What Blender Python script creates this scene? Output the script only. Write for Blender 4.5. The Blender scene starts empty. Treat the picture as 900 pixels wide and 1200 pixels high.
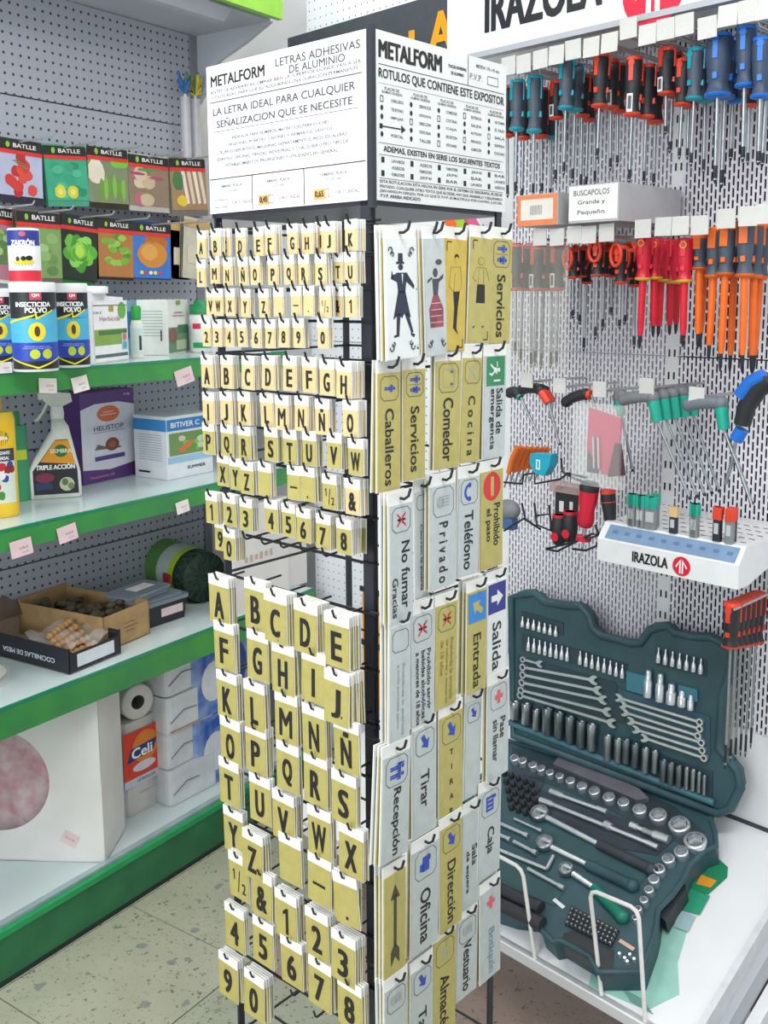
import bpy, math, random
from mathutils import Matrix, Vector
random.seed(7)
SC = bpy.context.scene
COL = SC.collection
R = math.radians
# ------------------------------------------------------------------ camera
F, CY, PITCH, ROLL, EYE = 1180.0, 518.0, R(8.34), R(-0.34), 1.55
cp, sp, cr, sr = math.cos(PITCH), math.sin(PITCH), math.cos(ROLL), math.sin(ROLL)
FWD = Vector((0, cp, -sp)); _up = Vector((0, sp, cp)); _rt = Vector((1, 0, 0))
RT = _rt * cr + _up * sr
UP = _rt * -sr + _up * cr
EYEP = Vector((0, 0, EYE))
cam_d = bpy.data.cameras.new('camera'); cam = bpy.data.objects.new('camera', cam_d); COL.objects.link(cam)
cam_d.sensor_fit = 'VERTICAL'; cam_d.sensor_height = 36.0; cam_d.lens = F / 1200 * 36.0
cam_d.shift_y = -(600 - CY) / 1200.0; cam_d.clip_start = 0.05
m = Matrix((RT, UP, -FWD)).transposed().to_4x4(); m.translation = EYEP
cam.matrix_world = m
SC.camera = cam
# ------------------------------------------------------------------ world, lights, exposure
SC.view_settings.view_transform = 'Standard'; SC.view_settings.look = 'None'
SC.view_settings.gamma = 1.0; SC.view_settings.use_curve_mapping = False
SC.view_settings.exposure = 0.25
w = bpy.data.worlds.new('world'); SC.world = w; w.use_nodes = True
w.node_tree.nodes['Background'].inputs[0].default_value = (0.86, 0.93, 1.0, 1)
w.node_tree.nodes['Background'].inputs[1].default_value = 0.66
def area(name, loc, target, sx, sy, power, col=(1, 1, 1)):
    d = bpy.data.lights.new(name, 'AREA'); d.shape = 'RECTANGLE'; d.size = sx; d.size_y = sy
    d.energy = power; d.color = col
    o = bpy.data.objects.new(name, d); COL.objects.link(o); o.location = loc
    o.rotation_euler = (Vector(target) - Vector(loc)).to_track_quat('-Z', 'Y').to_euler()
    return o
area('window_light', (-2.6, -1.2, 1.9), (0.2, 1.9, 1.1), 2.4, 1.9, 66, (0.93, 0.97, 1.0))
area('ceiling_light', (0.3, 0.6, 2.86), (0.3, 0.6, 0), 1.5, 0.3, 26, (1, 0.99, 0.96))
area('ceiling_light', (-1.2, 1.0, 2.86), (-1.2, 1.0, 0), 0.3, 1.5, 14, (1, 0.99, 0.96))
area('ceiling_light', (0.2, 2.6, 2.86), (0.2, 2.6, 0), 0.9, 0.3, 10, (1, 0.99, 0.96))

# ------------------------------------------------------------------ frames: a frame stands on a real plane; a picture point is read onto it
def ray(u, v):
    return RT * ((u - 450) / F) - UP * ((v - CY) / F) + FWD
def floor_at(u, v, z=0.0):
    d = ray(u, v); t = (z - EYE) / d.z
    return EYEP + d * t
def Tr(x, y, z): return Matrix.Translation((x, y, z))
def Rx(a): return Matrix.Rotation(R(a), 4, 'X')
def Ry(a): return Matrix.Rotation(R(a), 4, 'Y')
def Rz(a): return Matrix.Rotation(R(a), 4, 'Z')
def frame(o, rz): return Tr(o[0], o[1], 0) @ Rz(rz)
def hit(M, u, v, axis, val):
    """local point where the sight line of a picture point meets local plane axis=val"""
    I = M.inverted(); p = I @ EYEP; d = I.to_3x3() @ ray(u, v)
    i = 'xyz'.index(axis); t = (val - p[i]) / d[i]
    return p + d * t
RACK_P = (EYEP + (lambda r: r * (1.3 / math.hypot(r.x, r.y)))(ray(437.5, 400)))
TR = frame(RACK_P, 48.2)          # sign face: x to the right, y into the rack
WL, WR = 0.315, 0.281             # widths of the letter face and of the sign face
TL = TR @ Rz(-90)                 # letter face: x from the near post is negative
G = frame(floor_at(0, 1158), 55.3)   # left shelving: x along it, y into it
ZF = 0.20
W = frame(floor_at(586, 1101, ZF), -46)  # tool wall: x along it, y into it
PY = 0.482                        # tool panel plane
S = W @ Tr(0, 0, ZF) @ Rx(22)     # sloped display shelf

# ------------------------------------------------------------------ materials
def lin(h):
    h = h.lstrip('#'); c = [int(h[i:i + 2], 16) / 255 for i in (0, 2, 4)]
    return [x / 12.92 if x <= .04045 else ((x + .055) / 1.055) ** 2.4 for x in c] + [1]
MATS = {}
def mat(name, hexc, rough=0.5, metal=0.0, noise=0.06, scale=30, bump=0.0, alpha=1.0, emit=0, spec=None, hex2=None, trans=0.0):
    if name in MATS: return MATS[name]
    m = bpy.data.materials.new(name); m.use_nodes = True; nt = m.node_tree; b = nt.nodes['Principled BSDF']
    c = lin(hexc); b.inputs['Roughness'].default_value = rough; b.inputs['Metallic'].default_value = metal
    tc = nt.nodes.new('ShaderNodeTexCoord'); nz = nt.nodes.new('ShaderNodeTexNoise'); nz.inputs['Scale'].default_value = scale
    nt.links.new(tc.outputs['Object'], nz.inputs['Vector'])
    mx = nt.nodes.new('ShaderNodeMix'); mx.data_type = 'RGBA'
    c2 = lin(hex2) if hex2 else [x * (1 - noise * 2) for x in c[:3]] + [1]
    mx.inputs['A'].default_value = c2; mx.inputs['B'].default_value = c
    mr = nt.nodes.new('ShaderNodeMapRange'); mr.inputs['From Min'].default_value = .35; mr.inputs['From Max'].default_value = .65
    nt.links.new(nz.outputs['Fac'], mr.inputs['Value'])
    nt.links.new(mr.outputs['Result'], mx.inputs['Factor']); nt.links.new(mx.outputs['Result'], b.inputs['Base Color'])
    if bump:
        bp = nt.nodes.new('ShaderNodeBump'); bp.inputs['Strength'].default_value = bump; bp.inputs['Distance'].default_value = 0.002
        nt.links.new(nz.outputs['Fac'], bp.inputs['Height']); nt.links.new(bp.outputs['Normal'], b.inputs['Normal'])
    if alpha < 1: b.inputs['Alpha'].default_value = alpha
    if trans: b.inputs['Transmission Weight'].default_value = trans
    if spec is not None: b.inputs['Specular IOR Level'].default_value = spec
    if emit:
        b.inputs['Emission Color'].default_value = c; b.inputs['Emission Strength'].default_value = emit
    MATS[name] = m; return m
def C(hexc, rough=0.45, noise=0.04):
    return mat('paint_' + hexc.lstrip('#') + ('' if rough == .45 else '_%d' % int(rough * 100)), hexc, rough, 0, noise)
GOLD = mat('gold_aluminium', '#c2b66c', 0.42, 0.2, 0.05, 60)
GOLD_LIT = mat('lit_gold_aluminium', '#e6cf98', 0.42, 0.2, 0.05, 60)  # same gold for the upper rows, with the light put into its colour
SILVER = mat('silver_aluminium', '#c9d0d0', 0.36, 0.3, 0.04, 60)
CARDW = mat('white_card', '#f3f2ee', 0.55, 0, 0.03)
INK = mat('black_ink', '#191717', 0.5, 0, 0.02)
GREYINK = mat('faded_grey_ink', '#6f6f76', 0.6, 0, 0.1, 200)
MIDINK = mat('worn_dark_ink', '#55555c', 0.6, 0, 0.1, 200)
BLUEI = mat('blue_ink', '#2a4bb5', 0.5, 0, 0.04)
REDI = mat('red_ink', '#dd2a30', 0.5, 0, 0.04)
WIRE = mat('black_coated_wire', '#24252c', 0.35, 0.1, 0.05)
POST = mat('dark_blue_black_steel', '#2c2f3a', 0.4, 0.15, 0.08, 12)
WHITEM = mat('white_lacquered_steel', '#eeeff2', 0.35, 0, 0.03, 5)
CHROME = mat('chrome', '#e0e5ea', 0.24, 0.8, 0.03)
STEEL = mat('brushed_steel', '#aab0b4', 0.32, 0.9, 0.08, 120)
DKSTEEL = mat('dark_steel', '#3d4246', 0.35, 0.7, 0.08)
TEALP = mat('dark_teal_plastic', '#35565f', 0.5, 0, 0.12, 14, 0.05)
TEALD = mat('deep_teal_recess', '#26393f', 0.6, 0, 0.1, 20)
BLACKP = mat('black_rubber', '#2a2c31', 0.5, 0, 0.08, 40)
REDP = mat('red_orange_plastic', '#e8442a', 0.4, 0, 0.05)
CRIM = mat('crimson_plastic', '#d81e3a', 0.35, 0, 0.05)
ORANGE = mat('orange_plastic', '#f4701c', 0.38, 0, 0.05)
TEAL = mat('turquoise_plastic', '#1b9fb4', 0.4, 0, 0.05)
GREENT = mat('green_plastic', '#1fae96', 0.4, 0, 0.05)
BLUEP = mat('bright_blue_plastic', '#1d74d8', 0.35, 0, 0.05)
SLATE = mat('slate_rubber', '#4c5868', 0.5, 0, 0.06)
GREYP = mat('grey_plastic', '#7d8085', 0.5, 0, 0.06)
YEL = mat('yellow_plastic', '#f0c733', 0.4, 0, 0.05)
GREENSH = mat('green_shelf_front', '#3f9a45', 0.4, 0, 0.08, 8, hex2='#35884a')
GREENDK = mat('dark_green_kickboard', '#2f7a50', 0.45, 0, 0.1, 10, hex2='#256a44')
GLASS = mat('pale_shelf_laminate', '#d3e2e2', 0.16, 0, 0.03, 4)
GLEDGE = mat('green_glass_edge', '#1f8f6c', 0.15, 0, 0.05)
FILM = mat('clear_film', '#ffffff', 0.12, 0, 0.0, alpha=0.22)
GREYSH = mat('grey_lacquered_steel', '#b9bdc4', 0.45, 0, 0.04, 5)
PAPER = mat('price_paper', '#f6ece6', 0.6, 0, 0.04)
PINKP = mat('pink_price_paper', '#eccfd2', 0.6, 0, 0.05)
CARTON = mat('white_carton', '#e9e6e2', 0.55, 0, 0.04, 8)
KRAFT = mat('kraft_carton', '#b99768', 0.7, 0, 0.1, 25)
STICKER = mat('yellow_price_sticker', '#d8b26a', 0.6, 0, 0.1)

def perforated(name, base, px, pz, wx, wz, stagger, dark, round_=False, through=False, rough=.4):
    """steel sheet with a procedural hole pattern in its own local x / z"""
    m = bpy.data.materials.new(name); m.use_nodes = True; nt = m.node_tree; N = nt.nodes; L = nt.links
    b = N['Principled BSDF']; b.inputs['Roughness'].default_value = rough
    tc = N.new('ShaderNodeTexCoord'); se = N.new('ShaderNodeSeparateXYZ'); L.new(tc.outputs['Object'], se.inputs[0])
    def M_(op, a, b_=None, c=None):
        n = N.new('ShaderNodeMath'); n.operation = op
        for i, x in enumerate((a, b_, c)):
            if x is None: continue
            if isinstance(x, (int, float)): n.inputs[i].default_value = x
            else: L.new(x, n.inputs[i])
        return n.outputs[0]
    u = M_('DIVIDE', se.outputs['X'], px); col = M_('FLOOR', u); fu = M_('SUBTRACT', M_('FRACT', u), .5)
    par = M_('MULTIPLY', M_('FRACT', M_('MULTIPLY', col, .5)), 2 * stagger)
    v = M_('ADD', M_('DIVIDE', se.outputs['Z'], pz), par); fv = M_('SUBTRACT', M_('FRACT', v), .5)
    if round_:
        dx = M_('MULTIPLY', fu, px); dz = M_('MULTIPLY', fv, pz)
        d = M_('SQRT', M_('ADD', M_('MULTIPLY', dx, dx), M_('MULTIPLY', dz, dz))); hole = M_('LESS_THAN', d, wx / 2)
    else:
        hole = M_('MULTIPLY', M_('LESS_THAN', M_('ABSOLUTE', fu), wx / px / 2), M_('LESS_THAN', M_('ABSOLUTE', fv), wz / pz / 2))
    b.inputs['Base Color'].default_value = lin(base)
    if through:
        tr = N.new('ShaderNodeBsdfTransparent'); mx = N.new('ShaderNodeMixShader'); L.new(hole, mx.inputs[0])
        L.new(b.outputs[0], mx.inputs[1]); L.new(tr.outputs[0], mx.inputs[2]); L.new(mx.outputs[0], N['Material Output'].inputs['Surface'])
    else:
        mx = N.new('ShaderNodeMix'); mx.data_type = 'RGBA'; L.new(hole, mx.inputs['Factor'])
        mx.inputs['A'].default_value = lin(base); mx.inputs['B'].default_value = lin(dark); L.new(mx.outputs['Result'], b.inputs['Base Color'])
    MATS[name] = m; return m
PEG = perforated('grey_pegboard', '#b4b8c2', .025, .025, .0075, .0075, 0, '#33363f', round_=True)
SLOT = perforated('white_slotted_panel', '#eceaf2', .0098, .0245, .0046, .0190, .5, '#000000', through=True)
PEGW = perforated('white_dotted_panel', '#eef0f6', .025, .025, .0045, .0045, 0, '#50545c', round_=True)

# ------------------------------------------------------------------ mesh builder
class MB:
    def __init__(s, M=None): s.v = []; s.f = []; s.m = []; s.sm = []; s.mats = []; s.M = M or Matrix()
    def mi(s, mt):
        if mt not in s.mats: s.mats.append(mt)
        return s.mats.index(mt)
    def add(s, vs, fs, mt, smooth=False, M=None):
        T = s.M @ M if M is not None else s.M
        o = len(s.v); s.v += [tuple(T @ Vector(p)) for p in vs]; i = s.mi(mt)
        for f in fs: s.f.append([o + k for k in f]); s.m.append(i); s.sm.append(smooth)
        return s
    def box(s, x0, x1, y0, y1, z0, z1, mt, M=None):
        vs = [(x, y, z) for x in (x0, x1) for y in (y0, y1) for z in (z0, z1)]
        return s.add(vs, [(0, 1, 3, 2), (4, 6, 7, 5), (0, 4, 5, 1), (2, 3, 7, 6), (0, 2, 6, 4), (1, 5, 7, 3)], mt, False, M)
    def bevbox(s, x0, x1, y0, y1, z0, z1, mt, b=.004, M=None):
        """box with its four vertical edges rounded"""
        pts = []
        for cx, cy, a0 in ((x1 - b, y1 - b, 0), (x0 + b, y1 - b, 90), (x0 + b, y0 + b, 180), (x1 - b, y0 + b, 270)):
            for k in range(4): a = R(a0 + k * 30); pts.append((cx + b * math.cos(a), cy + b * math.sin(a)))
        return s.prism(pts, z0, z1, mt, 'z', M)
    def prism(s, pts, a, b, mt, axis='y', M=None, smooth=False):
        n = len(pts)
        def P(p, h): return {'y': (p[0], h, p[1]), 'z': (p[0], p[1], h), 'x': (h, p[0], p[1])}[axis]
        vs = [P(p, a) for p in pts] + [P(p, b) for p in pts]
        fs = [list(range(n)), list(range(2 * n - 1, n - 1, -1))] + [(i, n + i, n + (i + 1) % n, (i + 1) % n) for i in range(n)]
        return s.add(vs, fs, mt, smooth, M)
    def poly(s, pts, mt, y=0.0, M=None):
        return s.add([(p[0], y, p[1]) for p in pts], [list(range(len(pts)))], mt, False, M)
    def rect(s, cx, cz, w_, h_, mt, y=0.0, M=None):
        return s.poly([(cx - w_ / 2, cz - h_ / 2), (cx + w_ / 2, cz - h_ / 2), (cx + w_ / 2, cz + h_ / 2), (cx - w_ / 2, cz + h_ / 2)], mt, y, M)
    def disc(s, cx, cz, rx, rz, mt, y=0.0, n=16, M=None, jit=0):
        return s.poly([(cx + rx * (1 + random.uniform(-jit, jit)) * math.cos(2 * math.pi * k / n), cz + rz * (1 + random.uniform(-jit, jit)) * math.sin(2 * math.pi * k / n)) for k in range(n)], mt, y, M)
    def frame2(s, cx, cz, w_, h_, t, mt, y=0.0):
        s.rect(cx, cz + h_ / 2 - t / 2, w_, t, mt, y); s.rect(cx, cz - h_ / 2 + t / 2, w_, t, mt, y)
        s.rect(cx - w_ / 2 + t / 2, cz, t, h_ - 2 * t, mt, y); s.rect(cx + w_ / 2 - t / 2, cz, t, h_ - 2 * t, mt, y); return s
    def lathe(s, prof, mt, n=14, M=None, smooth=True, axis='z', cap=True):
        """prof: [(radius, height)]"""
        vs = []; fs = []
        for r, h in prof:
            for k in range(n):
                a = 2 * math.pi * k / n; x, y = r * math.cos(a), r * math.sin(a)
                vs.append({'z': (x, y, h), 'y': (x, h, y), 'x': (h, x, y)}[axis])
        for i in range(len(prof) - 1):
            for k in range(n): fs.append((i * n + k, i * n + (k + 1) % n, (i + 1) * n + (k + 1) % n, (i + 1) * n + k))
        s.add(vs, fs, mt, smooth, M)
        if cap:
            m0 = len(prof) - 1
            s.add(vs[:n], [list(range(n))[::-1]], mt, False, M); s.add(vs[m0 * n:], [list(range(n))], mt, False, M)
        return s
    def tube(s, pts, r, mt, n=6, M=None, closed=False, r2=None):
        pts = [Vector(p) for p in pts]; vs = []; fs = []; k0 = len(pts)
        prev = None
        for i, p in enumerate(pts):
            if closed: t = (pts[(i + 1) % k0] - pts[i - 1]).normalized()
            else: t = (pts[min(i + 1, k0 - 1)] - pts[max(i - 1, 0)]).normalized()
            if prev is None:
                a = Vector((0, 0, 1)) if abs(t.z) < .9 else Vector((1, 0, 0)); nrm = t.cross(a).normalized()
            else: nrm = (prev - t * prev.dot(t)).normalized()
            prev = nrm; bn = t.cross(nrm)
            rr = r if r2 is None else r + (r2 - r) * i / (k0 - 1)
            for k in range(n):
                a = 2 * math.pi * k / n; vs.append(p + nrm * (rr * math.cos(a)) + bn * (rr * math.sin(a)))
        seg = k0 if closed else k0 - 1
        for i in range(seg):
            for k in range(n): j = (i + 1) % k0; fs.append((i * n + k, i * n + (k + 1) % n, j * n + (k + 1) % n, j * n + k))
        s.add(vs, fs, mt, True, M)
        if not closed: s.add(vs[:n], [list(range(n))[::-1]], mt, False, M); s.add(vs[-n:], [list(range(n))], mt, False, M)
        return s
    def sphere(s, c, r, mt, nu=12, nv=8, M=None, sc=(1, 1, 1)):
        prof = [(max(r * math.sin(math.pi * i / nv), 1e-5), -r * math.cos(math.pi * i / nv)) for i in range(nv + 1)]
        T = Tr(*c) @ Matrix.Diagonal((sc[0], sc[1], sc[2], 1))
        return s.lathe(prof, mt, nu, (M @ T) if M is not None else T, cap=False)
    def text(s, t, cx, cz, w_, h_, mt, y=0.0, bold=0.02, vert=False, M=None):
        if bold > .014:
            d = bold * h_ * 1.0; q = d * .6
            for k, (dx, dz) in enumerate(((-d, q), (d, q), (-d, -q), (d, -q))):
                if vert: s.text(t, cx + dz, cz - dx, max(w_ - 2 * d, w_ * .6), h_ - 2 * q, mt, y - k * .00003, 0.0, True, M)
                else: s.text(t, cx + dx, cz + dz, max(w_ - 2 * d, w_ * .6), h_ - 2 * q, mt, y - k * .00003, 0.0, False, M)
            return s
        vs, fs = textmesh(t, bold)
        if vert: vv = [(cx + b * h_, y, cz - a * w_) for a, b in vs]
        else: vv = [(cx + a * w_, y, cz + b * h_) for a, b in vs]
        return s.add(vv, fs, mt, False, M)
    def mesh(s, name):
        me = bpy.data.meshes.new(name); me.from_pydata(s.v, [], s.f)
        for mt in s.mats: me.materials.append(mt)
        me.polygons.foreach_set('material_index', s.m); me.polygons.foreach_set('use_smooth', s.sm)
        me.update(); return me
_TX = {}
def textmesh(t, bold):
    k = (t, bold)
    if k not in _TX:
        cu = bpy.data.curves.new('lettering', 'FONT'); cu.body = t; cu.size = 1; cu.offset = bold; cu.resolution_u = 3
        ob = bpy.data.objects.new('lettering', cu)
        me = bpy.data.meshes.new_from_object(ob)
        co = [v.co for v in me.vertices]
        if not co: _TX[k] = ([], []); return _TX[k]
        x0, x1 = min(c.x for c in co), max(c.x for c in co); z0, z1 = min(c.y for c in co), max(c.y for c in co)
        sx, sz = max(x1 - x0, 1e-4), max(z1 - z0, 1e-4)
        _TX[k] = ([((c.x - x0) / sx - .5, (c.y - z0) / sz - .5) for c in co], [tuple(p.vertices) for p in me.polygons])
        bpy.data.objects.remove(ob); bpy.data.curves.remove(cu); bpy.data.meshes.remove(me)
    return _TX[k]
def wrapcyl(mb, r):
    """bend a flat print (x right, z up, y = minus height above the surface) round a cylinder of radius r, its middle towards -y"""
    nv, nf, nm, ns = [], [], [], []; st = .0045
    for f, mi, sm in zip(mb.f, mb.m, mb.sm):
        P = [mb.v[i] for i in f]; x0, x1 = min(p[0] for p in P), max(p[0] for p in P)
        if x1 - x0 < st * 1.2: nf.append(list(range(len(nv), len(nv) + len(P)))); nv += P; nm.append(mi); ns.append(sm); continue
        n = int((x1 - x0) / st) + 1
        for k in range(n):
            Q = P
            for lim, sg_ in ((x0 + (x1 - x0) * k / n, 1), (x0 + (x1 - x0) * (k + 1) / n, -1)):
                out = []
                for i in range(len(Q)):
                    a, b = Q[i - 1], Q[i]; da, db = (a[0] - lim) * sg_, (b[0] - lim) * sg_
                    if (da < 0) != (db < 0) and abs(da - db) > 1e-12: t = da / (da - db); out.append(tuple(a[j] + (b[j] - a[j]) * t for j in range(3)))
                    if db >= 0: out.append(b)
                Q = out
                if not Q: break
            if len(Q) > 2: nf.append(list(range(len(nv), len(nv) + len(Q)))); nv += Q; nm.append(mi); ns.append(sm)
    mb.v, mb.f, mb.m, mb.sm = nv, nf, nm, ns
    mb.v = [((r - y) * math.sin(x / r), -(r - y) * math.cos(x / r), z) for x, y, z in mb.v]; return mb
def strips(mb, x0, x1, z0, z1, mt, y=-.0010, n=8):
    for i in range(n):
        a, b = x0 + (x1 - x0) * i / n, x0 + (x1 - x0) * (i + 1) / n
        mb.poly([(a, z0), (b, z0), (b, z1), (a, z1)], mt, y)
    return mb
# ------------------------------------------------------------------ scene graph
def link(name, data, M=None, parent=None):
    o = bpy.data.objects.new(name, data); COL.objects.link(o)
    if parent is not None: o.parent = parent
    if M is not None: o.matrix_basis = M
    return o
def part(name, mb, parent, M=None, label=None, kind=None):
    me = mb.mesh(name) if isinstance(mb, MB) else mb
    o = link(name, me, M, parent)
    if label: o['label'] = label
    if kind: o['kind'] = kind
    return o
def tag(o, label, cat, group=None, kind=None):
    o['label'] = label; o['category'] = cat
    if group: o['group'] = group
    if kind: o['kind'] = kind
    return o
def thing(name, label, cat, M, group=None, mb=None, kind=None):
    me = None
    if mb is not None: me = mb.mesh(name) if isinstance(mb, MB) else mb
    return tag(link(name, me, M), label, cat, group, kind)
def struct(name, mb, M=None, parent=None):
    o = link(name, mb.mesh(name) if mb else None, M, parent)
    o['kind'] = 'structure'
    return o
def dup(root, M, label, group=None):
    r = root.copy(); COL.objects.link(r); r.matrix_basis = M; r['label'] = label
    if group: r['group'] = group
    for ch in list(root.children):
        c = ch.copy(); COL.objects.link(c); c.parent = r
        for g in ch.children:
            d = g.copy(); COL.objects.link(d); d.parent = c
    return r
# ================================================================== SETTING
def isect(A, ya, B, yb):
    """world xy where plane y=ya of frame A meets plane y=yb of frame B, as local x in A and B"""
    a0 = A @ Vector((0, ya, 0)); ad = A.to_3x3() @ Vector((1, 0, 0)); b0 = B @ Vector((0, yb, 0)); bn = B.to_3x3() @ Vector((0, 1, 0))
    t = (b0 - a0).dot(bn) / ad.dot(bn); p = a0 + ad * t
    return t, (B.inverted() @ p).x
GB, WB = 0.50, PY + 0.075        # wall planes behind the shelving and behind the tool panel
gx, wx_ = isect(G, GB, W, WB)
HC = 2.9
struct('wall_left', MB().box(-3.2, gx + .1, GB, GB + .1, 0, HC, mat('cream_wall', '#dcd9d6', .8, 0, .03, 3)), G)
struct('wall_right', MB().box(wx_ - .1, 2.4, WB, WB + .1, 0, HC, mat('white_wall', '#eceef0', .8, 0, .03, 3)), W)
struct('ceiling', MB().box(-3.6, 3.6, -3.0, 6.0, HC, HC + .08, mat('ceiling_white', '#f0f0f0', .9, 0, .02, 3)))
# floor: terrazzo tiles
def terrazzo(name, base, hi, chips):
    m = bpy.data.materials.new(name); m.use_nodes = True; nt = m.node_tree; N = nt.nodes; L = nt.links; b = N['Principled BSDF']
    tc = N.new('ShaderNodeNewGeometry')
    n1 = N.new('ShaderNodeTexNoise'); n1.inputs['Scale'].default_value = 9; n1.inputs['Detail'].default_value = 6; L.new(tc.outputs['Position'], n1.inputs['Vector'])
    mx = N.new('ShaderNodeMix'); mx.data_type = 'RGBA'; L.new(n1.outputs['Fac'], mx.inputs['Factor']); mx.inputs['A'].default_value = lin(base); mx.inputs['B'].default_value = lin(hi)
    last = mx.outputs['Result']
    for sc, th, col in ((60, .29, chips[0]), (26, .27, chips[1]), (110, .30, chips[2])):
        vo = N.new('ShaderNodeTexVoronoi'); vo.inputs['Scale'].default_value = sc; vo.inputs['Randomness'].default_value = 1
        nz = N.new('ShaderNodeTexNoise'); nz.inputs['Scale'].default_value = sc * 1.6; L.new(tc.outputs['Position'], nz.inputs['Vector'])
        ad = N.new('ShaderNodeMixRGB'); ad.inputs[0].default_value = .03; L.new(tc.outputs['Position'], ad.inputs[1]); L.new(nz.outputs['Color'], ad.inputs[2]); L.new(ad.outputs[0], vo.inputs['Vector'])
        wn = N.new('ShaderNodeTexWhiteNoise'); L.new(vo.outputs['Position'], wn.inputs['Vector'])
        ma = N.new('ShaderNodeMath'); ma.operation = 'MULTIPLY'; L.new(wn.outputs['Value'], ma.inputs[0]); ma.inputs[1].default_value = th * 2.4
        lt = N.new('ShaderNodeMath'); lt.operation = 'LESS_THAN'; L.new(vo.outputs['Distance'], lt.inputs[0])
        sb = N.new('ShaderNodeMath'); sb.operation = 'SUBTRACT'; L.new(ma.outputs[0], sb.inputs[0]); sb.inputs[1].default_value = th * 1.2; L.new(sb.outputs[0], lt.inputs[1])
        m2 = N.new('ShaderNodeMix'); m2.data_type = 'RGBA'; L.new(lt.outputs[0], m2.inputs['Factor']); L.new(last, m2.inputs['A']); m2.inputs['B'].default_value = lin(col); last = m2.outputs['Result']
    L.new(last, b.inputs['Base Color']); b.inputs['Roughness'].default_value = .3
    MATS[name] = m; return m
TZ = [terrazzo('terrazzo_pale', '#9fa28c', '#bcbba6', ('#6f7262', '#8b9088', '#57584e')),
      terrazzo('terrazzo_green', '#979d88', '#b4b6a2', ('#5f6658', '#8d8f80', '#4c5048')),
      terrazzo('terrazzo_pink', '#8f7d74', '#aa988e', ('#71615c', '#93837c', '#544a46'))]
fl = struct('floor', MB().box(-3, 3.4, -3.9, 1.5, -.06, -.006, mat('tile_joint', '#85857a', .8)), G)
tiles = {}
for tm in range(3):
    tiles[tm] = MB().prism([(.0015, .0015), (.3985, .0015), (.3985, .3985), (.0015, .3985)], -.02, 0, TZ[tm], 'z').mesh('tile')
Gi = G.inverted()
for i in range(-5, 8):
    for j in range(-7, 3):
        c = G @ Vector((-.02 + .4 * i + .2, -.407 + .4 * j + .2, 0)); d = W.inverted() @ c
        if d.y > .55 or (Gi @ c).y > .5 or c.y < -.2: continue
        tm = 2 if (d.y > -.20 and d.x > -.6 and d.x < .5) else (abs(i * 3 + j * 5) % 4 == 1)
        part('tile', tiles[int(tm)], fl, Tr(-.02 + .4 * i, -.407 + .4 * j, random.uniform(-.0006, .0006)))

# ------------------------------------------------------------------ left shelving unit
def gz(u, v, y): return hit(G, u, v, 'y', y).z
def gat(u, v, y): return hit(G, u, v, 'y', y)
GXL, GXR = -0.75, 1.10
BK = 0.40
unit = thing('shelving_unit', 'long grey pegboard shelving unit with green-fronted shelves along the left side', 'shelving', G)
seams = [.13, gz(0, 669, BK), gz(45, 526, BK), 1.52, gz(0, 109, BK), gz(223, 49, BK) + .02]
for a, b in zip(seams, seams[1:]):
    part('back_panel', MB().box(GXL, GXR - .012, 0, .012, a + .002, b - .002, PEG), unit, Tr(0, BK, 0))
part('upright', MB().box(GXR - .012, GXR + .02, BK - .004, BK + .03, 0, seams[-1], mat('upright_grey', '#8e9097', .5)), unit)
# canopy
zc = seams[-1]
can = MB(); can.box(GXL, GXR + .02, .10, BK + .03, zc, zc + .015, GREYSH)
can.prism([(.10, zc - .0), (.13, zc - .03), (.16, zc - .03), (.16, zc), (.10, zc + .02)], GXL, GXR - .14, GREYSH, 'x')
cn = part('canopy', can, unit)
part('green_fascia', MB().box(GXL, GXR + .03, .06, .08, zc - .0, zc + .075, mat('lime_green_fascia', '#8cc63f', .4)), cn)
brk = MB().prism([(.40, zc), (.40, zc - .20), (.375, zc - .17), (.36, zc - .11), (.30, zc - .08), (.2, zc - .045), (.10, zc)], GXR + .02, GXR + .035, GREYSH, 'x')
part('end_bracket', brk, cn)
# shelves
def shelf(z, yf, xr, hf):
    s_ = MB(); s_.box(GXL, xr, yf + .003, BK, z - .018, z, GLASS)
    sh = part('shelf', s_, unit)
    part('green_front_strip', MB().box(GXL, xr, yf - .002, yf + .010, z - hf, z - .006, GREENSH), sh)
    part('glass_edge', MB().box(GXL, xr, yf - .003, yf + .003, z - .006, z, GLEDGE), sh)
    part('shelf_bracket', MB().prism([(yf + .04, z - .018), (BK, z - .018), (BK, z - .07)], xr - .006, xr - .003, GREYSH, 'x'), sh)
    return sh
Z3, Z2, Z1, ZB = .650, 1.043, 1.385, .128
Y3, Y2, Y1, YB = 0.0, .02, .055, 0.0
shelf(Z3, Y3, 1.15, Z3 - gz(0, 868, 0)); shelf(Z2, Y2, 1.12, Z2 - gz(0, 648, .02)); shelf(Z1, Y1, 1.10, Z1 - gz(0, 464, .055))
bs = part('base_shelf', MB().box(GXL, 1.15, .01, BK, ZB - .02, ZB, GLASS), unit)
part('rail', MB().box(GXL, 1.15, .012, .03, ZB, ZB + .010, mat('glass_rail', '#a9bfc2', .15, .2)), bs)
part('green_lip', MB().box(GXL, 1.15, -.004, .01, ZB - .012, ZB + .003, mat('bright_green_lip', '#25a35f', .35)), bs)
part('kickboard', MB().box(GXL, 1.15, .0, .012, .012, ZB - .012, GREENDK), bs)
part('rubber_foot_strip', MB().box(GXL, 1.15, -.002, .014, 0.0, .012, mat('dark_foot_strip', '#23302a', .7)), bs)

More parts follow.
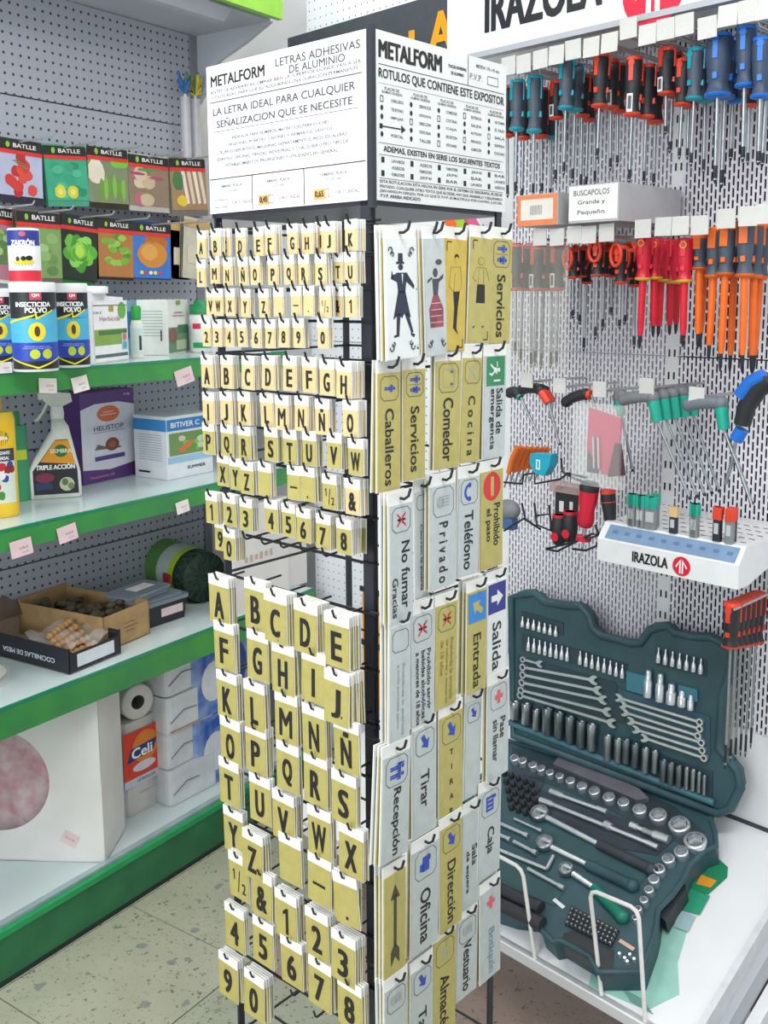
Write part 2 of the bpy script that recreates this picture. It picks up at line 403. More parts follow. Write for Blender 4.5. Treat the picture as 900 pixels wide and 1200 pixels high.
# ------------------------------------------------------------------ tool wall unit
wall = thing('tool_display_stand', 'white slotted steel tool display with a sloped white bottom shelf', 'display stand', W)
XU = hit(W, 778, 700, 'y', PY).x
ZPB = .605
Z0s = hit(W, 785, 417, 'y', PY).z
XB = hit(W, 597, 560, 'y', PY).x
part('upright', MB().box(XB - .03, XB, PY - .002, PY + .03, .25, 2.5, WHITEM), wall)
for x0, x1 in ((-1.16, XB - .03), (XB, XU - .014), (XU + .014, .75)):
    for a, b in ((ZPB, Z0s), (Z0s, 2.5)):
        sl_ = x0 > -1
        part('slotted_panel' if sl_ else 'dotted_panel', MB().box(0, x1 - x0, -.001, .001, 0.001, b - a - .002, SLOT if sl_ else PEGW), wall, Tr(x0, PY, a))
    part('lower_panel', MB().box(x0, x1, PY - .001, PY + .02, .30, ZPB, WHITEM), wall)
up = MB().box(XU - .014, XU + .014, PY - .002, PY + .03, .25, 2.5, WHITEM)
upr = part('upright', up, wall)
sl = MB()
for k in range(38):
    z = .66 + k * .05
    for dx in (-.0065, .0065): sl.box(XU + dx - .002, XU + dx + .002, PY - .003, PY - .0015, z, z + .016, DKSTEEL)
part('upright_slots', sl, upr, kind='stuff')
part('backing_sheet', MB().box(-1.16, XU, PY + .0035, PY + .008, .3, 2.5, mat('grey_backing', '#d2d2dc', .7, 0, .15, 6)), wall)
part('backing_sheet', MB().box(XU, .75, PY + .055, PY + .065, .3, 2.5, mat('navy_void_shade', '#23263c', .7, 0, .3, 8, hex2='#3b4060')), wall)  # dark sheet added as the shade of the void behind the slots
# sloped shelf
SD = .52
XR = .43
sb = MB().box(-.75, XR, 0, SD, -.02, 0, WHITEM)
ss = part('sloped_shelf', sb, wall, Tr(0, 0, ZF) @ Rx(22))
part('front_lip', MB().box(-.75, XR, -.004, .01, -.035, .0, WHITEM), ss)
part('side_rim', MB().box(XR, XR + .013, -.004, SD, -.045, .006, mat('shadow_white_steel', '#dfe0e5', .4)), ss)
part('side_channel', MB().box(XR + .013, XR + .028, .0, SD, -.09, -.04, GREYSH), ss)
part('shelf_seam', MB().box(.0, .62, SD - .006, SD + .004, -.005, .006, mat('dark_seam', '#3a3f4c', .5)), ss)
kb = MB().box(-.75, XR, .24, .26, 0, .27, WHITEM); part('kickboard', kb, wall)
lb = MB().prism([(0.03, .04), (.45, .20), (.45, .28), (0.03, .12)], XR + .032, XR + .056, WHITEM, 'x')
lb.box(XR + .032, XR + .14, .36, .42, .0, .16, WHITEM)
part('side_ledge', lb, wall)
# wire stops on the sloped shelf
def wy(u, v, y): return hit(W, u, v, 'y', y)
def stop(a, b, c, d, lab):
    P = [wy(*q, .004) for q in (a, b, c, d)]
    def rnd(p, q, s): return p + (q - p).normalized() * s
    r = .016
    pts = [P[0], rnd(P[1], P[0], r), P[1] + (rnd(P[1], P[0], r) - P[1]) * .3 + (rnd(P[1], P[2], r) - P[1]) * .3, rnd(P[1], P[2], r),
           rnd(P[2], P[1], r), P[2] + (rnd(P[2], P[1], r) - P[2]) * .3 + (rnd(P[2], P[3], r) - P[2]) * .3, rnd(P[2], P[3], r), P[3]]
    M = W @ Tr(*P[0]); pts = [p - P[0] for p in pts]
    thing('wire_stop', lab, 'wire stop', M, 'white wire stops on the sloped shelf', MB().tube(pts, .0042, mat('white_coated_wire', '#ece9e6', .35), 8))
stop((756, 1197), (748, 1066), (691, 1042), (705, 1166), 'white bent wire stop at the front corner of the sloped shelf')
stop((627, 1124), (612, 1018), (560, 990), (575, 1095), 'white bent wire stop half hidden behind the first aid sign')

# ------------------------------------------------------------------ header signs on the tool wall
YS = PY - .22
a = wy(524, 78, YS); zb = .5 * (wy(560, 68, YS).z + wy(815, 0, YS).z)
sg = thing('header_sign', 'large white illuminated-style header board with dark brand lettering above the screwdrivers', 'sign', W @ Tr(a.x, YS, zb))
part('board', MB().box(0, 1.2, 0, PY - YS - .01, .0, .36, mat('white_sign_face', '#fafafa', .3, 0, .01)), sg)
part('bottom_trim', MB().box(0, 1.2, -.004, .02, -.008, .004, GREYSH), sg)
tx = MB(); p0 = wy(568, 42, YS); p1 = wy(706, 8, YS)
hh = wy(570, -12, YS).z - wy(570, 40, YS).z
tx.text('IRAZOLA', (p0.x + p1.x) / 2 - a.x, p0.z - zb + hh / 2 + .004, p1.x - p0.x, hh, mat('navy_black_sign_ink', '#20222e', .4), -.001, .035)
part('lettering', tx, sg)
q = wy(766, -12, YS); lg = MB(); rr = (wy(806, -20, YS).x - wy(728, 0, YS).x) / 2
def logo(mb, cx, cz, r, y):
    mb.disc(cx, cz, r, r, mat('logo_red', '#e5173f', .4), y, 32)
    wm = mat('white_sign_face', '#fafafa')
    for s_ in (-1, 1):
        mb.poly([(cx + s_ * r * .06, cz - r * .75), (cx + s_ * r * .22, cz - r * .75), (cx + s_ * r * .22, cz + r * .55), (cx + s_ * r * .06, cz + r * .75)], wm, y - .0006)
        mb.poly([(cx + s_ * r * .22, cz + r * .55), (cx + s_ * r * .06, cz + r * .75), (cx + s_ * r * .55, cz - r * .2 + .0), (cx + s_ * r * .66, cz - r * .05)], wm, y - .0006)
logo(lg, q.x - a.x, q.z - zb, rr * .95, -.001); part('round_logo', lg, sg)
b0 = wy(337, 42, YS + .16); b1 = wy(523, 62, YS + .16); YD = YS + .16
ds = thing('dark_sign', 'dark slate header board with yellow letters partly behind the rack header', 'sign', W @ Tr(b0.x, YD, 0))
zt = wy(500, 0, YD).z; zt = .5 * (zt + b0.z)
part('board', MB().box(0, a.x - b0.x - .004, 0, .03, 2.05, zt, mat('slate_sign', '#474a55', .4, 0, .05)), ds)
tx = MB(); ya = mat('amber_sign_ink', '#f2a61c', .4)
l0 = wy(490, 50, YD); l1 = wy(522, 62, YD); ht = wy(520, 8, YD).z - wy(515, 60, YD).z
tx.text('A', (wy(503, 60, YD).x + wy(532, 50, YD).x) / 2 - b0.x, l1.z + ht / 2, wy(532, 50, YD).x - wy(500, 60, YD).x, ht, ya, -.002, .04)
tx.rect(wy(483, 50, YD).x - b0.x, wy(483, 50, YD).z + .0, .022, .06, ya, -.002)
part('lettering', tx, ds)
# ================================================================== ROTATING LETTER AND SIGN RACK
rack = thing('display_rack', 'tall black wire rack with white printed header holding letter cards and signs', 'rack', TR)
ZW_SMALL = [1.643, 1.602, 1.558, 1.515]; ZW_MED = [1.465, 1.413, 1.360, 1.309, 1.257, 1.195]
ZW_BIG = [1.126, 1.046, .968, .891, .810, .732, .651, .572, .495, .42, .34]
ZT, ZB_ = 1.874, 1.668
# tower coordinates of TR frame: x 0..WR to the right, y 0..WL away
def post(x, y, sx, sy):
    m_ = MB(); t = .0022; l = .021
    m_.box(x, x + sx * l, y, y + sy * t, .05, ZB_ + .01, POST) if sx > 0 else m_.box(x - l, x, min(y, y + sy * t), max(y, y + sy * t), .05, ZB_ + .01, POST)
    y0, y1 = sorted((y, y + sy * l)); x0, x1 = sorted((x, x + sx * t)); m_.box(x0, x1, y0, y1, .05, ZB_ + .01, POST)
    return m_
for x, y, sx, sy in ((0, 0, .25, 1), (WR, 0, -1, 1), (0, WL, 1, -1), (WR, WL, -1, -1)):
    if (x, y) == (0, 0):
        pm = MB().box(0, .004, 0, .021, .05, ZT, POST).box(0, .006, 0, .003, .05, ZT, POST)
    else:
        pm = MB().box(min(x, x + sx * .012), max(x, x + sx * .012), min(y, y + sy * .004), max(y, y + sy * .004), .05, ZB_ + .01, POST)
    part('post', pm, rack)
part('base_plate', MB().lathe([(.20, .0), (.20, .018), (.19, .026), (.04, .03), (.04, .06)], POST, 28), rack, Tr(WR / 2, WL / 2, 0))
part('base_frame', MB().box(0, WR, 0, WL, .045, .06, POST), rack)
# horizontal wires
def rwire(face, z, r=.0022):
    if face == 'L': pts = [(-.002, -.002, z), (-.002, WL, z)]
    elif face == 'R': pts = [(0, -.003, z), (WR + .002, -.003, z)]
    elif face == 'BL': pts = [(0, WL, z), (WR, WL, z)]
    else: pts = [(WR, 0, z), (WR, WL, z)]
    return MB().tube(pts, r, WIRE, 6)
ZR = [1.637, 1.452, 1.292, 1.127, .965, .805, .645, .49, .34]
for z in ZW_SMALL + ZW_MED + ZW_BIG: part('wire', rwire('L', z), rack)
for z in ZR: part('wire', rwire('R', z), rack)
for z in ZW_SMALL[::2] + ZW_MED[::3] + ZW_BIG[::2]: part('wire', rwire('BL', z), rack); part('wire', rwire('BR', z), rack)
# small wire stubs on the right edge of the near post
sb = MB()
for z in ZW_SMALL + ZW_MED + ZW_BIG:
    sb.tube([(0, -.003, z), (.012, -.003, z + .001)], .0018, WIRE, 5)
part('wire_stubs', sb, rack, kind='stuff')
# ---- header
hd = MB()
LW = .3184
hd.box(.0, WR + .004, .002, LW, ZB_ - .006, ZB_ + .004, POST)
hd.box(-.004, .004, -.004, .004, ZB_ - .01, ZT + .004, POST)
hdr = part('header_frame', hd, rack)
HH = ZT - ZB_
WHP = mat('glossy_white_panel', '#fbfbfd', .35, 0, .01); GRP = mat('shaded_white_panel', '#e3e4e4', .4, 0, .02)  # second white is greyer: shade of the sign side put into its colour
lp = part('letter_header_panel', MB().box(-LW, -.006, -.003, .0, 0, HH, WHP), rack, Rz(-90) @ Tr(0, 0, ZB_))
def PN(w_, h_, x0, mb, sgn=1):
    def T(t, u, v, uw, vh, mt=INK, bold=.02): mb.text(t, x0 + u * w_, (1 - v) * h_, uw * w_, vh * h_, mt, -.0034 * sgn, bold)
    def Rr(u, v, uw, vh, mt=INK): mb.rect(x0 + u * w_, (1 - v) * h_, uw * w_, vh * h_, mt, -.0034 * sgn)
    return T, Rr
mb = MB(); T, Rr = PN(LW - .006, HH, -LW, mb)
T('METALFORM', .215, .105, .37, .075, MIDINK if 0 else INK, .035)
T('LETRAS ADHESIVAS', .72, .075, .50, .052, MIDINK, .016); T('DE ALUMINIO', .72, .135, .33, .050, MIDINK, .016)
Rr(.5, .245, .96, .006); Rr(.5, .445, .92, .004, MIDINK); Rr(.5, .765, .99, .007)
T('LA LETRA IDEAL PARA CUALQUIER', .49, .315, .90, .060, MIDINK, .018)
T('SEÑALIZACION QUE SE NECESITE', .495, .395, .86, .068, MIDINK, .018)
Rr(.30, .88, .005, .225); Rr(.635, .88, .005, .225)
part('lettering', mb, lp)
mb = MB(); T, Rr = PN(LW - .006, HH, -LW, mb)
T('ANTES DE ADHERIRLAS, LIMPIAR BIEN LA SUPERFICIE DONDE VAN A SER', .50, .178, .95, .026, GREYINK, .013)
T('COLOCADAS, PARA QUE ASI ADQUIERAN UNA DURACION PERMANENTE', .50, .214, .92, .026, GREYINK, .013)
for v, t, w_ in ((.50, 'INDICADA PARA NUMEROS, MATRICULAS PARA COCHES', .62), (.545, 'BUZONES, PUERTAS, CAJONES Y ARMARIOS, SANTOS', .66),
                 (.59, 'TROFEOS DEPORTIVOS, MAQUINAS, DEPARTAMENTOS, PISOS, ESCALERAS', .82), (.635, 'EDIFICIOS, OFICINAS, TIENDAS, INDUSTRIAS, Y CUALQUIER OTRO TIPO DE', .84),
                 (.68, 'ESTABLECIMIENTOS, PROFESIONES Y UTILIDADES EN GENERAL', .72)): T(t, .48, v, w_, .026, GREYINK, .013)
for u, d in ((.15, '15 x 24 mm.'), (.465, '17 x 32 mm.'), (.81, '25 x 45 mm.')):
    T('TAMAÑO PLACA', u, .815, .16, .026, GREYINK, .013); T(d, u, .85, .10, .022, GREYINK, 0)
    T('EUROS UNIDAD', u + .08, .935, .14, .024, GREYINK, 0)
    mb.frame2(-LW + (u - .07) * (LW - .006), (1 - .935) * HH, .028, .011, .0008, MIDINK, -.0034)
part('small_print', mb, lp, label='faded grey small print', kind='stuff')
for u, t in ((.37, '0,45'), (.715, '0,65')):
    s_ = MB().rect(-LW + u * LW, .062 * HH, .021, .0135, STICKER, -.0038).text(t, -LW + u * LW, .062 * HH, .016, .009, mat('brown_ink', '#3c2614', .6), -.0042, .03)
    part('price_sticker', s_, lp)
RW = WR + .004
rp = part('sign_header_panel', MB().box(0.004, RW, -.003, 0, 0, HH, GRP), rack, Tr(0, 0, ZB_))
mb = MB(); T, Rr = PN(RW - .004, HH, .004, mb)
T('METALFORM', .245, .105, .45, .105, INK, .055)
T('PLACAS ADHESIVAS', .59, .10, .14, .02, INK, .03); T('DE ALUMINIO', .59, .14, .10, .02, INK, .03)
Rr(.675, .1, .004, .19); Rr(.5, .195, .96, .004)
T('MEDIDA 170 x 45 mm.', .84, .055, .20, .022, MIDINK, .01); T('P.V.P.', .74, .13, .10, .04, GREYINK, 0)
mb.frame2(.004 + .87 * RW, (1 - .13) * HH, .026, .012, .0009, MIDINK, -.0034)
T('ROTULOS QUE CONTIENE ESTE EXPOSITOR', .5, .25, .96, .066, INK, .02); Rr(.5, .305, .96, .002, MIDINK)
Rr(.5, .655, .96, .003, MIDINK); T('ADEMAS, EXISTEN EN SERIE LOS SIGUIENTES TEXTOS', .5, .69, .90, .040, INK, .03); Rr(.5, .725, .96, .003, MIDINK)
Rr(.5, .865, .96, .003, MIDINK)
for v, t, w_ in ((.885, 'ESTA ROTULACION ESTA HECHA EN SERIE POR EL SISTEMA DE SERIGRAFIA, ES DECIR', .95), (.915, 'PINTADO. CUALQUIER OTRO TEXTO QUE SE DESEE, HAY QUE GRABARLO Y RELLENARLO', .95),
                 (.943, '(SIN NINGUN DIBUJO). POR LO QUE EL P.V.P. SE MULTIPLICA POR CUATRO, (LOS DEL', .95)): T(t, .5, v, w_, .021, INK, .01)
T('P.V.P. ARRIBA INDICADO', .17, .97, .28, .021, INK, .015)
part('lettering', mb, rp)
mb = MB(); T, Rr = PN(RW - .004, HH, .004, mb)
cols = [('CABALLEROS', 'TELEFONO', 'EMPUJAR', 'TIRAR', 'PORTAL'), ('SERVICIOS', 'SEÑORAS', 'DIRECCION', 'OFICINA', 'TALLER'), ('COMEDOR', 'COCINA', 'CAJA', 'RECEPCION', 'VESTUARIO'),
        ('ENTRADA', 'SALIDA', 'BOTIQUIN', 'PRIVADO', 'ALMACEN'), ('NO FUMAR', 'EL PASO', 'SALA', 'ESPERA', 'DUCHAS')]
for c, ws in enumerate(cols):
    u = .03 + .2 * c
    T('PLACAS DE', u + .08, .33, .10, .018, MIDINK, .01); T('ALUMINIO ADHESIVAS', u + .08, .352, .14, .016, MIDINK, .01)
    for k, t in enumerate(ws):
        v = .395 + k * .052
        if c == 0 and k == 3:
            Rr(.10, v + .005, .14, .008, INK); mb.poly([(.004 + .17 * RW, (1 - v + .02) * HH), (.004 + .17 * RW, (1 - v - .03) * HH), (.004 + .20 * RW, (1 - v - .005) * HH)], INK, -.0035); Rr(.035, v + .005, .02, .03)
            continue
        T(t, u + .115, v, .085, .019, MIDINK, .01)
        if (k + c) % 3: mb.disc(.004 + (u + .01) * RW, (1 - v) * HH, .0028, .0034, INK, -.0034, 8)
        else: mb.frame2(.004 + (u + .01) * RW, (1 - v) * HH, .006, .008, .001, INK, -.0034)
    for k in range(3):
        v = .755 + k * .04
        T(('LAVABOS', 'ASEOS', 'FUMADORES', 'JEFE', 'BAR')[(c + k) % 5], u + .12, v, .09, .019, MIDINK, .01)
        if k != 1: mb.rect(.004 + (u + .015) * RW, (1 - v) * HH, .006, .007, INK, -.0034)
part('pictogram_table', mb, rp, label='table of tiny pictograms and words', kind='stuff')

# ---- hooks and letter cards on the letter face (TL frame: y < 0 is towards the viewer)
def tl(u, v, y): return hit(TL, u, v, 'y', y)
SIZES = {'s': dict(w=.0185, h=.026, head=.012, lh=.0165, off=.0215, p=.042), 'm': dict(w=.0250, h=.0335, head=.0125, lh=.0245, off=.0255, p=.045), 'b': dict(w=.0445, h=.0580, head=.0150, lh=.041, off=.0405, p=.050)}
_cm = {}
def card_meshes(sz, gold):
    k = (sz, gold)
    if k not in _cm:
        d = SIZES[sz]; w_, h_, hd_ = d['w'], d['h'], d['head']
        gm = GOLD_LIT if gold else GOLD
        b = MB().box(-w_ / 2, w_ / 2, -.0006, .0006, -h_ / 2, h_ / 2, gm)
        e = .0008
        hm = MB().box(-w_ / 2 - e, w_ / 2 + e, .0006, .0016, -h_ / 2 - e, h_ / 2, CARDW).box(-w_ / 2 - e, w_ / 2 + e, -.0004, .0016, h_ / 2, h_ / 2 + hd_, CARDW)
        _cm[k] = (b.mesh('metal_card'), hm.mesh('white_header_strip'))
    return _cm[k]
_hk = {}
def hook_mesh(p, up=.011):
    k = (round(p, 3), up)
    if k not in _hk:
        _hk[k] = MB().tube([(0, 0, 0), (0, -p * .6, -.001), (0, -p, -.002), (0, -p - .004, .001), (0, -p - .0075, up)], .0016, WIRE, 6).mesh('hook')
    return _hk[k]
def letmesh(ch, sz):
    d = SIZES[sz]; mb = MB(); y = -.0009; lh = d['lh']
    if ch == ' ': return None
    if ch == '-': return mb.rect(0, 0, d['w'] * .55, lh * .10, INK, y)
    if ch == '.': return mb.rect(0, -lh * .45, lh * .11, lh * .11, INK, y)
    def one(cx, cz, h):
        return mb.poly([(cx, cz - h / 2), (cx + h * .14, cz - h / 2), (cx + h * .14, cz + h / 2), (cx + h * .05, cz + h / 2), (cx - h * .14, cz + h * .34), (cx - h * .14, cz + h * .21), (cx, cz + h * .28)], INK, y)
    if ch == '1': return one(0, 0, lh)
    if ch == '½':
        one(-d['w'] * .25, lh * .22, lh * .42); mb.text('2', d['w'] * .26, -lh * .22, lh * .22, lh * .42, INK, y, .02)
        return mb.poly([(-lh * .07, -lh * .45), (-lh * .02, -lh * .45), (lh * .10, lh * .45), (lh * .05, lh * .45)], INK, y)
    asp = {'I': .13, '1': .38, 'M': .62, 'W': .66, 'Q': .48, 'J': .40, 'L': .38, '&': .55, 'X': .52, 'V': .52, 'Y': .50, 'A': .52}.get(ch, .47)
    hh_ = lh * (1.22 if ch == 'Ñ' else 1.0) * (.98)
    return mb.text(ch, 0, lh * .09 if ch == 'Ñ' else 0, lh * asp * (1.0 if sz != 'b' else 1.05), hh_, INK, y, .028 if ch in 'MWÑN' else .04)
SZN = {'s': 'small', 'm': 'medium', 'b': 'large'}
NM = {' ': 'no character', '-': 'a dash', '.': 'a full stop', '½': 'a one-half sign', '&': 'an ampersand', 'Ñ': 'the letter N with tilde'}
DG = ['zero', 'one', 'two', 'three', 'four', 'five', 'six', 'seven', 'eight', 'nine']
ORD = ['', 'second', 'third', 'fourth', 'fifth', 'sixth', 'seventh', 'eighth']
def say(ch):
    return NM.get(ch) or (('the digit ' + DG[int(ch)]) if ch.isdigit() else 'the letter ' + ch)
GN = {'s': 'small metal cards hung on the rack', 'm': 'medium metal cards hung on the rack', 'b': 'large metal cards hung on the rack'}
def card_stack(ch, u, v, sz, rowname, n=3, pale=False, tilt=0.0, extra='', dp=0.0):  # pale: card takes the lit gold of the upper rows
    d = SIZES[sz]; p = d['p'] + dp
    c = tl(u, v, -p)
    hz = c.z + d['off']
    part('hook', hook_mesh(p), rack, Rz(-90) @ Tr(c.x, 0, hz))
    gm, hm = card_meshes(sz, pale)
    for k in range(n):
        jx = random.uniform(-.0012, .0012) * (k > 0) + .0002 * k; ta = tilt if k == 0 else random.uniform(-1.6, 1.6)
        yy = -p + k * (.0042 if sz == 'b' else .0034)
        M = TL @ Tr(c.x + jx, yy, hz) @ Ry(ta) @ Rx(random.uniform(-1.2, 1.2)) @ Tr(0, 0, -d['off'])
        if k == 0: lab = '%s gold card printed with %s, %s%s' % (SZN[sz], say(ch), rowname, extra)
        else: lab = '%s gold card of the stack of %s, %s' % (ORD[k], say(ch), rowname)
        t = tag(link('number_card' if ch.isdigit() else 'letter_card', gm, M), lab, 'card', GN[sz] if k == 0 else 'spare cards stacked behind the front cards')
        part('header_strip', hm, t)
        if k < 1:
            lm = letmesh(ch, sz)
            if lm: part('printed_character', lm, t)
def row(s_, sz, name, n=3, pale=False):
    for it in s_:
        ch, u, v = it[:3]; kw = it[3] if len(it) > 3 else {}
        card_stack(ch, u, v, sz, name, kw.get('n', n), kw.get('pale', pale), kw.get('t', random.uniform(-1, 1)), kw.get('x', ''), kw.get('dp', 0))
row([('A', 236.7, 291, dict(t=3, n=2)), ('B', 252.7, 289), ('C', 264, 289, dict(dp=-.012, n=2)), ('D', 282, 289, dict(n=2)), ('E', 303, 288), ('F', 316.5, 286, dict(n=4)), ('G', 342.5, 285), ('H', 360, 285),
     ('I', 376, 283, dict(dp=-.012)), ('J', 386, 283, dict(n=4)), ('K', 411, 281, dict(n=5))], 's', 'the topmost letter row', pale=True)
row([('L', 236, 325, dict(n=2)), ('M', 252, 321), ('N', 267, 323, dict(n=4)), ('Ñ', 284.7, 323, dict(n=4)), ('O', 299, 322, dict(n=4)), ('P', 320, 322), ('Q', 338.5, 321), ('R', 356, 321, dict(n=4)), ('S', 376, 321),
     ('T', 396, 319, dict(dp=-.014, n=2)), ('U', 410.5, 319, dict(n=5))], 's', 'the second letter row', pale=True)
row([('V', 247.5, 359, dict(dp=-.012, n=2)), ('W', 256, 359), ('X', 270, 359, dict(n=5)), ('Y', 288, 360), ('Z', 309, 360), (' ', 326.5, 359, dict(n=2)), ('-', 347, 358), ('.', 362, 358),
     ('½', 381, 359), ('&', 396, 359, dict(dp=-.014, n=2)), ('1', 411, 359, dict(n=4))], 's', 'the third letter row', pale=True)
row([('2', 242, 395, dict(dp=-.006)), ('3', 254.8, 395), ('4', 269, 395, dict(dp=-.006)), ('5', 283, 395, dict(t=-4)), ('6', 300.7, 396, dict(n=4)), ('7', 317, 396, dict(n=4)), ('8', 333, 395), ('9', 350, 395.5), ('0', 378.5, 396)],
    's', 'the small digit row', pale=True)
row([('A', 242.7, 440.5, dict(n=4)), ('B', 266, 441, dict(n=4)), ('C', 291, 442), ('D', 315, 442), ('E', 339.8, 443), ('F', 362.5, 445), ('G', 383, 448), ('H', 403.4, 451, dict(n=7))], 'm', 'the first medium row', 4, True)
row([('I', 244.4, 483), ('J', 265, 483), ('K', 286, 484), ('L', 312.4, 486), ('M', 330.8, 489), ('N', 353.7, 490), ('Ñ', 377.7, 494), ('O', 410.7, 496, dict(n=5))], 'm', 'the second medium row', 4, True)
row([('P', 244.4, 518.5, dict(n=2)), ('Q', 266, 521), ('R', 286.5, 524), ('S', 317.8, 526), ('T', 339.8, 529), ('U', 362.5, 531), ('V', 391.9, 534), ('W', 416.8, 541, dict(n=3))], 'm', 'the third medium row', 4)
row([('X', 261.6, 556, dict(dp=-.014)), ('Y', 276, 560, dict(dp=-.007)), ('Z', 289.7, 565, dict(n=6)), (' ', 310.5, 567, dict(n=3)), ('-', 344.7, 571), ('.', 360.6, 573, dict(n=6)), ('½', 386, 582), ('&', 413, 588, dict(n=5, pale=True))], 'm', 'the fourth medium row', 4)
row([('1', 248, 600), ('2', 269, 603), ('3', 288.5, 608), ('4', 317.8, 610), ('5', 338, 615), ('6', 355.7, 621, dict(n=6)), ('7', 379, 628.5, dict(n=5)), ('8', 402.9, 634.6, dict(n=6))], 'm', 'the medium digit row', 4)
row([('9', 258.6, 632, dict(dp=-.01)), ('0', 268.9, 643, dict(n=6))], 'm', 'the lowest medium digit row', 3)
row([('3', 420.5, 632, dict(dp=-.03, n=1, x=' far back'))], 'm', 'the medium digit row')
row([('A', 256.8, 709, dict(n=4)), ('B', 299.5, 715), ('C', 322.9, 730, dict(n=5, dp=.008)), ('D', 358.3, 742, dict(n=6)), ('E', 394.5, 757.5, dict(n=6))], 'b', 'the first large row', 3)
row([('F', 262.7, 763), ('G', 302.3, 774), ('H', 332, 789.5, dict(n=4)), ('I', 368, 800), ('J', 395, 824.5, dict(n=7, dp=.006))], 'b', 'the second large row', 3)
row([('K', 266, 821), ('L', 298, 833), ('M', 335.5, 847), ('N', 368, 863), ('Ñ', 405.5, 881, dict(n=2))], 'b', 'the third large row', 3)
row([('O', 270, 875), ('P', 300, 884, dict(n=4)), ('Q', 337.3, 905, dict(n=2)), ('R', 370, 920, dict(n=3)), ('S', 403, 942, dict(n=3))], 'b', 'the fourth large row', 3)
row([('T', 268.5, 923), ('U', 304.7, 942), ('V', 332, 963, dict(n=5)), ('W', 374, 982), ('X', 412, 1004, dict(n=3))], 'b', 'the fifth large row', 3)
row([('Y', 273.6, 979.5, dict(dp=-.008)), ('Z', 296.5, 1007.5, dict(n=4)), (' ', 339.7, 1013, dict(n=2)), ('-', 374.7, 1037), ('.', 403.8, 1060, dict(t=-5))], 'b', 'the sixth large row', 3)
row([('½', 279.7, 1033), ('&', 307, 1054), ('1', 335, 1079, dict(n=4)), ('2', 371, 1101, dict(n=5)), ('3', 402.7, 1129, dict(n=5))], 'b', 'the seventh large row', 3)
row([('4', 275, 1093), ('5', 308.6, 1110), ('6', 341.5, 1133.5), ('7', 375, 1159, dict(n=6)), ('8', 409.7, 1184, dict(n=4))], 'b', 'the eighth large row', 3)
row([('9', 268, 1150, dict(n=4)), ('0', 298.4, 1172, dict(n=5))], 'b', 'the ninth large row', 3)
for u, v in ((295, 630), (316, 636), (338, 640), (362, 644), (388, 650)):     # empty hooks
    c = tl(u - 6, v, -.045); part('hook', hook_mesh(.045), rack, Rz(-90) @ Tr(c.x, 0, c.z))
for u, v in ((345, 1165), (372, 1190)):
    c = tl(u, v, -.05); part('hook', hook_mesh(.05), rack, Rz(-90) @ Tr(c.x, 0, c.z))
# ================================================================== SIGNS ON THE RACK'S SIGN FACE (TR frame, y < 0 towards the viewer)
def trp(u, v, y): return hit(TR, u, v, 'y', y)
def ic_person(mb, cx, cz, s, mt, y, skirt=False):
    """a standing figure lying on its side as on the printed signs: head to the right"""
    mb.disc(cx + s * .40, cz, s * .10, s * .10, mt, y, 10)
    mb.poly([(cx + s * .27, cz - s * .17), (cx + s * .27, cz + s * .17), (cx - s * .05, cz + s * .10), (cx - s * .05, cz - s * .10)], mt, y)
    if skirt: mb.poly([(cx + s * .05, cz - s * .08), (cx + s * .05, cz + s * .08), (cx - s * .18, cz + s * .2), (cx - s * .18, cz - s * .2)], mt, y)
    for d in (-1, 1):
        mb.rect(cx - s * .25, cz + d * s * .055, s * .42, s * .08, mt, y)
        mb.rect(cx + s * .13, cz + d * s * .19, s * .28, s * .05, mt, y)
def arrow_pts(cx, cz, s, a):
    """block arrow pointing along angle a (deg) in the sign plane"""
    P = [(-.5, -.16), (0, -.16), (0, -.42), (.5, 0), (0, .42), (0, .16), (-.5, .16)]
    c, sn = math.cos(R(a)), math.sin(R(a)); return [(cx + s * (x * c - z * sn), cz + s * (x * sn + z * c)) for x, z in P]
def rframe(mb, cx, cz, w_, h_, t, mt, y):
    """thin frame with clipped corners"""
    k = min(w_, h_) * .18; o = [(-w_ / 2 + k, -h_ / 2), (w_ / 2 - k, -h_ / 2), (w_ / 2, -h_ / 2 + k), (w_ / 2, h_ / 2 - k), (w_ / 2 - k, h_ / 2), (-w_ / 2 + k, h_ / 2), (-w_ / 2, h_ / 2 - k), (-w_ / 2, -h_ / 2 + k)]
    f = lambda p, g: (cx + p[0] * g, cz + p[1] * (1 - (1 - g) * w_ / h_))
    g = 1 - 2 * t / w_; n = 8
    vs = [(f(p, 1)[0], y, f(p, 1)[1]) for p in o] + [(f(p, g)[0], y, f(p, g)[1]) for p in o]
    mb.add(vs, [(i, (i + 1) % n, n + (i + 1) % n, n + i) for i in range(n)], mt)
PLM = {'g': GOLD, 's': SILVER, 'w': mat('white_aluminium', '#e9ecec', .4, .1, .02), 'G': mat('bright_gold_aluminium', '#d5b955', .38, .35, .05, 60)}
LIGHTI = mat('pale_printed_ink', '#a9b0b4', .5)
FIGI = mat('dark_blue_figure_ink', '#263044', .5)
WINE = mat('wine_red_ink', '#a8505f', .55, 0, .2, 60)
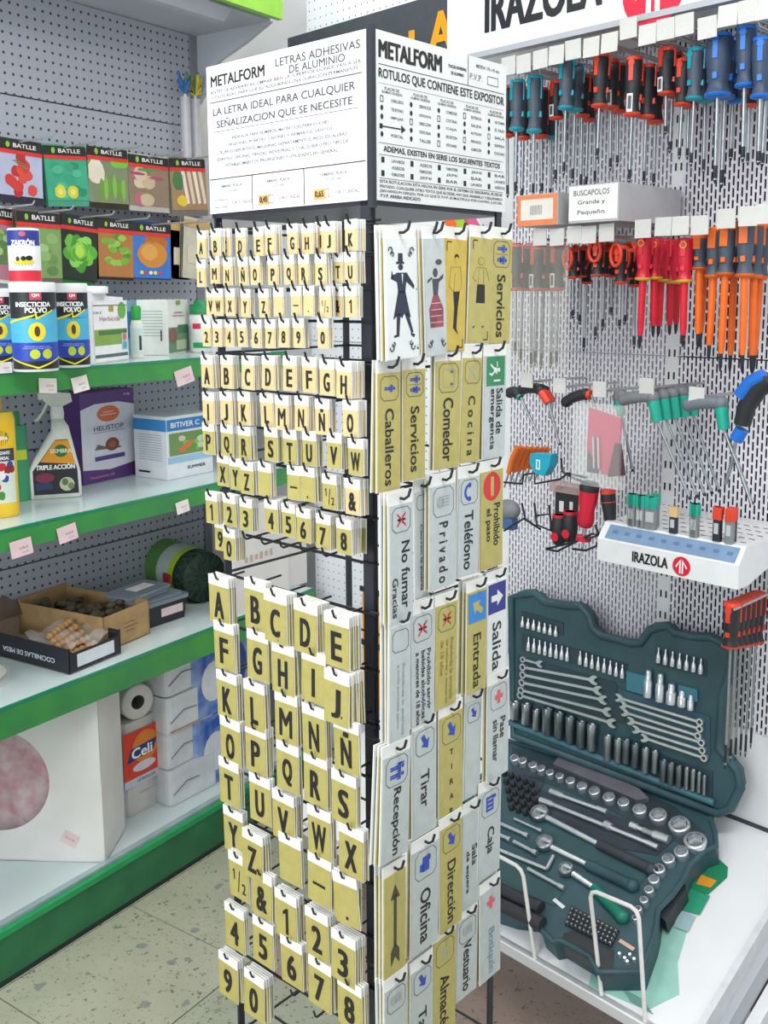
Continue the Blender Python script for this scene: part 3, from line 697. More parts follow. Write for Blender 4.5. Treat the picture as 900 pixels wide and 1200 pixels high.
def sign(tlp, trp_, blp, p, kind, lab, deco, header=True, behind=1, hmin=None):
    a, b, c = trp(*tlp, -p), trp(*trp_, -p), trp(*blp, -p)
    w_ = (b - a).length; h_ = (c - a).length
    if hmin: h_ = max(h_, hmin)
    h_ = min(h_, .185)
    ang = math.degrees(math.atan2(c.x - a.x, a.z - c.z))      # swing of the sign about its hook
    top = (a + b) / 2
    hz = top.z + .007
    M = TR @ Tr(top.x, -p, hz) @ Ry(-ang)
    lab = lab.replace('silver sign half hidden beside', 'silver sign partly hidden beside')
    root = thing('metal_sign', lab, 'sign', M, 'metal signs hung on the rack', MB().box(-w_ / 2, w_ / 2, -.0008, .0008, -.007 - h_, -.007, PLM[kind]))
    e = .0015
    bc = MB().box(-w_ / 2 - e, w_ / 2 + e, .0008, .0022, -.007 - h_ - e, .009, CARDW)
    part('backing_card', bc, root)
    mb = MB(); deco(mb, w_, h_, -.007); 
    if mb.f: part('print', mb, root)
    part('hook', MB().tube([(0, 0, 0), (0, -p * .6, -.001), (0, -p - .004, -.002), (.002, -p - .009, .002), (.004, -p - .011, .012)], .0019, WIRE, 6), rack, Tr(top.x, -.002, hz + .002))
    for k in range(behind):
        q = link('metal_sign', MB().box(-w_ / 2, w_ / 2, -.0008, .0008, -.007 - h_, -.007, PLM['g' if (kind == 's' or kind == 'w') and k == 0 else kind]).mesh('metal_sign'),
                 TR @ Tr(top.x - .002 * k + .0, -p + .006 * (k + 1), hz) @ Ry(-ang + random.uniform(-1.5, 1.5)))
        tag(q, '%s spare sign behind the one with %s' % (('nearest', 'next')[k], lab.split(' with ', 1)[-1] if ' with ' in lab else lab), 'sign', 'spare signs behind the front signs')
        q['label'] = ' '.join(q['label'].split()[:16])
        part('backing_card', bc.mesh('backing_card'), q)
    return root
Y1_ = -.0010
def D(text, icon=None, size=.40, start=.30, span=.66, col=INK, bold=.02, box=True, lines=None, bx=BLUEI):
    def f(mb, w_, h_, t):
        s = w_ * .62; cz = t - h_ * .035 - s / 2 - .001
        if box: rframe(mb, 0, cz, w_ * .80, s * 1.18, .0009, MIDINK, Y1_)
        y = Y1_ - .0002
        if icon == 'man': ic_person(mb, 0, cz, s * .8, bx, y)
        elif icon == 'wc': ic_person(mb, 0, cz + s * .25, s * .8, bx, y); ic_person(mb, 0, cz - s * .25, s * .8, bx, y, True); mb.rect(0, cz, s, .0006, MIDINK, y)
        elif icon == 'plates': mb.frame2(0, cz, s * .75, s * .75, .0008, LIGHTI, y); mb.disc(s * .2, cz + s * .25, s * .1, s * .06, GREYINK, y); mb.disc(s * .2, cz - s * .25, s * .1, s * .06, GREYINK, y)
        elif icon == 'dots':
            for dx, dz in ((-.2, .2), (.15, .25), (0, 0), (-.2, -.15), (.2, -.2)): mb.disc(dx * s, cz + dz * s, s * .09, s * .09, LIGHTI, y, 8)
        elif icon == 'cross':
            for aa in (45, -45): mb.poly([(math.cos(R(aa)) * s * .42 * q - math.sin(R(aa)) * s * .035 * r_, cz + math.sin(R(aa)) * s * .42 * q + math.cos(R(aa)) * s * .035 * r_) for q, r_ in ((-1, -1), (1, -1), (1, 1), (-1, 1))], REDI, y - .0002)
            mb.rect(0, cz, s * .55, s * .10, INK, y); mb.rect(s * .1, cz, s * .06, s * .4, INK, y); mb.rect(-s * .12, cz, s * .06, s * .3, INK, y)
        elif icon == 'hand':
            for k in range(4): mb.rect(s * .12, cz + s * (.2 - k * .12), s * .45, s * .06, LIGHTI, y)
            mb.disc(-s * .2, cz, s * .22, s * .25, LIGHTI, y, 10)
        elif icon == 'phone':
            pts = [(s * .40 * math.cos(R(a_)), cz + s * .40 * math.sin(R(a_))) for a_ in range(100, 261, 20)] + [(s * .24 * math.cos(R(a_)), cz + s * .27 * math.sin(R(a_))) for a_ in range(260, 99, -20)]
            for i in range(8): mb.poly([pts[i], pts[i + 1], pts[16 - i], pts[17 - i]], BLUEI, y)
            mb.disc(0, cz + s * .33, s * .13, s * .12, BLUEI, y - .0001, 10); mb.disc(0, cz - s * .33, s * .13, s * .12, BLUEI, y - .0001, 10)
        elif icon == 'noentry': mb.disc(0, cz, s * .62, s * .62, REDI, y, 24); mb.rect(0, cz, s * .22, s * .85, PLM['g'], y - .0002)
        elif icon in ('left', 'right', 'down'):
            mb.poly(arrow_pts(0, cz, s * .75, {'left': 180, 'right': 0, 'down': -60}[icon]), BLUEI, y)
        elif icon == 'people':
            for dz in (-.2, .12): ic_person(mb, 0, cz + s * dz, s * .85, BLUEI, y)
            mb.rect(s * .25, cz + s * .25, s * .3, s * .08, BLUEI, y)
        elif icon == 'desk': mb.rect(0, cz, s * .4, s * .6, BLUEI, y); mb.disc(s * .15, cz + s * .2, s * .14, s * .14, BLUEI, y - .0001, 10); mb.rect(-s * .25, cz - s * .1, s * .2, s * .3, BLUEI, y); 
        elif icon == 'till': mb.rect(-s * .05, cz, s * .55, s * .7, BLUEI, y); mb.rect(s * .3, cz + s * .25, s * .2, s * .15, BLUEI, y); [mb.rect(-s * .05, cz + s * .2 * k, s * .35, s * .05, PLM['s'], y - .0002) for k in (-1, 0, 1)]
        elif icon == 'redcross':
            mb.rect(0, cz, s * .62, s * .22, mat('pink_red_ink', '#e2606e', .5), y); mb.rect(0, cz, s * .22, s * .62, mat('pink_red_ink', '#e2606e', .5), y - .0001)
        elif icon == 'exitman':
            mb.rect(0, cz, w_ * .84, w_ * .80, mat('exit_green_ink', '#2c8a56', .4), y)
            ic = PLM['w']; yy = y - .0002
            mb.disc(s * .22, cz + s * .05, s * .1, s * .1, ic, yy, 10); mb.poly([(s * .12, cz + s * .12), (s * .08, cz - s * .16), (-s * .12, cz - .0), (-s * .1, cz + s * .18)], ic, yy)
            mb.poly([(-s * .1, cz + s * .15), (-s * .38, cz + s * .35), (-s * .42, cz + s * .28), (-s * .1, cz + s * .02)], ic, yy); mb.poly([(-s * .1, cz + s * .05), (-s * .3, cz - s * .1), (-s * .5, cz - s * .05), (-s * .48, cz - s * .14), (-s * .28, cz - s * .2), (-s * .05, cz - s * .03)], ic, yy)
            mb.rect(s * .1, cz - s * .42, s * .5, s * .08, ic, yy); mb.rect(s * .1, cz + s * .3, s * .06, s * .25, ic, yy)
        elif icon in ('bluein', 'blueout'):
            mb.rect(0, cz - s * .15, w_ * .92, w_ * .95, mat('sky_blue_ink' if icon == 'bluein' else 'deep_blue_ink', '#2f86d8' if icon == 'bluein' else '#2a2d8f', .4), y)
            mb.poly(arrow_pts(0, cz - s * .15, w_ * .62, 145 if icon == 'bluein' else 0), PLM['g'] if icon == 'bluein' else PLM['w'], y - .0002)
        n_ = len(lines or [])
        if text: mb.text(text, 0, t - h_ * (start + span / 2), h_ * span, w_ * size, col, Y1_ - .0002, bold, True)
        for i, (tt, xx, st_, sp_, sz_) in enumerate(lines or []): mb.text(tt, xx * w_, t - h_ * (st_ + sp_ / 2), h_ * sp_, w_ * sz_, col, Y1_ - .0002, bold, True)
    return f
def scroll(mb, cx, cz, s, mt, fx, fz):
    for r0, (ox, oz) in ((.5, (0, 0)), (.35, (.5, -.7))):
        pts = [(cx + fx * s * (ox + r0 * math.cos(R(a_))), cz + fz * s * (oz + r0 * math.sin(R(a_)))) for a_ in range(-90, 200, 32)]
        mb.tube([(p[0], Y1_ - .0006, p[1]) for p in pts], .0007, mt, 4)
def gentleman(mb, w_, h_, t):
    for fx in (-1, 1):
        for fz, cz in ((1, t - .014), (-1, t - h_ + .014)): scroll(mb, fx * w_ * .36, cz, .007, FIGI, -fx, fz)
    X = lambda *p: [(x * w_, t - z * h_) for x, z in p]
    A = lambda *p: mb.poly(X(*p), FIGI, Y1_)
    A((-.17, .19), (.10, .19), (.10, .21), (-.17, .21)); A((-.10, .12), (.05, .12), (.06, .19), (-.11, .19))
    mb.disc(-.02 * w_, t - .235 * h_, w_ * .085, h_ * .026, FIGI, Y1_)
    A((-.18, .28), (.20, .28), (.12, .45), (-.12, .45)); A((-.12, .43), (.12, .43), (.30, .66), (.08, .62), (0, .66), (-.12, .63), (-.30, .67))
    A((.18, .28), (.44, .39), (.42, .42), (.14, .35)); A((-.18, .29), (-.14, .36), (-.36, .33), (-.34, .30)); A((-.33, .27), (-.30, .27), (-.27, .33), (-.33, .33))
    A((-.18, .62), (-.05, .62), (-.10, .79), (-.20, .80)); A((.08, .62), (.22, .62), (.38, .78), (.32, .80)); A((-.28, .80), (-.10, .79), (-.10, .81), (-.28, .82)); A((.28, .79), (.44, .80), (.40, .83), (.30, .81))
    mb.poly(X((.0, .29), (.05, .29), (.03, .38)), PLM['w'], Y1_ - .0003)
def lady(mb, w_, h_, t):
    X = lambda *p: [(x * w_, t - z * h_) for x, z in p]; gi = mat('charcoal_figure_ink', '#4a4a52', .5)
    mb.disc(0, t - .29 * h_, w_ * .12, h_ * .04, gi, Y1_); mb.disc(.18 * w_, t - .2 * h_, w_ * .16, h_ * .025, gi, Y1_)
    mb.poly(X((-.16, .34), (.18, .34), (.10, .48), (-.12, .48)), gi, Y1_); mb.poly(X((.16, .34), (.4, .3), (.38, .34), (.12, .38)), gi, Y1_); mb.poly(X((-.16, .34), (-.4, .38), (-.38, .35), (-.16, .32)), gi, Y1_)
    mb.poly(X((-.12, .48), (.12, .48), (.36, .60), (.34, .76), (-.3, .76), (-.34, .6)), WINE, Y1_)
    for k in range(4): mb.rect(0, t - (.55 + .055 * k) * h_, w_ * (.5 + .04 * k), .0009, PLM['s'], Y1_ - .0003)
    for fx in (-1, 1): scroll(mb, fx * w_ * .34, t - h_ + .014, .006, gi, -fx, -1)
def cornered(mb, w_, h_, t):
    for fx, z0, z1 in ((-1, t - .004, t - .016), (1, t - h_ + .004, t - h_ + .016)):
        mb.rect(fx * w_ * .40, (z0 + z1) / 2, .0016, .012, INK, Y1_); mb.rect(fx * w_ * .30, z0 - fx * 0, .010, .0016, INK, Y1_)
def goldman(mb, w_, h_, t):
    cornered(mb, w_, h_, t); X = lambda *p: [(x * w_, t - z * h_) for x, z in p]; li = mat('gold_line_ink', '#a58a3a', .5)
    mb.disc(.04 * w_, t - .155 * h_, w_ * .10, h_ * .025, INK, Y1_); mb.disc(.04 * w_, t - .18 * h_, w_ * .08, h_ * .025, PLM['G'], Y1_ - .0002)
    for a_, b_ in (((-.2, .25), (-.28, .42)), ((-.28, .42), (-.05, .47)), ((.22, .24), (.3, .4)), ((-.2, .25), (.22, .24)), ((-.02, .3), (-.05, .47)), ((.3, .4), (.2, .47))):
        mb.tube([(a_[0] * w_, Y1_, t - a_[1] * h_), (b_[0] * w_, Y1_, t - b_[1] * h_)], .0004, li, 4)
    mb.poly(X((-.08, .47), (.22, .46), (.14, .62), (.10, .80), (-.05, .80), (-.02, .62)), INK, Y1_); mb.poly(X((-.02, .80), (.10, .80), (.20, .86), (.08, .83)), INK, Y1_)
def goldwoman(mb, w_, h_, t):
    cornered(mb, w_, h_, t); X = lambda *p: [(x * w_, t - z * h_) for x, z in p]; li = mat('gold_line_ink', '#a58a3a', .5)
    mb.disc(0, t - .22 * h_, w_ * .16, h_ * .04, li, Y1_); mb.disc(0, t - .222 * h_, w_ * .13, h_ * .033, GOLD, Y1_ - .0002)
    for a_, b_ in (((-.2, .28), (-.38, .38)), ((-.38, .38), (-.2, .42)), ((.22, .28), (.4, .4)), ((-.2, .28), (.22, .28)), ((-.1, .3), (-.12, .45)), ((.12, .3), (.14, .45))):
        mb.tube([(a_[0] * w_, Y1_, t - a_[1] * h_), (b_[0] * w_, Y1_, t - b_[1] * h_)], .0004, li, 4)
    mb.poly(X((-.16, .44), (.2, .44), (.22, .62), (-.2, .62)), INK, Y1_); mb.poly(X((-.35, .86), (-.2, .83), (-.25, .86)), INK, Y1_); mb.poly(X((.1, .84), (.24, .84), (.14, .86)), INK, Y1_)
P0 = .042
# topmost row
sign((451, 280), (486, 279), (454, 423), P0 + .012, 'w', 'white sign with a black silhouette of a gentleman in a top hat', gentleman, behind=2)
sign((489, 280), (513, 279), (493, 415), P0 - .006, 'g', 'gold sign with a black lady half hidden beside the top hat sign', lady, behind=0)
sign((496, 280), (520, 279), (500, 418), P0 + .004, 's', 'silver sign with a lady in a wine red crinoline', lady)
sign((521, 280), (547, 281), (518, 412), P0, 'G', 'gold sign with a thin man in black trousers', goldman, behind=2)
sign((552, 279), (577, 279), (548, 403), P0, 'g', 'gold sign with a woman in a black skirt', goldwoman)
sign((576, 280), (600, 280), (573, 404), P0 - .006, 'g', 'gold sign with the word Servicios beside the skirt sign', D('Servicios', 'wc', .40, .34, .60), behind=0)
# second row
sign((442.5, 438), (469, 436), (442.5, 577), P0, 'g', 'gold sign with the word Caballeros and a blue man', D('Caballeros', 'man', .38, .30, .66))
sign((473, 435), (498, 431), (473, 565), P0, 'g', 'gold sign with the word Servicios in the second row', D('Servicios', 'wc', .40, .33, .60))
sign((511, 425), (540, 421), (509, 552), P0, 'g', 'gold sign with the word Comedor', D('Comedor', 'plates', .40, .34, .60))
sign((543, 421), (565, 418), (539, 544), P0, 'g', 'gold sign with the wide-spaced word Cocina', D('C o c i n a', 'dots', .36, .36, .58))
sign((568, 418), (593, 415), (566, 539), P0, 's', 'silver exit sign with a green running man', D(None, 'exitman', box=False, lines=(('Salida de', .20, .32, .45, .30), ('emergencia', -.14, .32, .60, .27))), behind=2)
# third row
sign((456, 593), (483, 588), (457, 731), P0 + .014, 's', 'silver sign with the words No fumar and Gracias', D(None, 'cross', lines=(('No fumar', .18, .32, .58, .36), ('Gracias', -.28, .62, .34, .24))), behind=2)
sign((486, 577), (502, 574), (487, 704), P0 - .008, 's', 'silver sign with Cierren la puerta', D(None, None, lines=(('Por favor', .25, .30, .30, .22), ('Cierren la puerta', -.1, .30, .62, .2))), behind=0)
sign((504, 570), (534, 566), (504, 691), P0 + .004, 's', 'silver sign with the word Privado', D('P r i v a d o', 'hand', .34, .36, .60, bx=BLUEI))
sign((537.7, 561), (562, 557), (535.5, 677), P0 + .002, 's', 'silver sign with the word Teléfono and a blue handset', D('Teléfono', 'phone', .42, .34, .60))
sign((563, 554), (589, 549), (562.5, 669), P0, 'g', 'gold sign with a red no entry disc', D(None, 'noentry', box=False, lines=(('Prohibido', .22, .34, .44, .28), ('el paso', -.16, .38, .34, .28))))
# fourth row
sign((457, 738), (481, 730), (456, 876), P0 + .012, 's', 'silver sign with a blank frame and very faint print', D(None, None, col=LIGHTI, lines=(('Prohibida la entrada', .16, .32, .62, .14), ('a toda persona ajena', -.1, .32, .55, .14))), behind=2)
sign((481, 725), (508, 711), (482, 855), P0 + .004, 's', 'silver sign with a red crossed bottle about drinks', D(None, 'cross', lines=(('Prohibido servir', .26, .34, .56, .17), ('bebidas alcohólicas', .02, .34, .62, .17), ('a menores de 18 años', -.22, .34, .66, .17))))
sign((511, 711), (536, 704), (509, 833), P0 + .004, 'g', 'gold sign with a faint orange cross and small print', D(None, 'cross', col=mat('gold_line_ink', '#a58a3a', .5), lines=(('Prohibida la entrada', .25, .34, .60, .15), ('de señores y menores', .02, .34, .62, .15), ('de 18 años', -.2, .34, .34, .15))))
sign((548, 697), (570, 687), (547, 816), P0 + .006, 'g', 'gold sign with the word Entrada and a light blue arrow', D('Entrada', 'bluein', .40, .42, .54, box=False), behind=2)
sign((571, 685), (593, 676), (570, 799), P0, 'w', 'white sign with the word Salida and a dark blue arrow', D('Salida', 'blueout', .46, .42, .50, box=False), behind=1)
# fifth row
sign((449, 889), (481, 877), (446, 1014), P0 + .014, 's', 'silver sign with the word Recepción and blue figures', D('Recepción', 'people', .34, .32, .64), behind=3 - 1)
sign((484, 858), (511, 845), (484, 985), P0 + .004, 's', 'silver sign with the lower case word Tirar', D('Tirar', 'down', .36, .40, .34))
sign((515, 841), (542, 832), (515, 963), P0 + .004, 'g', 'gold sign with spaced upright capitals', D(None, 'down', lines=(), box=True), behind=1)
sign((546, 826), (564, 817), (544, 938), P0 - .004, 's', 'silver narrow sign with an arrow behind its neighbours', D(None, 'down'), behind=1)
sign((572, 805), (596, 793), (571, 917), P0 + .004, 's', 'silver sign with a pink cross and Pase sin llamar', D(None, 'redcross', lines=(('Pase', .2, .38, .22, .26), ('sin llamar', -.14, .38, .44, .26))), behind=1)
# sixth row
sign((450, 1029), (475, 1017), (450, 1152), P0 + .012, 'g', 'gold sign with a long dark arrow', lambda mb, w_, h_, t: (mb.rect(0, t - h_ * .45, w_ * .14, h_ * .5, mat('dark_arrow_ink', '#4a4632', .5), Y1_),
     mb.poly([(-w_ * .22, t - h_ * .24), (w_ * .22, t - h_ * .24), (0, t - h_ * .10)], mat('dark_arrow_ink', '#4a4632', .5), Y1_), mb.poly([(-w_ * .2, t - h_ * .88), (0, t - h_ * .80), (w_ * .2, t - h_ * .88), (w_ * .2, t - h_ * .74), (0, t - h_ * .66), (-w_ * .2, t - h_ * .74)], mat('dark_arrow_ink', '#4a4632', .5), Y1_)), behind=2)
sign((483, 999), (514, 985), (482, 1121), P0 + .008, 's', 'silver sign with the word Oficina and a blue desk', D('Oficina', 'desk', .38, .40, .52))
sign((516, 973), (541, 959), (516, 1095), P0 + .008, 'g', 'gold sign with the word Dirección', D('Dirección', 'down', .38, .34, .60))
sign((542, 958), (562, 943), (541, 1070), P0 - .002, 's', 'silver sign with the words Sala de espera', D(None, None, box=False, lines=(('Sala', .2, .36, .22, .30), ('de espera', -.2, .40, .44, .24))), behind=0)
sign((562, 931), (587, 917), (560, 1034), P0, 's', 'silver sign with the word Caja and a blue till', D('Caja', 'till', .40, .44, .30))
# seventh row
sign((451, 1160), (477, 1147), (451, 1290), P0 + .014, 's', 'silver sign with a framed drawing at the foot of the rack', D(None, 'hand'), behind=2, hmin=.16)
sign((482, 1140), (507, 1125), (482, 1260), P0 + .006, 's', 'silver sign with the word Taller', D('Taller', 'down', .38, .40, .42), hmin=.16)
sign((508, 1105), (534, 1091), (507, 1226), P0 + .004, 'g', 'gold sign with the word Almacén', D('Almacén', 'dots', .40, .36, .56), hmin=.16)
sign((536, 1082), (560, 1065), (534, 1176), P0 - .002, 's', 'silver sign with the word Vestuario', D('Vestuario', 'hand', .38, .30, .62), behind=1)
sign((563, 1050), (586, 1032), (563, 1155), P0, 's', 'silver sign with a red cross and faded Botiquín', D('Botiquín', 'redcross', .38, .44, .50, col=mat('faded_blue_ink', '#7f9db5', .5), box=False), behind=1)
for o in list(bpy.data.objects):
    if o.get('label') == 'gold sign with spaced upright capitals':
        mb = MB()
        for k, ch in enumerate('TIRAR'): mb.text(ch, 0, -.007 - .165 * (.34 + .135 * k), .008 if ch != 'I' else .0016, .0085, INK, Y1_ - .0002, .02)
        part('lettering', mb, o)
# ================================================================== GOODS ON THE LEFT SHELVES
Z1 += .0008; Z2 += .0008; Z3 += .0008; ZB += .0008
def gp(u, v, z): return hit(G, u, v, 'z', z)
GI = G.inverted(); EG = GI @ EYEP
def depth(p, fr=G): return (fr @ p - EYEP).dot(FWD)
def face_rot(p): return math.degrees(math.atan2(EG.y - p.y, EG.x - p.x)) + 90
def stand(uL, uR, vb, vt, z):
    """round thing on a shelf: matrix at its base centre with -y towards the viewer, radius, height"""
    uc = (uL + uR) / 2; p = gp(uc, vb, z); r = (uR - uL) / 2 * depth(p) / F
    d = (Vector((EG.x, EG.y, 0)) - Vector((p.x, p.y, 0))).normalized()
    c = Vector((p.x, p.y, z)) - d * r; h = hit(G, uc, vt, 'y', c.y).z - z
    return Tr(c.x, c.y, z) @ Rz(face_rot(c)), r, h
def boxat(blp, brp, tlp, z):
    """box on a shelf from its front bottom corners and front top left corner"""
    a, b = gp(*blp, z), gp(*brp, z); w_ = (b - a).length; rz = math.degrees(math.atan2(b.y - a.y, b.x - a.x))
    M = Tr(a.x, a.y, z) @ Rz(rz); h = hit(G @ M, *tlp, 'y', 0).z
    return M, w_, h
def L_(x): return C(x)
def blob(mb, cx, cz, rx, rz, col, y=-.0012, n=12, jit=.12): return mb.disc(cx, cz, rx, rz, C(col), y, n, jit=jit)
def veg_tomato(mb, w_, h_):
    mb.rect(0, -.02 * h_, w_, h_ * .72, C('#b9bcd6'), -.001)
    for k in range(13): blob(mb, random.uniform(-.28, .26) * w_ * (1 if k < 7 else .6), (-.32 + .045 * k) * h_, w_ * .11, w_ * .11, random.choice(('#cf3a33', '#d94b3c', '#b52d2b')), -.0012 - k * .00005)
    for k in range(4): blob(mb, (-.1 + .07 * k) * w_, (.16 - .03 * k) * h_, w_ * .10, w_ * .012, '#6e8a4a', -.002, 6)
def veg_cuke(mb, w_, h_):
    mb.rect(0, -.02 * h_, w_, h_ * .76, C('#3fa883'), -.001)
    for k in range(14): blob(mb, random.uniform(-.42, .42) * w_, random.uniform(-.32, .28) * h_, w_ * .12, w_ * .08, random.choice(('#37a07a', '#54b892', '#2c8a66')), -.0012 - k * .00003)
    for x in (-.3, .0): blob(mb, x * w_ + .1 * w_, -.26 * h_, w_ * .13, w_ * .13, '#d9d23c', -.0018); blob(mb, x * w_ + .1 * w_, -.26 * h_, w_ * .06, w_ * .06, '#e8e27a', -.002)
def veg_beans(mb, w_, h_):
    mb.rect(0, -.02 * h_, w_, h_ * .76, C('#7e8a6a'), -.001); blob(mb, -.3 * w_, .1 * h_, w_ * .2, w_ * .25, '#e6dcc6'); blob(mb, .3 * w_, .3 * h_, w_ * .25, w_ * .12, '#7cc23a')
    for k in range(6): blob(mb, (-.18 + .11 * k) * w_, (-.12 - .02 * abs(k - 3)) * h_, w_ * .055, h_ * .20, ('#6a9a3c', '#88b64e')[k % 2], -.0014 - k * .00004)
def veg_turnip(mb, w_, h_):
    mb.rect(0, -.02 * h_, w_, h_ * .76, C('#8e7a62'), -.001)
    for k in range(6): blob(mb, random.uniform(-.3, .3) * w_, random.uniform(-.3, .2) * h_, w_ * .17, w_ * .13, ('#d9c7a6', '#b9677e', '#cbb592')[k % 3], -.0013 - k * .00005)
    for k in range(5): blob(mb, random.uniform(-.3, .35) * w_, random.uniform(.1, .3) * h_, w_ * .2, w_ * .03, ('#b14a6c', '#5f9a50')[k % 2], -.002 - k * .00003, 8)
def veg_leek(mb, w_, h_):
    mb.rect(0, -.02 * h_, w_, h_ * .76, C('#a8855e'), -.001)
    for k in range(4):
        x = (-.15 + .16 * k) * w_; mb.poly([(x - w_ * .05, h_ * .28), (x + w_ * .05, h_ * .28), (x + w_ * .14, -h_ * .28), (x + w_ * .06, -h_ * .30)], C(('#f1e6d8', '#e4d2c2')[k % 2]), -.0013 - k * .00004)
    blob(mb, -.22 * w_, -.24 * h_, w_ * .14, w_ * .12, '#e8c93a', -.002); blob(mb, -.3 * w_, .1 * h_, w_ * .16, w_ * .2, '#4e7a48', -.0013)
def veg_leaf(mb, w_, h_):
    mb.rect(0, -.05 * h_, w_, h_ * .76, C('#7fa05e'), -.001)
    for k in range(16): blob(mb, random.uniform(-.4, .4) * w_, random.uniform(-.35, .25) * h_, w_ * .14, w_ * .10, random.choice(('#6d9450', '#8fb26c', '#a2c180', '#5f8648')), -.0012 - k * .00003)
def veg_lettuce(mb, w_, h_):
    mb.rect(0, -.05 * h_, w_, h_ * .85, C('#1f2a1c'), -.001)
    for k in range(22):
        a = k * 2.4; r = .36 * (1 - k / 24); blob(mb, math.cos(a) * r * w_, (math.sin(a) * r * .62 - .06) * h_, w_ * .15, w_ * .15, ('#5fae34', '#79c548', '#4a9a2a', '#92d65c')[k % 4], -.0012 - k * .00004)
    blob(mb, 0, -.05 * h_, w_ * .12, w_ * .14, '#b9e04c', -.0024); mb.rect(.18 * w_, .36 * h_, w_ * .6, h_ * .10, C('#58c23c'), -.0016)
def veg_rocket(mb, w_, h_):
    mb.rect(0, -.05 * h_, w_, h_ * .80, C('#b5783f'), -.001)
    for k in range(20): blob(mb, random.uniform(-.35, .38) * w_, random.uniform(-.22, .22) * h_, w_ * .12, w_ * .07, random.choice(('#7fae3c', '#9ac653', '#5f8c2e')), -.0012 - k * .00003)
    mb.rect(.15 * w_, .38 * h_, w_ * .65, h_ * .12, C('#6cc83c'), -.0018)
def veg_onion(mb, w_, h_):
    mb.rect(0, -.05 * h_, w_, h_ * .85, C('#3f78c9'), -.001); blob(mb, .1 * w_, .16 * h_, w_ * .30, w_ * .22, '#c06a28', -.0012)
    blob(mb, 0, -.06 * h_, w_ * .40, h_ * .23, '#d68b34', -.0016, 20, .02); blob(mb, -.08 * w_, -.02 * h_, w_ * .22, h_ * .14, '#e4a552', -.0018, 16, .03); mb.poly([(-.06 * w_, .14 * h_), (.06 * w_, .14 * h_), (.02 * w_, .26 * h_)], C('#b97a3a'), -.002)
    for k in range(5): blob(mb, (-.3 + .12 * k) * w_, -.38 * h_, w_ * .05, w_ * .04, ('#f0e04c', '#d23a3a', '#e8e8e8')[k % 3], -.0018)
def veg_plain(mb, w_, h_): mb.rect(0, .40 * h_, w_, h_ * .12, C('#c9a66a'), -.001); mb.rect(-.1 * w_, -.1 * h_, w_ * .5, h_ * .3, C('#d9cfb8'), -.001)
def packet(tlp, trp_, blp, y, lab, pic, brand=True, hc='#22201f', base='#e9e4da', n=2, hb=.40):
    a, b, c = hit(G, *tlp, 'y', y), hit(G, *trp_, 'y', y), hit(G, *blp, 'y', y)
    w_, h_ = (b - a).length, (c - a).length; ang = math.degrees(math.atan2(c.x - a.x, a.z - c.z)); top = (a + b) / 2
    M = G @ Tr(top.x, y, top.z) @ Ry(-ang) @ Tr(0, 0, -h_ / 2)
    def body():
        m_ = MB(); q = []
        for i in range(5):
            for j in range(5):
                x, z = (i / 4 - .5) * w_, (j / 4 - .5) * h_; bul = .003 * math.sin(math.pi * i / 4) * math.sin(math.pi * j / 4)
                q.append((x, bul, z))
        fs = [(i * 5 + j, i * 5 + 5 + j, i * 5 + 6 + j, i * 5 + j + 1) for i in range(4) for j in range(4)]
        m_.add([(x, .0005 - 0 * bq, z) for x, bq, z in q], fs, C(base)); m_.add([(x, .0015 + bq, z) for x, bq, z in q], [f[::-1] for f in fs], C(base))
        m_.box(-w_ / 2, w_ / 2, .0005, .0015, -h_ / 2, h_ / 2, C(base)); return m_
    t = thing('seed_packet', lab, 'packet', M, 'seed packets hung on the pegboard', body())
    mb = MB(); pic(mb, w_, h_); part('printed_picture', mb, t)
    if brand:
        mb = MB(); mb.rect(0, h_ * hb, w_, h_ * .15, C(hc), -.0022); mb.rect(0, h_ * (hb - .105), w_, h_ * .06, C('#e0322e'), -.0022)
        mb.text('BATLLE', w_ * .10, h_ * hb, w_ * .52, h_ * .065, C('#f4f4f0'), -.0026, .03); blob(mb, -.28 * w_, h_ * hb, w_ * .045, w_ * .06, '#8cc63f', -.0026, 8)
        part('brand_band', mb, t)
    for k in range(n):
        q = thing('seed_packet', '%s seed packet in the stack of the %s' % (ORD[k + 1], lab), 'packet', M @ Tr(.001 * (k + 1), .008 * (k + 1), .001) @ Ry(random.uniform(-1.5, 1.5)), 'seed packets hung on the pegboard', t.data)
        q['label'] = ' '.join(q['label'].split()[:16])
    hk = MB().tube([(0, BK - y, .005), (0, 0, 0), (0, -.13, .002), (0, -.138, .010)], .0024, mat('zinc_wire', '#c9cbcd', .3, .7))
    part('pegboard_hook', hk, unit, Tr(top.x, y, top.z - .006))
YP = .31
packet((-4, 161), (48, 166), (-1, 238), YP, 'seed packet picturing red cherry tomatoes', veg_tomato, base='#c6c8de')
packet((49, 166), (99, 173), (57, 240), YP, 'seed packet picturing green leaves and a yellow slice', veg_cuke, base='#58b596')
packet((101, 171), (148, 178), (105, 243), YP, 'seed packet picturing broad beans in the pod', veg_beans, base='#e6dcc6', hb=.44)
packet((149, 179), (196, 184), (152, 247), YP, 'seed packet picturing pale turnips', veg_turnip)
packet((197, 181), (239, 188), (203, 251), YP, 'seed packet picturing long white radishes', veg_leek)
packet((-22, 240), (20, 242), (-22, 332), YP, 'seed packet picturing red leaves at the photo edge', lambda m_, w_, h_: (m_.rect(0, 0, w_, h_ * .9, C('#b5788a'), -.001), veg_leaf(m_, w_, h_ * .6)))
packet((18, 244), (70, 249), (22, 331), YP - .02, 'seed packet picturing pale green leaf shoots', veg_leaf, base='#9a8a80')
packet((71, 251), (114, 254), (71, 329), YP, 'seed packet picturing a bright green lettuce', veg_lettuce, base='#22301e')
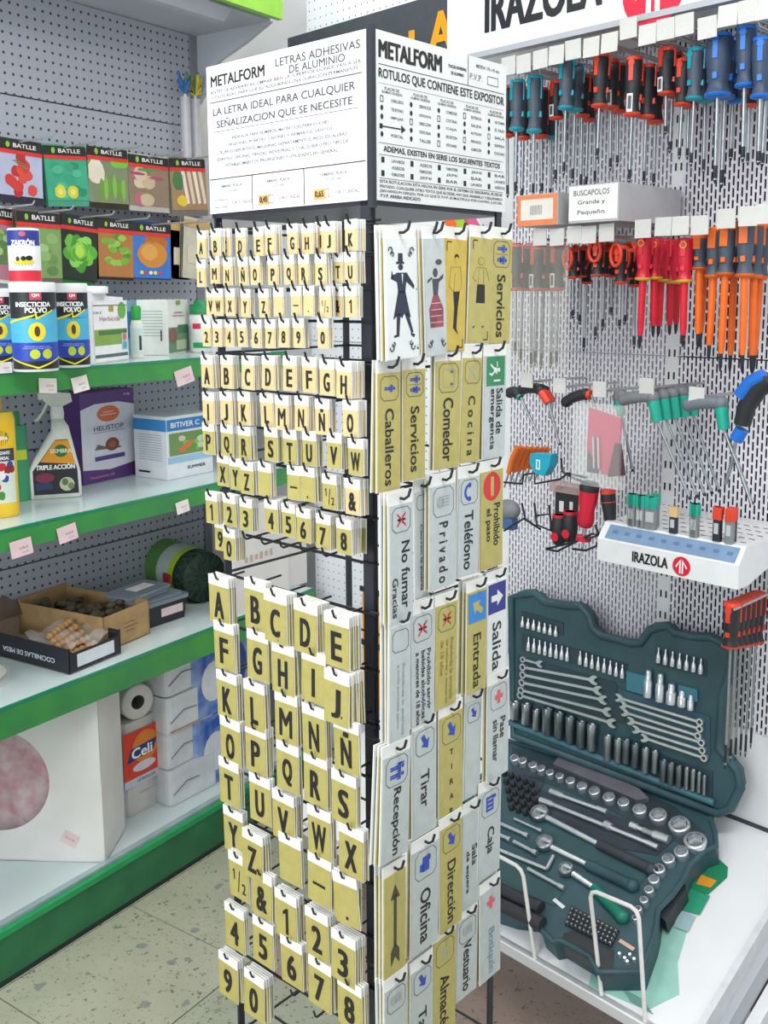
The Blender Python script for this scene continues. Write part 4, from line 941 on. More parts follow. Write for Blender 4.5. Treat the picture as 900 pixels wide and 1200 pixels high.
packet((114, 255), (155, 258), (116, 328), YP, 'seed packet picturing rocket leaves on wood', veg_rocket, base='#3a2c20')
packet((155, 259), (199, 263), (157, 327), YP, 'seed packet picturing one brown onion on blue', veg_onion, base='#3f78c9')
packet((200, 258), (222, 262), (200, 326), YP, 'plain cream seed packet behind the onion packet', veg_plain, brand=False, base='#e9e2cf')
packet((216, 254), (246, 258), (214, 326), YP - .02, 'plain cream seed packet with tan top beside the rack', veg_plain, brand=False, base='#efe8d6')

# ---- shelf one: jars, jugs and boxes
def insecticide(uL, uR, vb, vt, lab, src=None):
    M, r, h = stand(uL, uR, vb, vt, Z1)
    t = thing('insecticide_jar', lab, 'jar', G @ M, 'insecticide powder jars')
    part('body', MB().lathe([(r * .96, 0), (r, .004), (r, h * .90), (r * .97, h * .91)], C('#eef0f2'), 48), t)
    part('lid', MB().lathe([(r * 1.01, h * .905), (r * 1.02, h * .985), (r * .97, h)], C('#eceef0'), 24), t)
    mb = MB(); W2 = r * 1.35; y = -.0012
    strips(mb, -W2, W2, h * .03, h * .89, C('#1e1f26'), -.0006)
    strips(mb, -W2, W2, h * .33, h * .60, C('#4fb9df'), y)
    mb.poly([(-W2, h * .60), (-W2 * .5, h * .58), (0, h * .60), (W2, h * .72), (W2, h * .60), (0, h * .58)], C('#4fb9df'), y)
    strips(mb, -W2, W2, h * .12, h * .33, C('#2447b8'), y)
    mb.poly([(-W2, h * .535), (-.05 * r, h * .615), (.05 * r, h * .64), (.10 * r, h * .585), (.9 * r, h * .68), (.9 * r, h * .70), (.15 * r, h * .61), (.12 * r, h * .665), (0, h * .64), (-W2, h * .56)], C('#f4e61e'), y - .0006)
    mb.poly([(-W2, h * .17), (.1 * r, h * .055), (W2, h * .17), (W2, h * .155), (.1 * r, h * .035), (-W2, h * .155)], C('#f4e61e'), y - .0006)
    mb.disc(.12 * r, h * .45, r * .37, h * .105, C('#f2df3a'), y - .0008, 20); mb.disc(.12 * r, h * .455, r * .12, h * .06, C('#5a3a34'), y - .0012, 12)
    mb.text('INSECTICIDA', .0, h * .755, r * 1.55, h * .055, C('#ffffff'), y - .001, .05); mb.text('POLVO', .12 * r, h * .69, r * .95, h * .06, C('#ffffff'), y - .001, .05)
    mb.rect(.12 * r, h * .845, r * .50, h * .085, C('#c94a63'), y - .0006); mb.text('QM', .12 * r, h * .852, r * .32, h * .04, C('#ffffff'), y - .001, .04)
    for x, c in ((-.02, .17), (.52, .17)): mb.disc(x * r, h * .20, r * .22, h * .055, C('#c9d63a'), y - .0006, 14)
    mb.text('Insecticida en polvo para', .1 * r, h * .285, r * 1.1, h * .018, C('#cfe0ff'), y - .0006, 0); mb.text('Cucarachas, hormigas y pulgas', .1 * r, h * .265, r * 1.3, h * .018, C('#cfe0ff'), y - .0006, 0)
    part('label', wrapcyl(mb, r), t)
    return t
insecticide(-22, 22, 428, 338, 'blue and black insecticide jar cut by the photo edge')
insecticide(17, 69, 436, 331, 'blue and black insecticide jar, nearest of the three')
insecticide(66, 106, 431, 332, 'blue and black insecticide jar beside the white weedkiller jug')
M, r, h = stand(17, 69, 436, 331, Z1)
M2 = M @ Tr(-.012, 0, h); p = G @ M2 @ Vector((0, 0, 0))
hz = hit(G @ M2, 22, 268, 'y', 0).z
t = thing('ant_bait_can', 'white and red can printed with an ant standing on an insecticide jar', 'can', G @ M2 @ Rz(-4)); r2 = r * .70
part('body', MB().lathe([(r2, 0), (r2, hz * .97), (r2 * .94, hz)], C('#f1f1f3'), 48), t)
mb = MB(); strips(mb, -r2 * 1.35, r2 * 1.35, 0.002, hz * .22, C('#d92a3e')); strips(mb, -r2 * 1.35, r2 * 1.35, hz * .68, hz * .96, C('#2c3a96'), -.0004)
mb.text('ZAKRÓN', 0, hz * .74, r2 * 1.5, hz * .13, C('#ffffff'), -.0012, .05); mb.disc(0, hz * .37, r2 * .7, hz * .05, C('#efe22a'), -.0006)
for x, q in ((-.35, .12), (0, .16), (.35, .22)): mb.disc(x * r2, hz * (.44 + .02 * x), r2 * q, hz * .045, C('#1a1a1a'), -.001)
for k in range(6): mb.poly([((-.3 + .12 * k) * r2, hz * .43), ((-.5 + .2 * k) * r2, hz * .30), ((-.48 + .2 * k) * r2, hz * .30)], C('#1a1a1a'), -.0012)
mb.disc(0, hz * .89, r2 * .22, hz * .05, C('#c9607e'), -.0012, 12); part('label', wrapcyl(mb, r2), t)
# white tub with green lid behind the jars
M, r, h = stand(72, 112, 420, 326, Z1); M = M @ Tr(0, .05, 0)
t = thing('granule_tub', 'white tub with bright green lid behind the insecticide jars', 'tub', G @ M)
part('body', MB().lathe([(r * .95, 0), (r, .004), (r, h * .88)], C('#eeeeee'), 24), t); part('lid', MB().lathe([(r * 1.04, h * .88), (r * 1.04, h * .97), (r * .98, h)], C('#37b44a'), 24), t)
# weedkiller jug
M, w_, h_ = boxat((108, 427), (153, 421), (108, 347), Z1)
t = thing('weedkiller_jug', 'white moulded jug with a weedkiller label and meadow picture', 'jug', G @ M)
D_ = .07
jb = MB(); jb.bevbox(0, w_, 0, D_, 0, h_ * .93, C('#f0f1f3'), .012); jb.prism([(0.006, h_ * .93), (w_ - .006, h_ * .93), (w_ - .006, h_ * .98), (w_ * .55, h_), (w_ * .5, h_ * 1.05), (.01, h_ * 1.08), (.006, h_ * 1.02)], .012, D_ - .012, C('#f0f1f3')); part('body', jb, t)
part('cap', MB().lathe([(w_ * .22, h_ * 1.04), (w_ * .22, h_ * 1.14), (w_ * .19, h_ * 1.15)], C('#eeeeee'), 18), t, Tr(w_ * .35, D_ / 2, 0))
mb = MB(); y = -.001
mb.rect(w_ / 2, h_ * .47, w_ * .86, h_ * .90, C('#fafafa'), y); mb.rect(w_ / 2, h_ * .38, w_ * .84, h_ * .24, C('#8db04a'), y - .0004); mb.rect(w_ * .55, h_ * .45, w_ * .74, h_ * .07, C('#4e7a34'), y - .0006)
mb.text('Herbicida', w_ * .48, h_ * .66, w_ * .52, h_ * .07, C('#b5304a'), y - .0006, .0); mb.rect(w_ / 2, h_ * .86, w_ * .86, h_ * .012, INK, y - .0006); mb.disc(w_ * .8, h_ * .78, w_ * .11, w_ * .11, C('#6cb24a'), y - .0006)
mb.rect(w_ * .52, h_ * .81, w_ * .12, h_ * .09, C('#b8a43a'), y - .0008); mb.rect(w_ / 2, h_ * .10, w_ * .84, h_ * .05, C('#4a6a68'), y - .0006); mb.rect(w_ * .84, h_ * .30, w_ * .16, h_ * .26, C('#b9d3da'), y - .001); mb.disc(w_ * .84, h_ * .37, w_ * .05, w_ * .05, C('#e07050'), y - .0014); mb.disc(w_ * .84, h_ * .24, w_ * .05, w_ * .05, C('#3ab0c0'), y - .0014)
mb.text('7,95 €', w_ * .17, h_ * .75, w_ * .2, h_ * .05, C('#303038'), y - .001, 0)
part('label', mb, t)
# small bottle
M, r, h = stand(154, 169, 419, 376, Z1)
t = thing('small_bottle', 'small white bottle with a round green cap', 'bottle', G @ M)
part('body', MB().lathe([(r, 0), (r, h * .85), (r * .8, h), (r * .5, h * 1.05)], C('#eef2ee'), 16), t); part('cap', MB().lathe([(r * .75, h * 1.03), (r * .8, h * 1.35), (r * .6, h * 1.42)], C('#2fa648'), 16), t)
mb = MB(); strips(mb, -r, r, h * .1, h * .8, C('#d8ebe0')); strips(mb, -r, r, h * .62, h * .78, C('#5aa684'), -.0005); mb.rect(r * .5, h * .4, r * .4, h * .4, C('#2e3a38'), -.001); part('label', wrapcyl(mb, r), t)
# blue box and white box
def carton(name, lab, cat, M, w_, h_, d_, base, decor=None, side=None, top=None, lid=True, group=None):
    t = thing(name, lab, cat, G @ M, group, MB().bevbox(0, w_, 0, d_, 0, h_, base, .0015))
    if lid: part('flap', MB().box(.001, w_ - .001, .001, d_ * .55, h_, h_ + .0008, base), t)
    if decor: mb = MB(); decor(mb, w_, h_); part('print', mb, t)
    if side: mb = MB(); side(mb, d_, h_); part('side_print', mb, t, Rz(-90))
    return t
M, w_, h_ = boxat((156, 417), (176, 414), (156, 352), Z1); M = M @ Tr(0, .03, 0)
carton('blue_box', 'narrow pale blue carton behind the small green-capped bottle', 'box', M, w_, h_, .05, C('#9cc9e0'), lambda m_, w, h: (m_.rect(w * .6, h * .55, w * .6, h * .5, C('#4a90c8'), -.001), m_.disc(w * .7, h * .6, w * .2, w * .2, C('#e8d83a'), -.0014)))
M, w_, h_ = boxat((175, 414), (198, 416), (176, 352), Z1)
M1, w1, h1 = boxat((198, 416), (222, 412), (198, 351), Z1)
t = thing('fertilizer_carton', 'tall white carton with a hedgehog-like brown and green picture', 'box', G @ M1, None, MB().bevbox(0, w1, 0, .09, 0, h1, C('#eef0ea'), .0015))
t['label'] = 'tall white carton with a small crest and a brown and green picture'
mb = MB(); mb.rect(w1 / 2, h1 * .26, w1 * .98, h1 * .46, C('#6a9270'), -.001); mb.disc(w1 * .22, h1 * .34, w1 * .20, h1 * .15, C('#8a5a4a'), -.0014); mb.rect(w1 * .7, h1 * .45, w1 * .5, h1 * .16, C('#3f7a52'), -.0014); mb.rect(w1 * .6, h1 * .16, w1 * .5, h1 * .18, C('#b9c6a6'), -.0016)
mb.rect(w1 / 2, h1 * .94, w1 * .2, h1 * .08, C('#9aa53a'), -.0014); mb.rect(w1 / 2, h1 * .76, w1 * .4, h1 * .025, C('#c98a98'), -.0014); mb.rect(w1 / 2, h1 * .70, w1 * .6, h1 * .02, C('#c98a98'), -.0014); part('print', mb, t)
mb = MB(); [mb.rect(-.045, h1 * (.35 + .055 * k), .06, h1 * .02, C('#b9c9c0'), -.0002) for k in range(9)]; mb.rect(-.02, h1 * .35, .004, h1 * .2, INK, -.0004)
part('side_print', mb, t, Rz(-90) @ Tr(0, -.0008, 0))
M, r, h = stand(223, 252, 413, 368, Z1)
t = thing('white_tub', 'white tub with dark green screw lid beside the white carton', 'tub', G @ M)
part('body', MB().lathe([(r * .95, 0), (r, .004), (r, h * .92), (r * .9, h)], C('#f2f4f4'), 24), t); part('lid', MB().lathe([(r * .98, h), (r * .98, h * 1.22), (r * .6, h * 1.24), (r * .6, h * 1.34), (r * .55, h * 1.36)], C('#1f8f55'), 24), t)
mb = MB(); strips(mb, -r * .8, -r * .1, h * .62, h * .76, C('#e0305a')); strips(mb, -r * .8, r, h * .12, h * .26, C('#2aa65a')); part('label', wrapcyl(mb, r), t)
# things at the far end of shelf one, seen through the rack
a = gp(285, 416, Z1)
t = carton('flat_white_box', 'flat white box lying at the far end of the top shelf behind the rack', 'box', Tr(a.x, a.y + .02, Z1), .14, .035, .1, CARTON, lambda m_, w, h: m_.rect(w * .5, h * .4, w * .8, h * .3, C('#7c8898'), -.001))

# ---- shelf two
M, r, h = stand(-18, 23, 609, 482, Z2)
def flatbottle(M, r, h, body, lab, name, cat, cap=None, deco=None, d=.55):
    t = thing(name, lab, cat, G @ M)
    sc = Matrix.Diagonal((1, d, 1, 1))
    part('body', MB().lathe([(r * .9, 0), (r, .006), (r, h * .93), (r * .9, h)], body, 20), t, sc)
    if cap: part('cap', MB().lathe([(r * .35, h), (r * .35, h + .03), (r * .3, h + .035)], cap, 14), t)
    if deco: mb = MB(); deco(mb, r, h); part('label', wrapcyl(mb, r), t, sc)
    return t
def d_yellow(mb, r, h):
    strips(mb, -r, r, h * .68, h * .90, C('#f4c41e')); mb.disc(r * .1, h * .76, r * .55, h * .075, C('#2c6a3a'), -.001); mb.text('SIEMBRA', r * .1, h * .76, r * .95, h * .035, C('#ffffff'), -.0014, .03)
    strips(mb, -r, r, h * .54, h * .66, C('#3c4048'), -.0006); mb.text('FERTILIZANTE', r * .1, h * .62, r * 1.1, h * .03, C('#fff'.replace('fff', 'ffffff')), -.0014, .03); mb.text('UNIVERSAL', r * .1, h * .57, r * 1.0, h * .03, C('#ffffff'), -.0014, .03)
    strips(mb, -r, r, h * .14, h * .54, C('#d8e0d0'), -.0004)
    for k in range(12): mb.disc(random.uniform(-.7, .8) * r, h * random.uniform(.2, .5), r * .22, h * .04, C(random.choice(('#c02036', '#e8e8e8', '#4a8a3c', '#8a2030', '#2c4aa0'))), -.001 - k * .0001, 10, jit=.15)
flatbottle(M, r, h, YEL, 'yellow plant food bottle printed with flowers at the photo edge', 'plant_food_bottle', 'bottle', YEL, d_yellow)
M, r, h = stand(14, 36, 592, 500, Z2); M = M @ Tr(.0, .04, 0)
flatbottle(M, r, h, C('#3f9a6a'), 'green bottle with yellow band behind the yellow bottle', 'green_bottle', 'bottle', C('#2c8a50'), lambda mb, r, h: strips(mb, -r, r, h * .55, h * .68, C('#c9d83a')))
# spray bottle
M, r, h = stand(35, 96, 587, 500, Z2)
t = thing('spray_bottle', 'white trigger spray bottle with a black and orange label', 'spray bottle', G @ M)
sc = Matrix.Diagonal((1, .5, 1, 1)); BW = C('#e8ece2')
prof = [(-r, .004), (-r * .96, 0), (r * .96, 0), (r, .004), (r * .98, h * .35), (r * .62, h * 1.0), (r * .42, h * 1.12), (-r * .0, h * 1.12), (-r * .05, h * .95), (-r * .75, h * .55), (-r, h * .40)]
bb = MB(); n_ = len(prof)
vs = []; 
for s_, q in ((-.46, .86), (-.30, 1), (.30, 1), (.46, .86)): vs += [(x * q + r * .1 * (1 - q), r * s_, h * .5 + (z - h * .5) * (q if z > 0.005 else 1)) for x, z in prof]
bb.add(vs, [list(range(n_)), list(range(4 * n_ - 1, 3 * n_ - 1, -1))] + [(k * n_ + i, (k + 1) * n_ + i, (k + 1) * n_ + (i + 1) % n_, k * n_ + (i + 1) % n_) for k in range(3) for i in range(n_)], BW, True); part('body', bb, t)
part('neck_collar', MB().lathe([(r * .24, h * 1.10), (r * .26, h * 1.2), (r * .22, h * 1.3)], C('#f2f4ee'), 16), t, Tr(r * .22, 0, 0))
tg = MB().prism([(-r * .35, h * 1.48), (r * .15, h * 1.50), (r * .75, h * 1.48), (r * .8, h * 1.36), (r * .45, h * 1.30), (-.02 * r, h * 1.30), (-r * .25, h * 1.38)], -r * .12, r * .12, C('#e3e8dc')); tg.box(-r * .45, -r * .3, -r * .08, r * .08, h * 1.40, h * 1.49, C('#e3e8dc')); part('spray_head', tg, t)
part('trigger', MB().tube([(-r * .1, 0, h * 1.36), (-r * .30, 0, h * 1.22), (-r * .55, 0, h * 1.10), (-r * .62, 0, h * 1.12)], .004, C('#dfe5d8'), 8), t)
mb = MB(); y = -r * .47
mb.poly([(-r * .78, h * .06), (r * .88, h * .06), (r * .86, h * .40), (r * .55, h * .84), (r * .1, h * .84), (-r * .55, h * .52), (-r * .8, h * .40)], C('#2b2a30'), y)
mb.poly([(-r * .5, h * .53), (r * .8, h * .48), (r * .58, h * .83), (r * .1, h * .83)], C('#efa02a'), y - .0006); mb.disc(r * .28, h * .68, r * .26, h * .09, C('#2c7a3c'), y - .001)
mb.text('SIEMBRA', r * .28, h * .68, r * .80, h * .06, C('#f6f0d0'), y - .0014, .03); mb.text('TRIPLE ACCIÓN', r * .05, h * .46, r * 1.45, h * .085, C('#ffffff'), y - .0016, .04)
mb.disc(r * .45, h * .20, r * .28, h * .10, C('#c9cfae'), y - .001); mb.disc(r * .38, h * .23, r * .12, h * .05, C('#6a7a4a'), y - .0014); mb.disc(r * .6, h * .17, r * .12, h * .05, C('#7a8a5a'), y - .0014)
mb.disc(-r * .35, h * .30, r * .35, h * .07, C('#8a2a4a'), y - .0012); mb.rect(-r * .4, h * .18, r * .6, h * .10, C('#2c3f6a'), y - .0013); part('label', mb, t)
# snail bait box
M, w_, h_ = boxat((98, 569), (160, 555), (93, 462), Z2)
def d_heli(m_, w, h):
    y = -.001
    m_.rect(w / 2, h / 2, w, h, C('#5f3a80'), y * .4)
    m_.poly([(0, h * .16), (w * .5, h * .12), (w, h * .16), (w, h * .82), (w * .7, h * .87), (w * .25, h * .87), (0, h * .82)], C('#e9e7f0'), y)
    m_.disc(w * .5, h * .75, w * .21, h * .09, C('#e8744a'), y - .0004, 20); m_.rect(w * .5, h * .74, w * .3, h * .012, C('#f6c9b0'), y - .0008); m_.rect(w * .5, h * .77, w * .2, h * .012, C('#f6c9b0'), y - .0008)
    m_.text('HELISTOP', w * .5, h * .595, w * .56, h * .055, C('#4c4a6a'), y - .0006, .02); m_.rect(w * .5, h * .55, w * .6, h * .006, C('#8a86a8'), y - .0006)
    m_.disc(w * .55, h * .40, w * .13, h * .075, C('#8a4a3a'), y - .0008, 16); m_.disc(w * .55, h * .40, w * .07, h * .04, C('#a8664a'), y - .001, 12); m_.poly([(w * .22, h * .36), (w * .7, h * .345), (w * .72, h * .365), (w * .4, h * .39), (w * .28, h * .42)], C('#7a6a64'), y - .0007)
    m_.rect(w * .5, h * .26, w * .56, h * .05, C('#54478a'), y - .0006); m_.text('Metaldehído 5%', w * .35, h * .06, w * .45, h * .028, C('#e8a0b0'), y - .0006, 0); m_.text('HJ', w * .86, h * .94, w * .1, h * .03, C('#e8e0f0'), y - .0006, .02)
carton('snail_bait_box', 'purple and white snail bait box with an orange half disc', 'box', M, w_, h_, .07, C('#5f3a80'), d_heli)
# fruit and vegetable fungicide carton
M, w_, h_ = boxat((197, 563), (250, 552), (196, 489), Z2)
M0, w0, h0 = boxat((162, 557), (197, 563), (158, 485), Z2)
def d_bit(m_, w, h):
    m_.rect(w * .5, h * .86, w * .98, h * .18, C('#2a86d0'), -.001); m_.text('BITIVER C', w * .40, h * .86, w * .62, h * .085, C('#ffffff'), -.0014, .03)
    m_.rect(w * .48, h * .55, w * .86, h * .36, C('#7a9a58'), -.001)
    for k in range(12): m_.disc(w * random.uniform(.2, .75), h * random.uniform(.42, .66), w * .08, h * .05, C(random.choice(('#5aa63a', '#8cc65a', '#d85a3a', '#e07a4a', '#d6dcc0'))), -.0012 - k * .00005, 10, jit=.15)
    m_.rect(w * .5, h * .30, w * .98, h * .10, C('#a6cfe8'), -.001); m_.text('SUMMER', w * .62, h * .15, w * .40, h * .05, INK, -.001, .03)
t = thing('fungicide_carton', 'white and blue carton printed with vegetables, nearest the rack on the second shelf', 'box', G @ M, None, MB().bevbox(0, w_, 0, w0, 0, h_, C('#eef2f6'), .0015))
mb = MB(); d_bit(mb, w_, h_); part('print', mb, t)
mb = MB(); mb.rect(-w0 / 2, h_ * .86, w0, h_ * .18, C('#3a92d8'), -.0012); [mb.rect(-w0 * .5, h_ * (.7 - .04 * k), w0 * .7, h_ * .012, C('#b9c4d0'), -.0012) for k in range(11)]; mb.rect(-w0 * .7, h_ * .10, w0 * .35, h_ * .03, INK, -.0012)
part('side_print', mb, t, Rz(-90))
a = gp(222, 480, Z2 + .17)
M, w_, h_ = boxat((215, 545), (262, 535), (217, 450), Z2)
carton('grey_box', 'pale grey carton standing behind the vegetable-printed carton', 'box', M @ Tr(.06, .13, 0), w_, h_ * 1.05, .08, C('#d3d5da'), lambda m_, w, h: m_.rect(w * .14, h * .6, w * .06, h * .28, C('#5a6070'), -.001))

# ---- shelf three
def snackbox():
    M, w_, h_ = boxat((82, 791), (142, 766), (80, 762), Z3)
    a = gp(82, 791, Z3); b = gp(142, 766, Z3); c = gp(-6, 755, Z3)
    ux = (b - a); uy = (c - a)
    t = thing('snack_display_box', 'black open display box with a handwritten white label, bagged sticks inside', 'box', G @ Tr(a.x, a.y, Z3) @ Rz(math.degrees(math.atan2(ux.y, ux.x))))
    wx, dy = ux.length, uy.length; hh_ = h_; k_ = C('#23242c'); inn = C('#b9a894')
    part('bottom', MB().box(0, wx, 0, dy, 0, .003, inn), t)
    fr_ = part('front_wall', MB().prism([(0, 0), (wx, 0), (wx, hh_ * 1.05), (wx * .93, hh_ * .8), (wx * .08, hh_ * .8), (0, hh_)], 0, .003, k_), t)
    part('paper_label', MB().rect(wx * .5, hh_ * .45, wx * .72, hh_ * .52, C('#e6ebf2'), -.0012), t)
    lw = MB(); lw.box(0, .003, 0, dy, 0, hh_ * 1.0, k_); lw.rect(-dy * .5, hh_ * .45, 0.001, .001, k_, -.001, Rz(-90)); lwp = part('side_wall', lw, t)
    tx = MB().text('COCINILLAS DE MESA', dy * .42, -hh_ * .42, dy * .55, hh_ * .20, C('#dfe4f2'), -.0012, .02, False, Rz(-90) @ Ry(180)); part('lettering', tx, lwp)
    part('side_wall', MB().box(wx - .003, wx, 0, dy, 0, hh_, k_), t); part('back_wall', MB().box(0, wx, dy - .003, dy, 0, hh_ * 1.25, inn), t)
    part('open_flap', MB().prism([(0, 0), (dy * .9, 0), (dy * .6, .06), (dy * .1, .05)], 0, .002, C('#6f5d50'), 'y'), t, Tr(0, dy * .95, hh_) @ Rz(0) @ Rx(-20) @ Matrix.Diagonal((wx / dy, 1, 1, 1)))
    return t, wx, dy, hh_
t, wx, dy, hh_ = snackbox(); MBx = t.matrix_basis
WOODM = mat('breadstick_tan', '#c99a66', .6, 0, .12, 40)
for k in range(5):
    q = MB(); q.tube([(0, 0, 0), (.10, .0, .0)], .0055, WOODM, 8)
    for j in range(6): q.sphere((.008 + .017 * j, 0, 0), .0095, WOODM, 8, 6)
    thing('turned_wooden_peg', '%s knobbly tan wooden peg bundled in the black display box' % (('lowest', 'second', 'third', 'fourth', 'topmost')[k]), 'peg', MBx @ Tr(wx * .10 - .01 + .006 * k, .03 + .019 * k, hh_ * .55 + .008 * k) @ Rz(-4 + 5 * k) @ Ry(-5), 'knobbly pegs in the black display box', q)
fm = MB(); n = 8
vs = [(wx * (.05 + .95 * i / n), dy * (.0 + .55 * j / n), hh_ * .95 + .012 * math.sin(i * 1.3 + j) + .01 * math.sin(j * 2.1)) for i in range(n + 1) for j in range(n + 1)]
fm.add(vs, [(i * (n + 1) + j, (i + 1) * (n + 1) + j, (i + 1) * (n + 1) + j + 1, i * (n + 1) + j + 1) for i in range(n) for j in range(n)], FILM, True)
thing('plastic_bag', 'crumpled clear plastic bag over the wooden pegs', 'bag', MBx, None, fm)
# kraft carton
a = gp(142, 757, Z3); b = gp(176, 742, Z3); c = gp(96, 705, Z3)
t = thing('kraft_box', 'open brown cardboard box behind the black display box', 'box', G @ Tr(a.x, a.y, Z3) @ Rz(math.degrees(math.atan2((b - a).y, (b - a).x))))
wx, dy = (b - a).length, .30; hh_ = hit(G, 175, 703, 'y', b.y).z - Z3
part('bottom', MB().box(-.06, wx, 0, dy, 0, .003, KRAFT), t)
part('front_wall', MB().box(-.06, wx, 0, .003, 0, hh_, KRAFT), t); part('side_wall', MB().box(-.06, -.057, 0, dy, 0, hh_, KRAFT), t); part('side_wall', MB().box(wx - .003, wx, 0, dy, 0, hh_, KRAFT), t); part('back_wall', MB().box(-.06, wx, dy - .003, dy, 0, hh_ * 1.1, KRAFT), t)
part('print', MB().rect(wx * .3, hh_ * .6, wx * .35, .003, C('#8a6f4a'), -.0012).rect(wx * .35, hh_ * .48, wx * .45, .003, C('#8a6f4a'), -.0012).rect(wx * .3, hh_ * .36, wx * .3, .003, C('#8a6f4a'), -.0012), t)
gm = MB()
for k in range(60): gm.sphere((random.uniform(-.04, wx - .02), random.uniform(.03, dy - .03), hh_ * .75 + random.uniform(-.01, .014)), .012, mat('dark_bulbs', '#5b5240', .8, 0, .2, 30), 6, 4, sc=(1.4, 1, .8))
thing('dried_bulbs', 'dark dried bulbs heaped in the brown cardboard box', 'bulbs', t.matrix_basis.copy(), None, gm, 'stuff')
# black tray with clear lids
a = gp(166, 741, Z3); b = gp(222, 722, Z3); wx = (b - a).length
t = thing('black_tray', 'black plastic food tray with clear lid and white sticker', 'tray', G @ Tr(a.x, a.y, Z3) @ Rz(math.degrees(math.atan2((b - a).y, (b - a).x))))
hh_ = hit(G, 167, 716, 'y', a.y).z - Z3
part('tub', MB().prism([(0.012, 0), (wx - .012, 0), (wx, hh_), (0, hh_)], .008, .11, BLACKP), t)
lidm = mat('clear_grey_lid', '#9fb0be', .15, 0, .03, alpha=.6)
part('clear_lid', MB().bevbox(-.006, wx + .006, .0, .118, hh_, hh_ + .010, lidm, .012).bevbox(.01, wx - .01, .012, .105, hh_ + .01, hh_ + .016, lidm, .01), t)
part('sticker', MB().box(wx * .45, wx * .9, .007, .009, hh_ * .35, hh_ * .75, PINKP), t)
M_ = t.matrix_basis @ Tr(-.015, .02, hh_ + .018) @ Rz(8)
t2 = thing('clear_tray', 'shallow clear tray resting on top of the black tray', 'tray', M_, None, MB().bevbox(0, wx * .9, 0, .09, 0, .014, lidm, .012).bevbox(-.008, wx * .93, -.006, .098, .014, .019, lidm, .012))
part('sticker', MB().box(wx * .3, wx * .75, .03, .07, .0195, .0205, PAPER), t2)
# roll of mesh
a = gp(238, 716, Z3); r = .062
c = Vector((a.x - .0, a.y + .07, Z3 + r))
hc = gp(240, 677, Z3 + .075); he = gp(172, 652, Z3 + .075); dv = he - hc
t = thing('mesh_roll', 'roll of dark green plastic mesh in a green and white wrapper', 'roll', G @ Tr(hc.x, hc.y, Z3 + .075) @ Rz(math.degrees(math.atan2(dv.y, dv.x)) - 90))
MESHM = mat('dark_green_mesh', '#2c4438', .6, 0, .3, 60, hex2='#16241c')
part('mesh', MB().lathe([(.012, -.002), (.073, -.002), (.075, .002), (.075, .30), (.073, .302), (.012, .302)], MESHM, 28, None, True, 'y'), t)
cr_ = MB()
for k in range(18):
    for s_ in (1, -1): cr_.tube([(.0755 * math.cos(R(20 * k + s_ * 3 * j)), .004 + .009 * j, .0755 * math.sin(R(20 * k + s_ * 3 * j))) for j in range(6)], .0008, C('#4c6a58'), 4)
    cr_.tube([(.012 * math.cos(R(20 * k)), -.003, .012 * math.sin(R(20 * k))), (.072 * math.cos(R(20 * k + 40)), -.003, .072 * math.sin(R(20 * k + 40)))], .0009, C('#3f5c4c'), 4)
    cr_.tube([(.012 * math.cos(R(20 * k)), -.0035, .012 * math.sin(R(20 * k))), (.072 * math.cos(R(20 * k - 40)), -.0035, .072 * math.sin(R(20 * k - 40)))], .0009, C('#3f5c4c'), 4)
part('netting', cr_, t, kind='stuff')
part('wrapper', MB().lathe([(.0765, .07), (.0765, .24)], C('#c9d6d2'), 28, None, True, 'y', False), t)
part('lime_band', MB().lathe([(.0775, .055), (.0775, .085)], C('#b3d52c'), 28, None, True, 'y', False), t)
part('leaf_print', MB().lathe([(.0772, .15), (.0772, .24)], C('#5f9a48'), 28, None, True, 'y', False), t)
part('red_badge', MB().box(-.085, -.079, .06, .095, -.02, .012, C('#c8303c')), t)
# white dish at the photo edge
a = gp(8, 800, Z3)
t = thing('white_dish', 'white oval dish in clear wrapping at the front of the third shelf', 'dish', G @ Tr(a.x - .04, a.y + .07, Z3))
part('bowl', MB().lathe([(.03, .0), (.06, .006), (.075, .018), (.072, .018), (.055, .008), (.02, .004)], C('#e6ded6'), 24, None, True, 'z', False), t); part('wrapping', MB().lathe([(.084, .0), (.086, .01), (.08, .022), (.05, .026)], FILM, 24), t)
# cartons at the right end of shelf three, seen through the rack
M, w_, h_ = boxat((272, 724), (336, 697), (272, 600), Z3)
carton('large_white_carton', 'large white carton with faint red print on the third shelf behind the rack', 'box', M @ Tr(.012, 0.0, 0), w_, h_, .035, CARTON, lambda m_, w, h: [m_.rect(w * (.22 + .09 * k), h * .5, w * .05, h * (.05 + .02 * (k % 2)), C('#cdb3a6'), -.001) for k in range(6)])
a = gp(336, 697, Z3)
t = carton('second_white_carton', 'smaller white carton with a blue side strip beside the large white carton', 'box', Tr(a.x + .01, a.y + .05, Z3) @ Rz(-8), .13, .17, .12, CARTON, lambda m_, w, h: m_.rect(.012, h * .5, .02, h * .5, C('#3a5a80'), -.001))

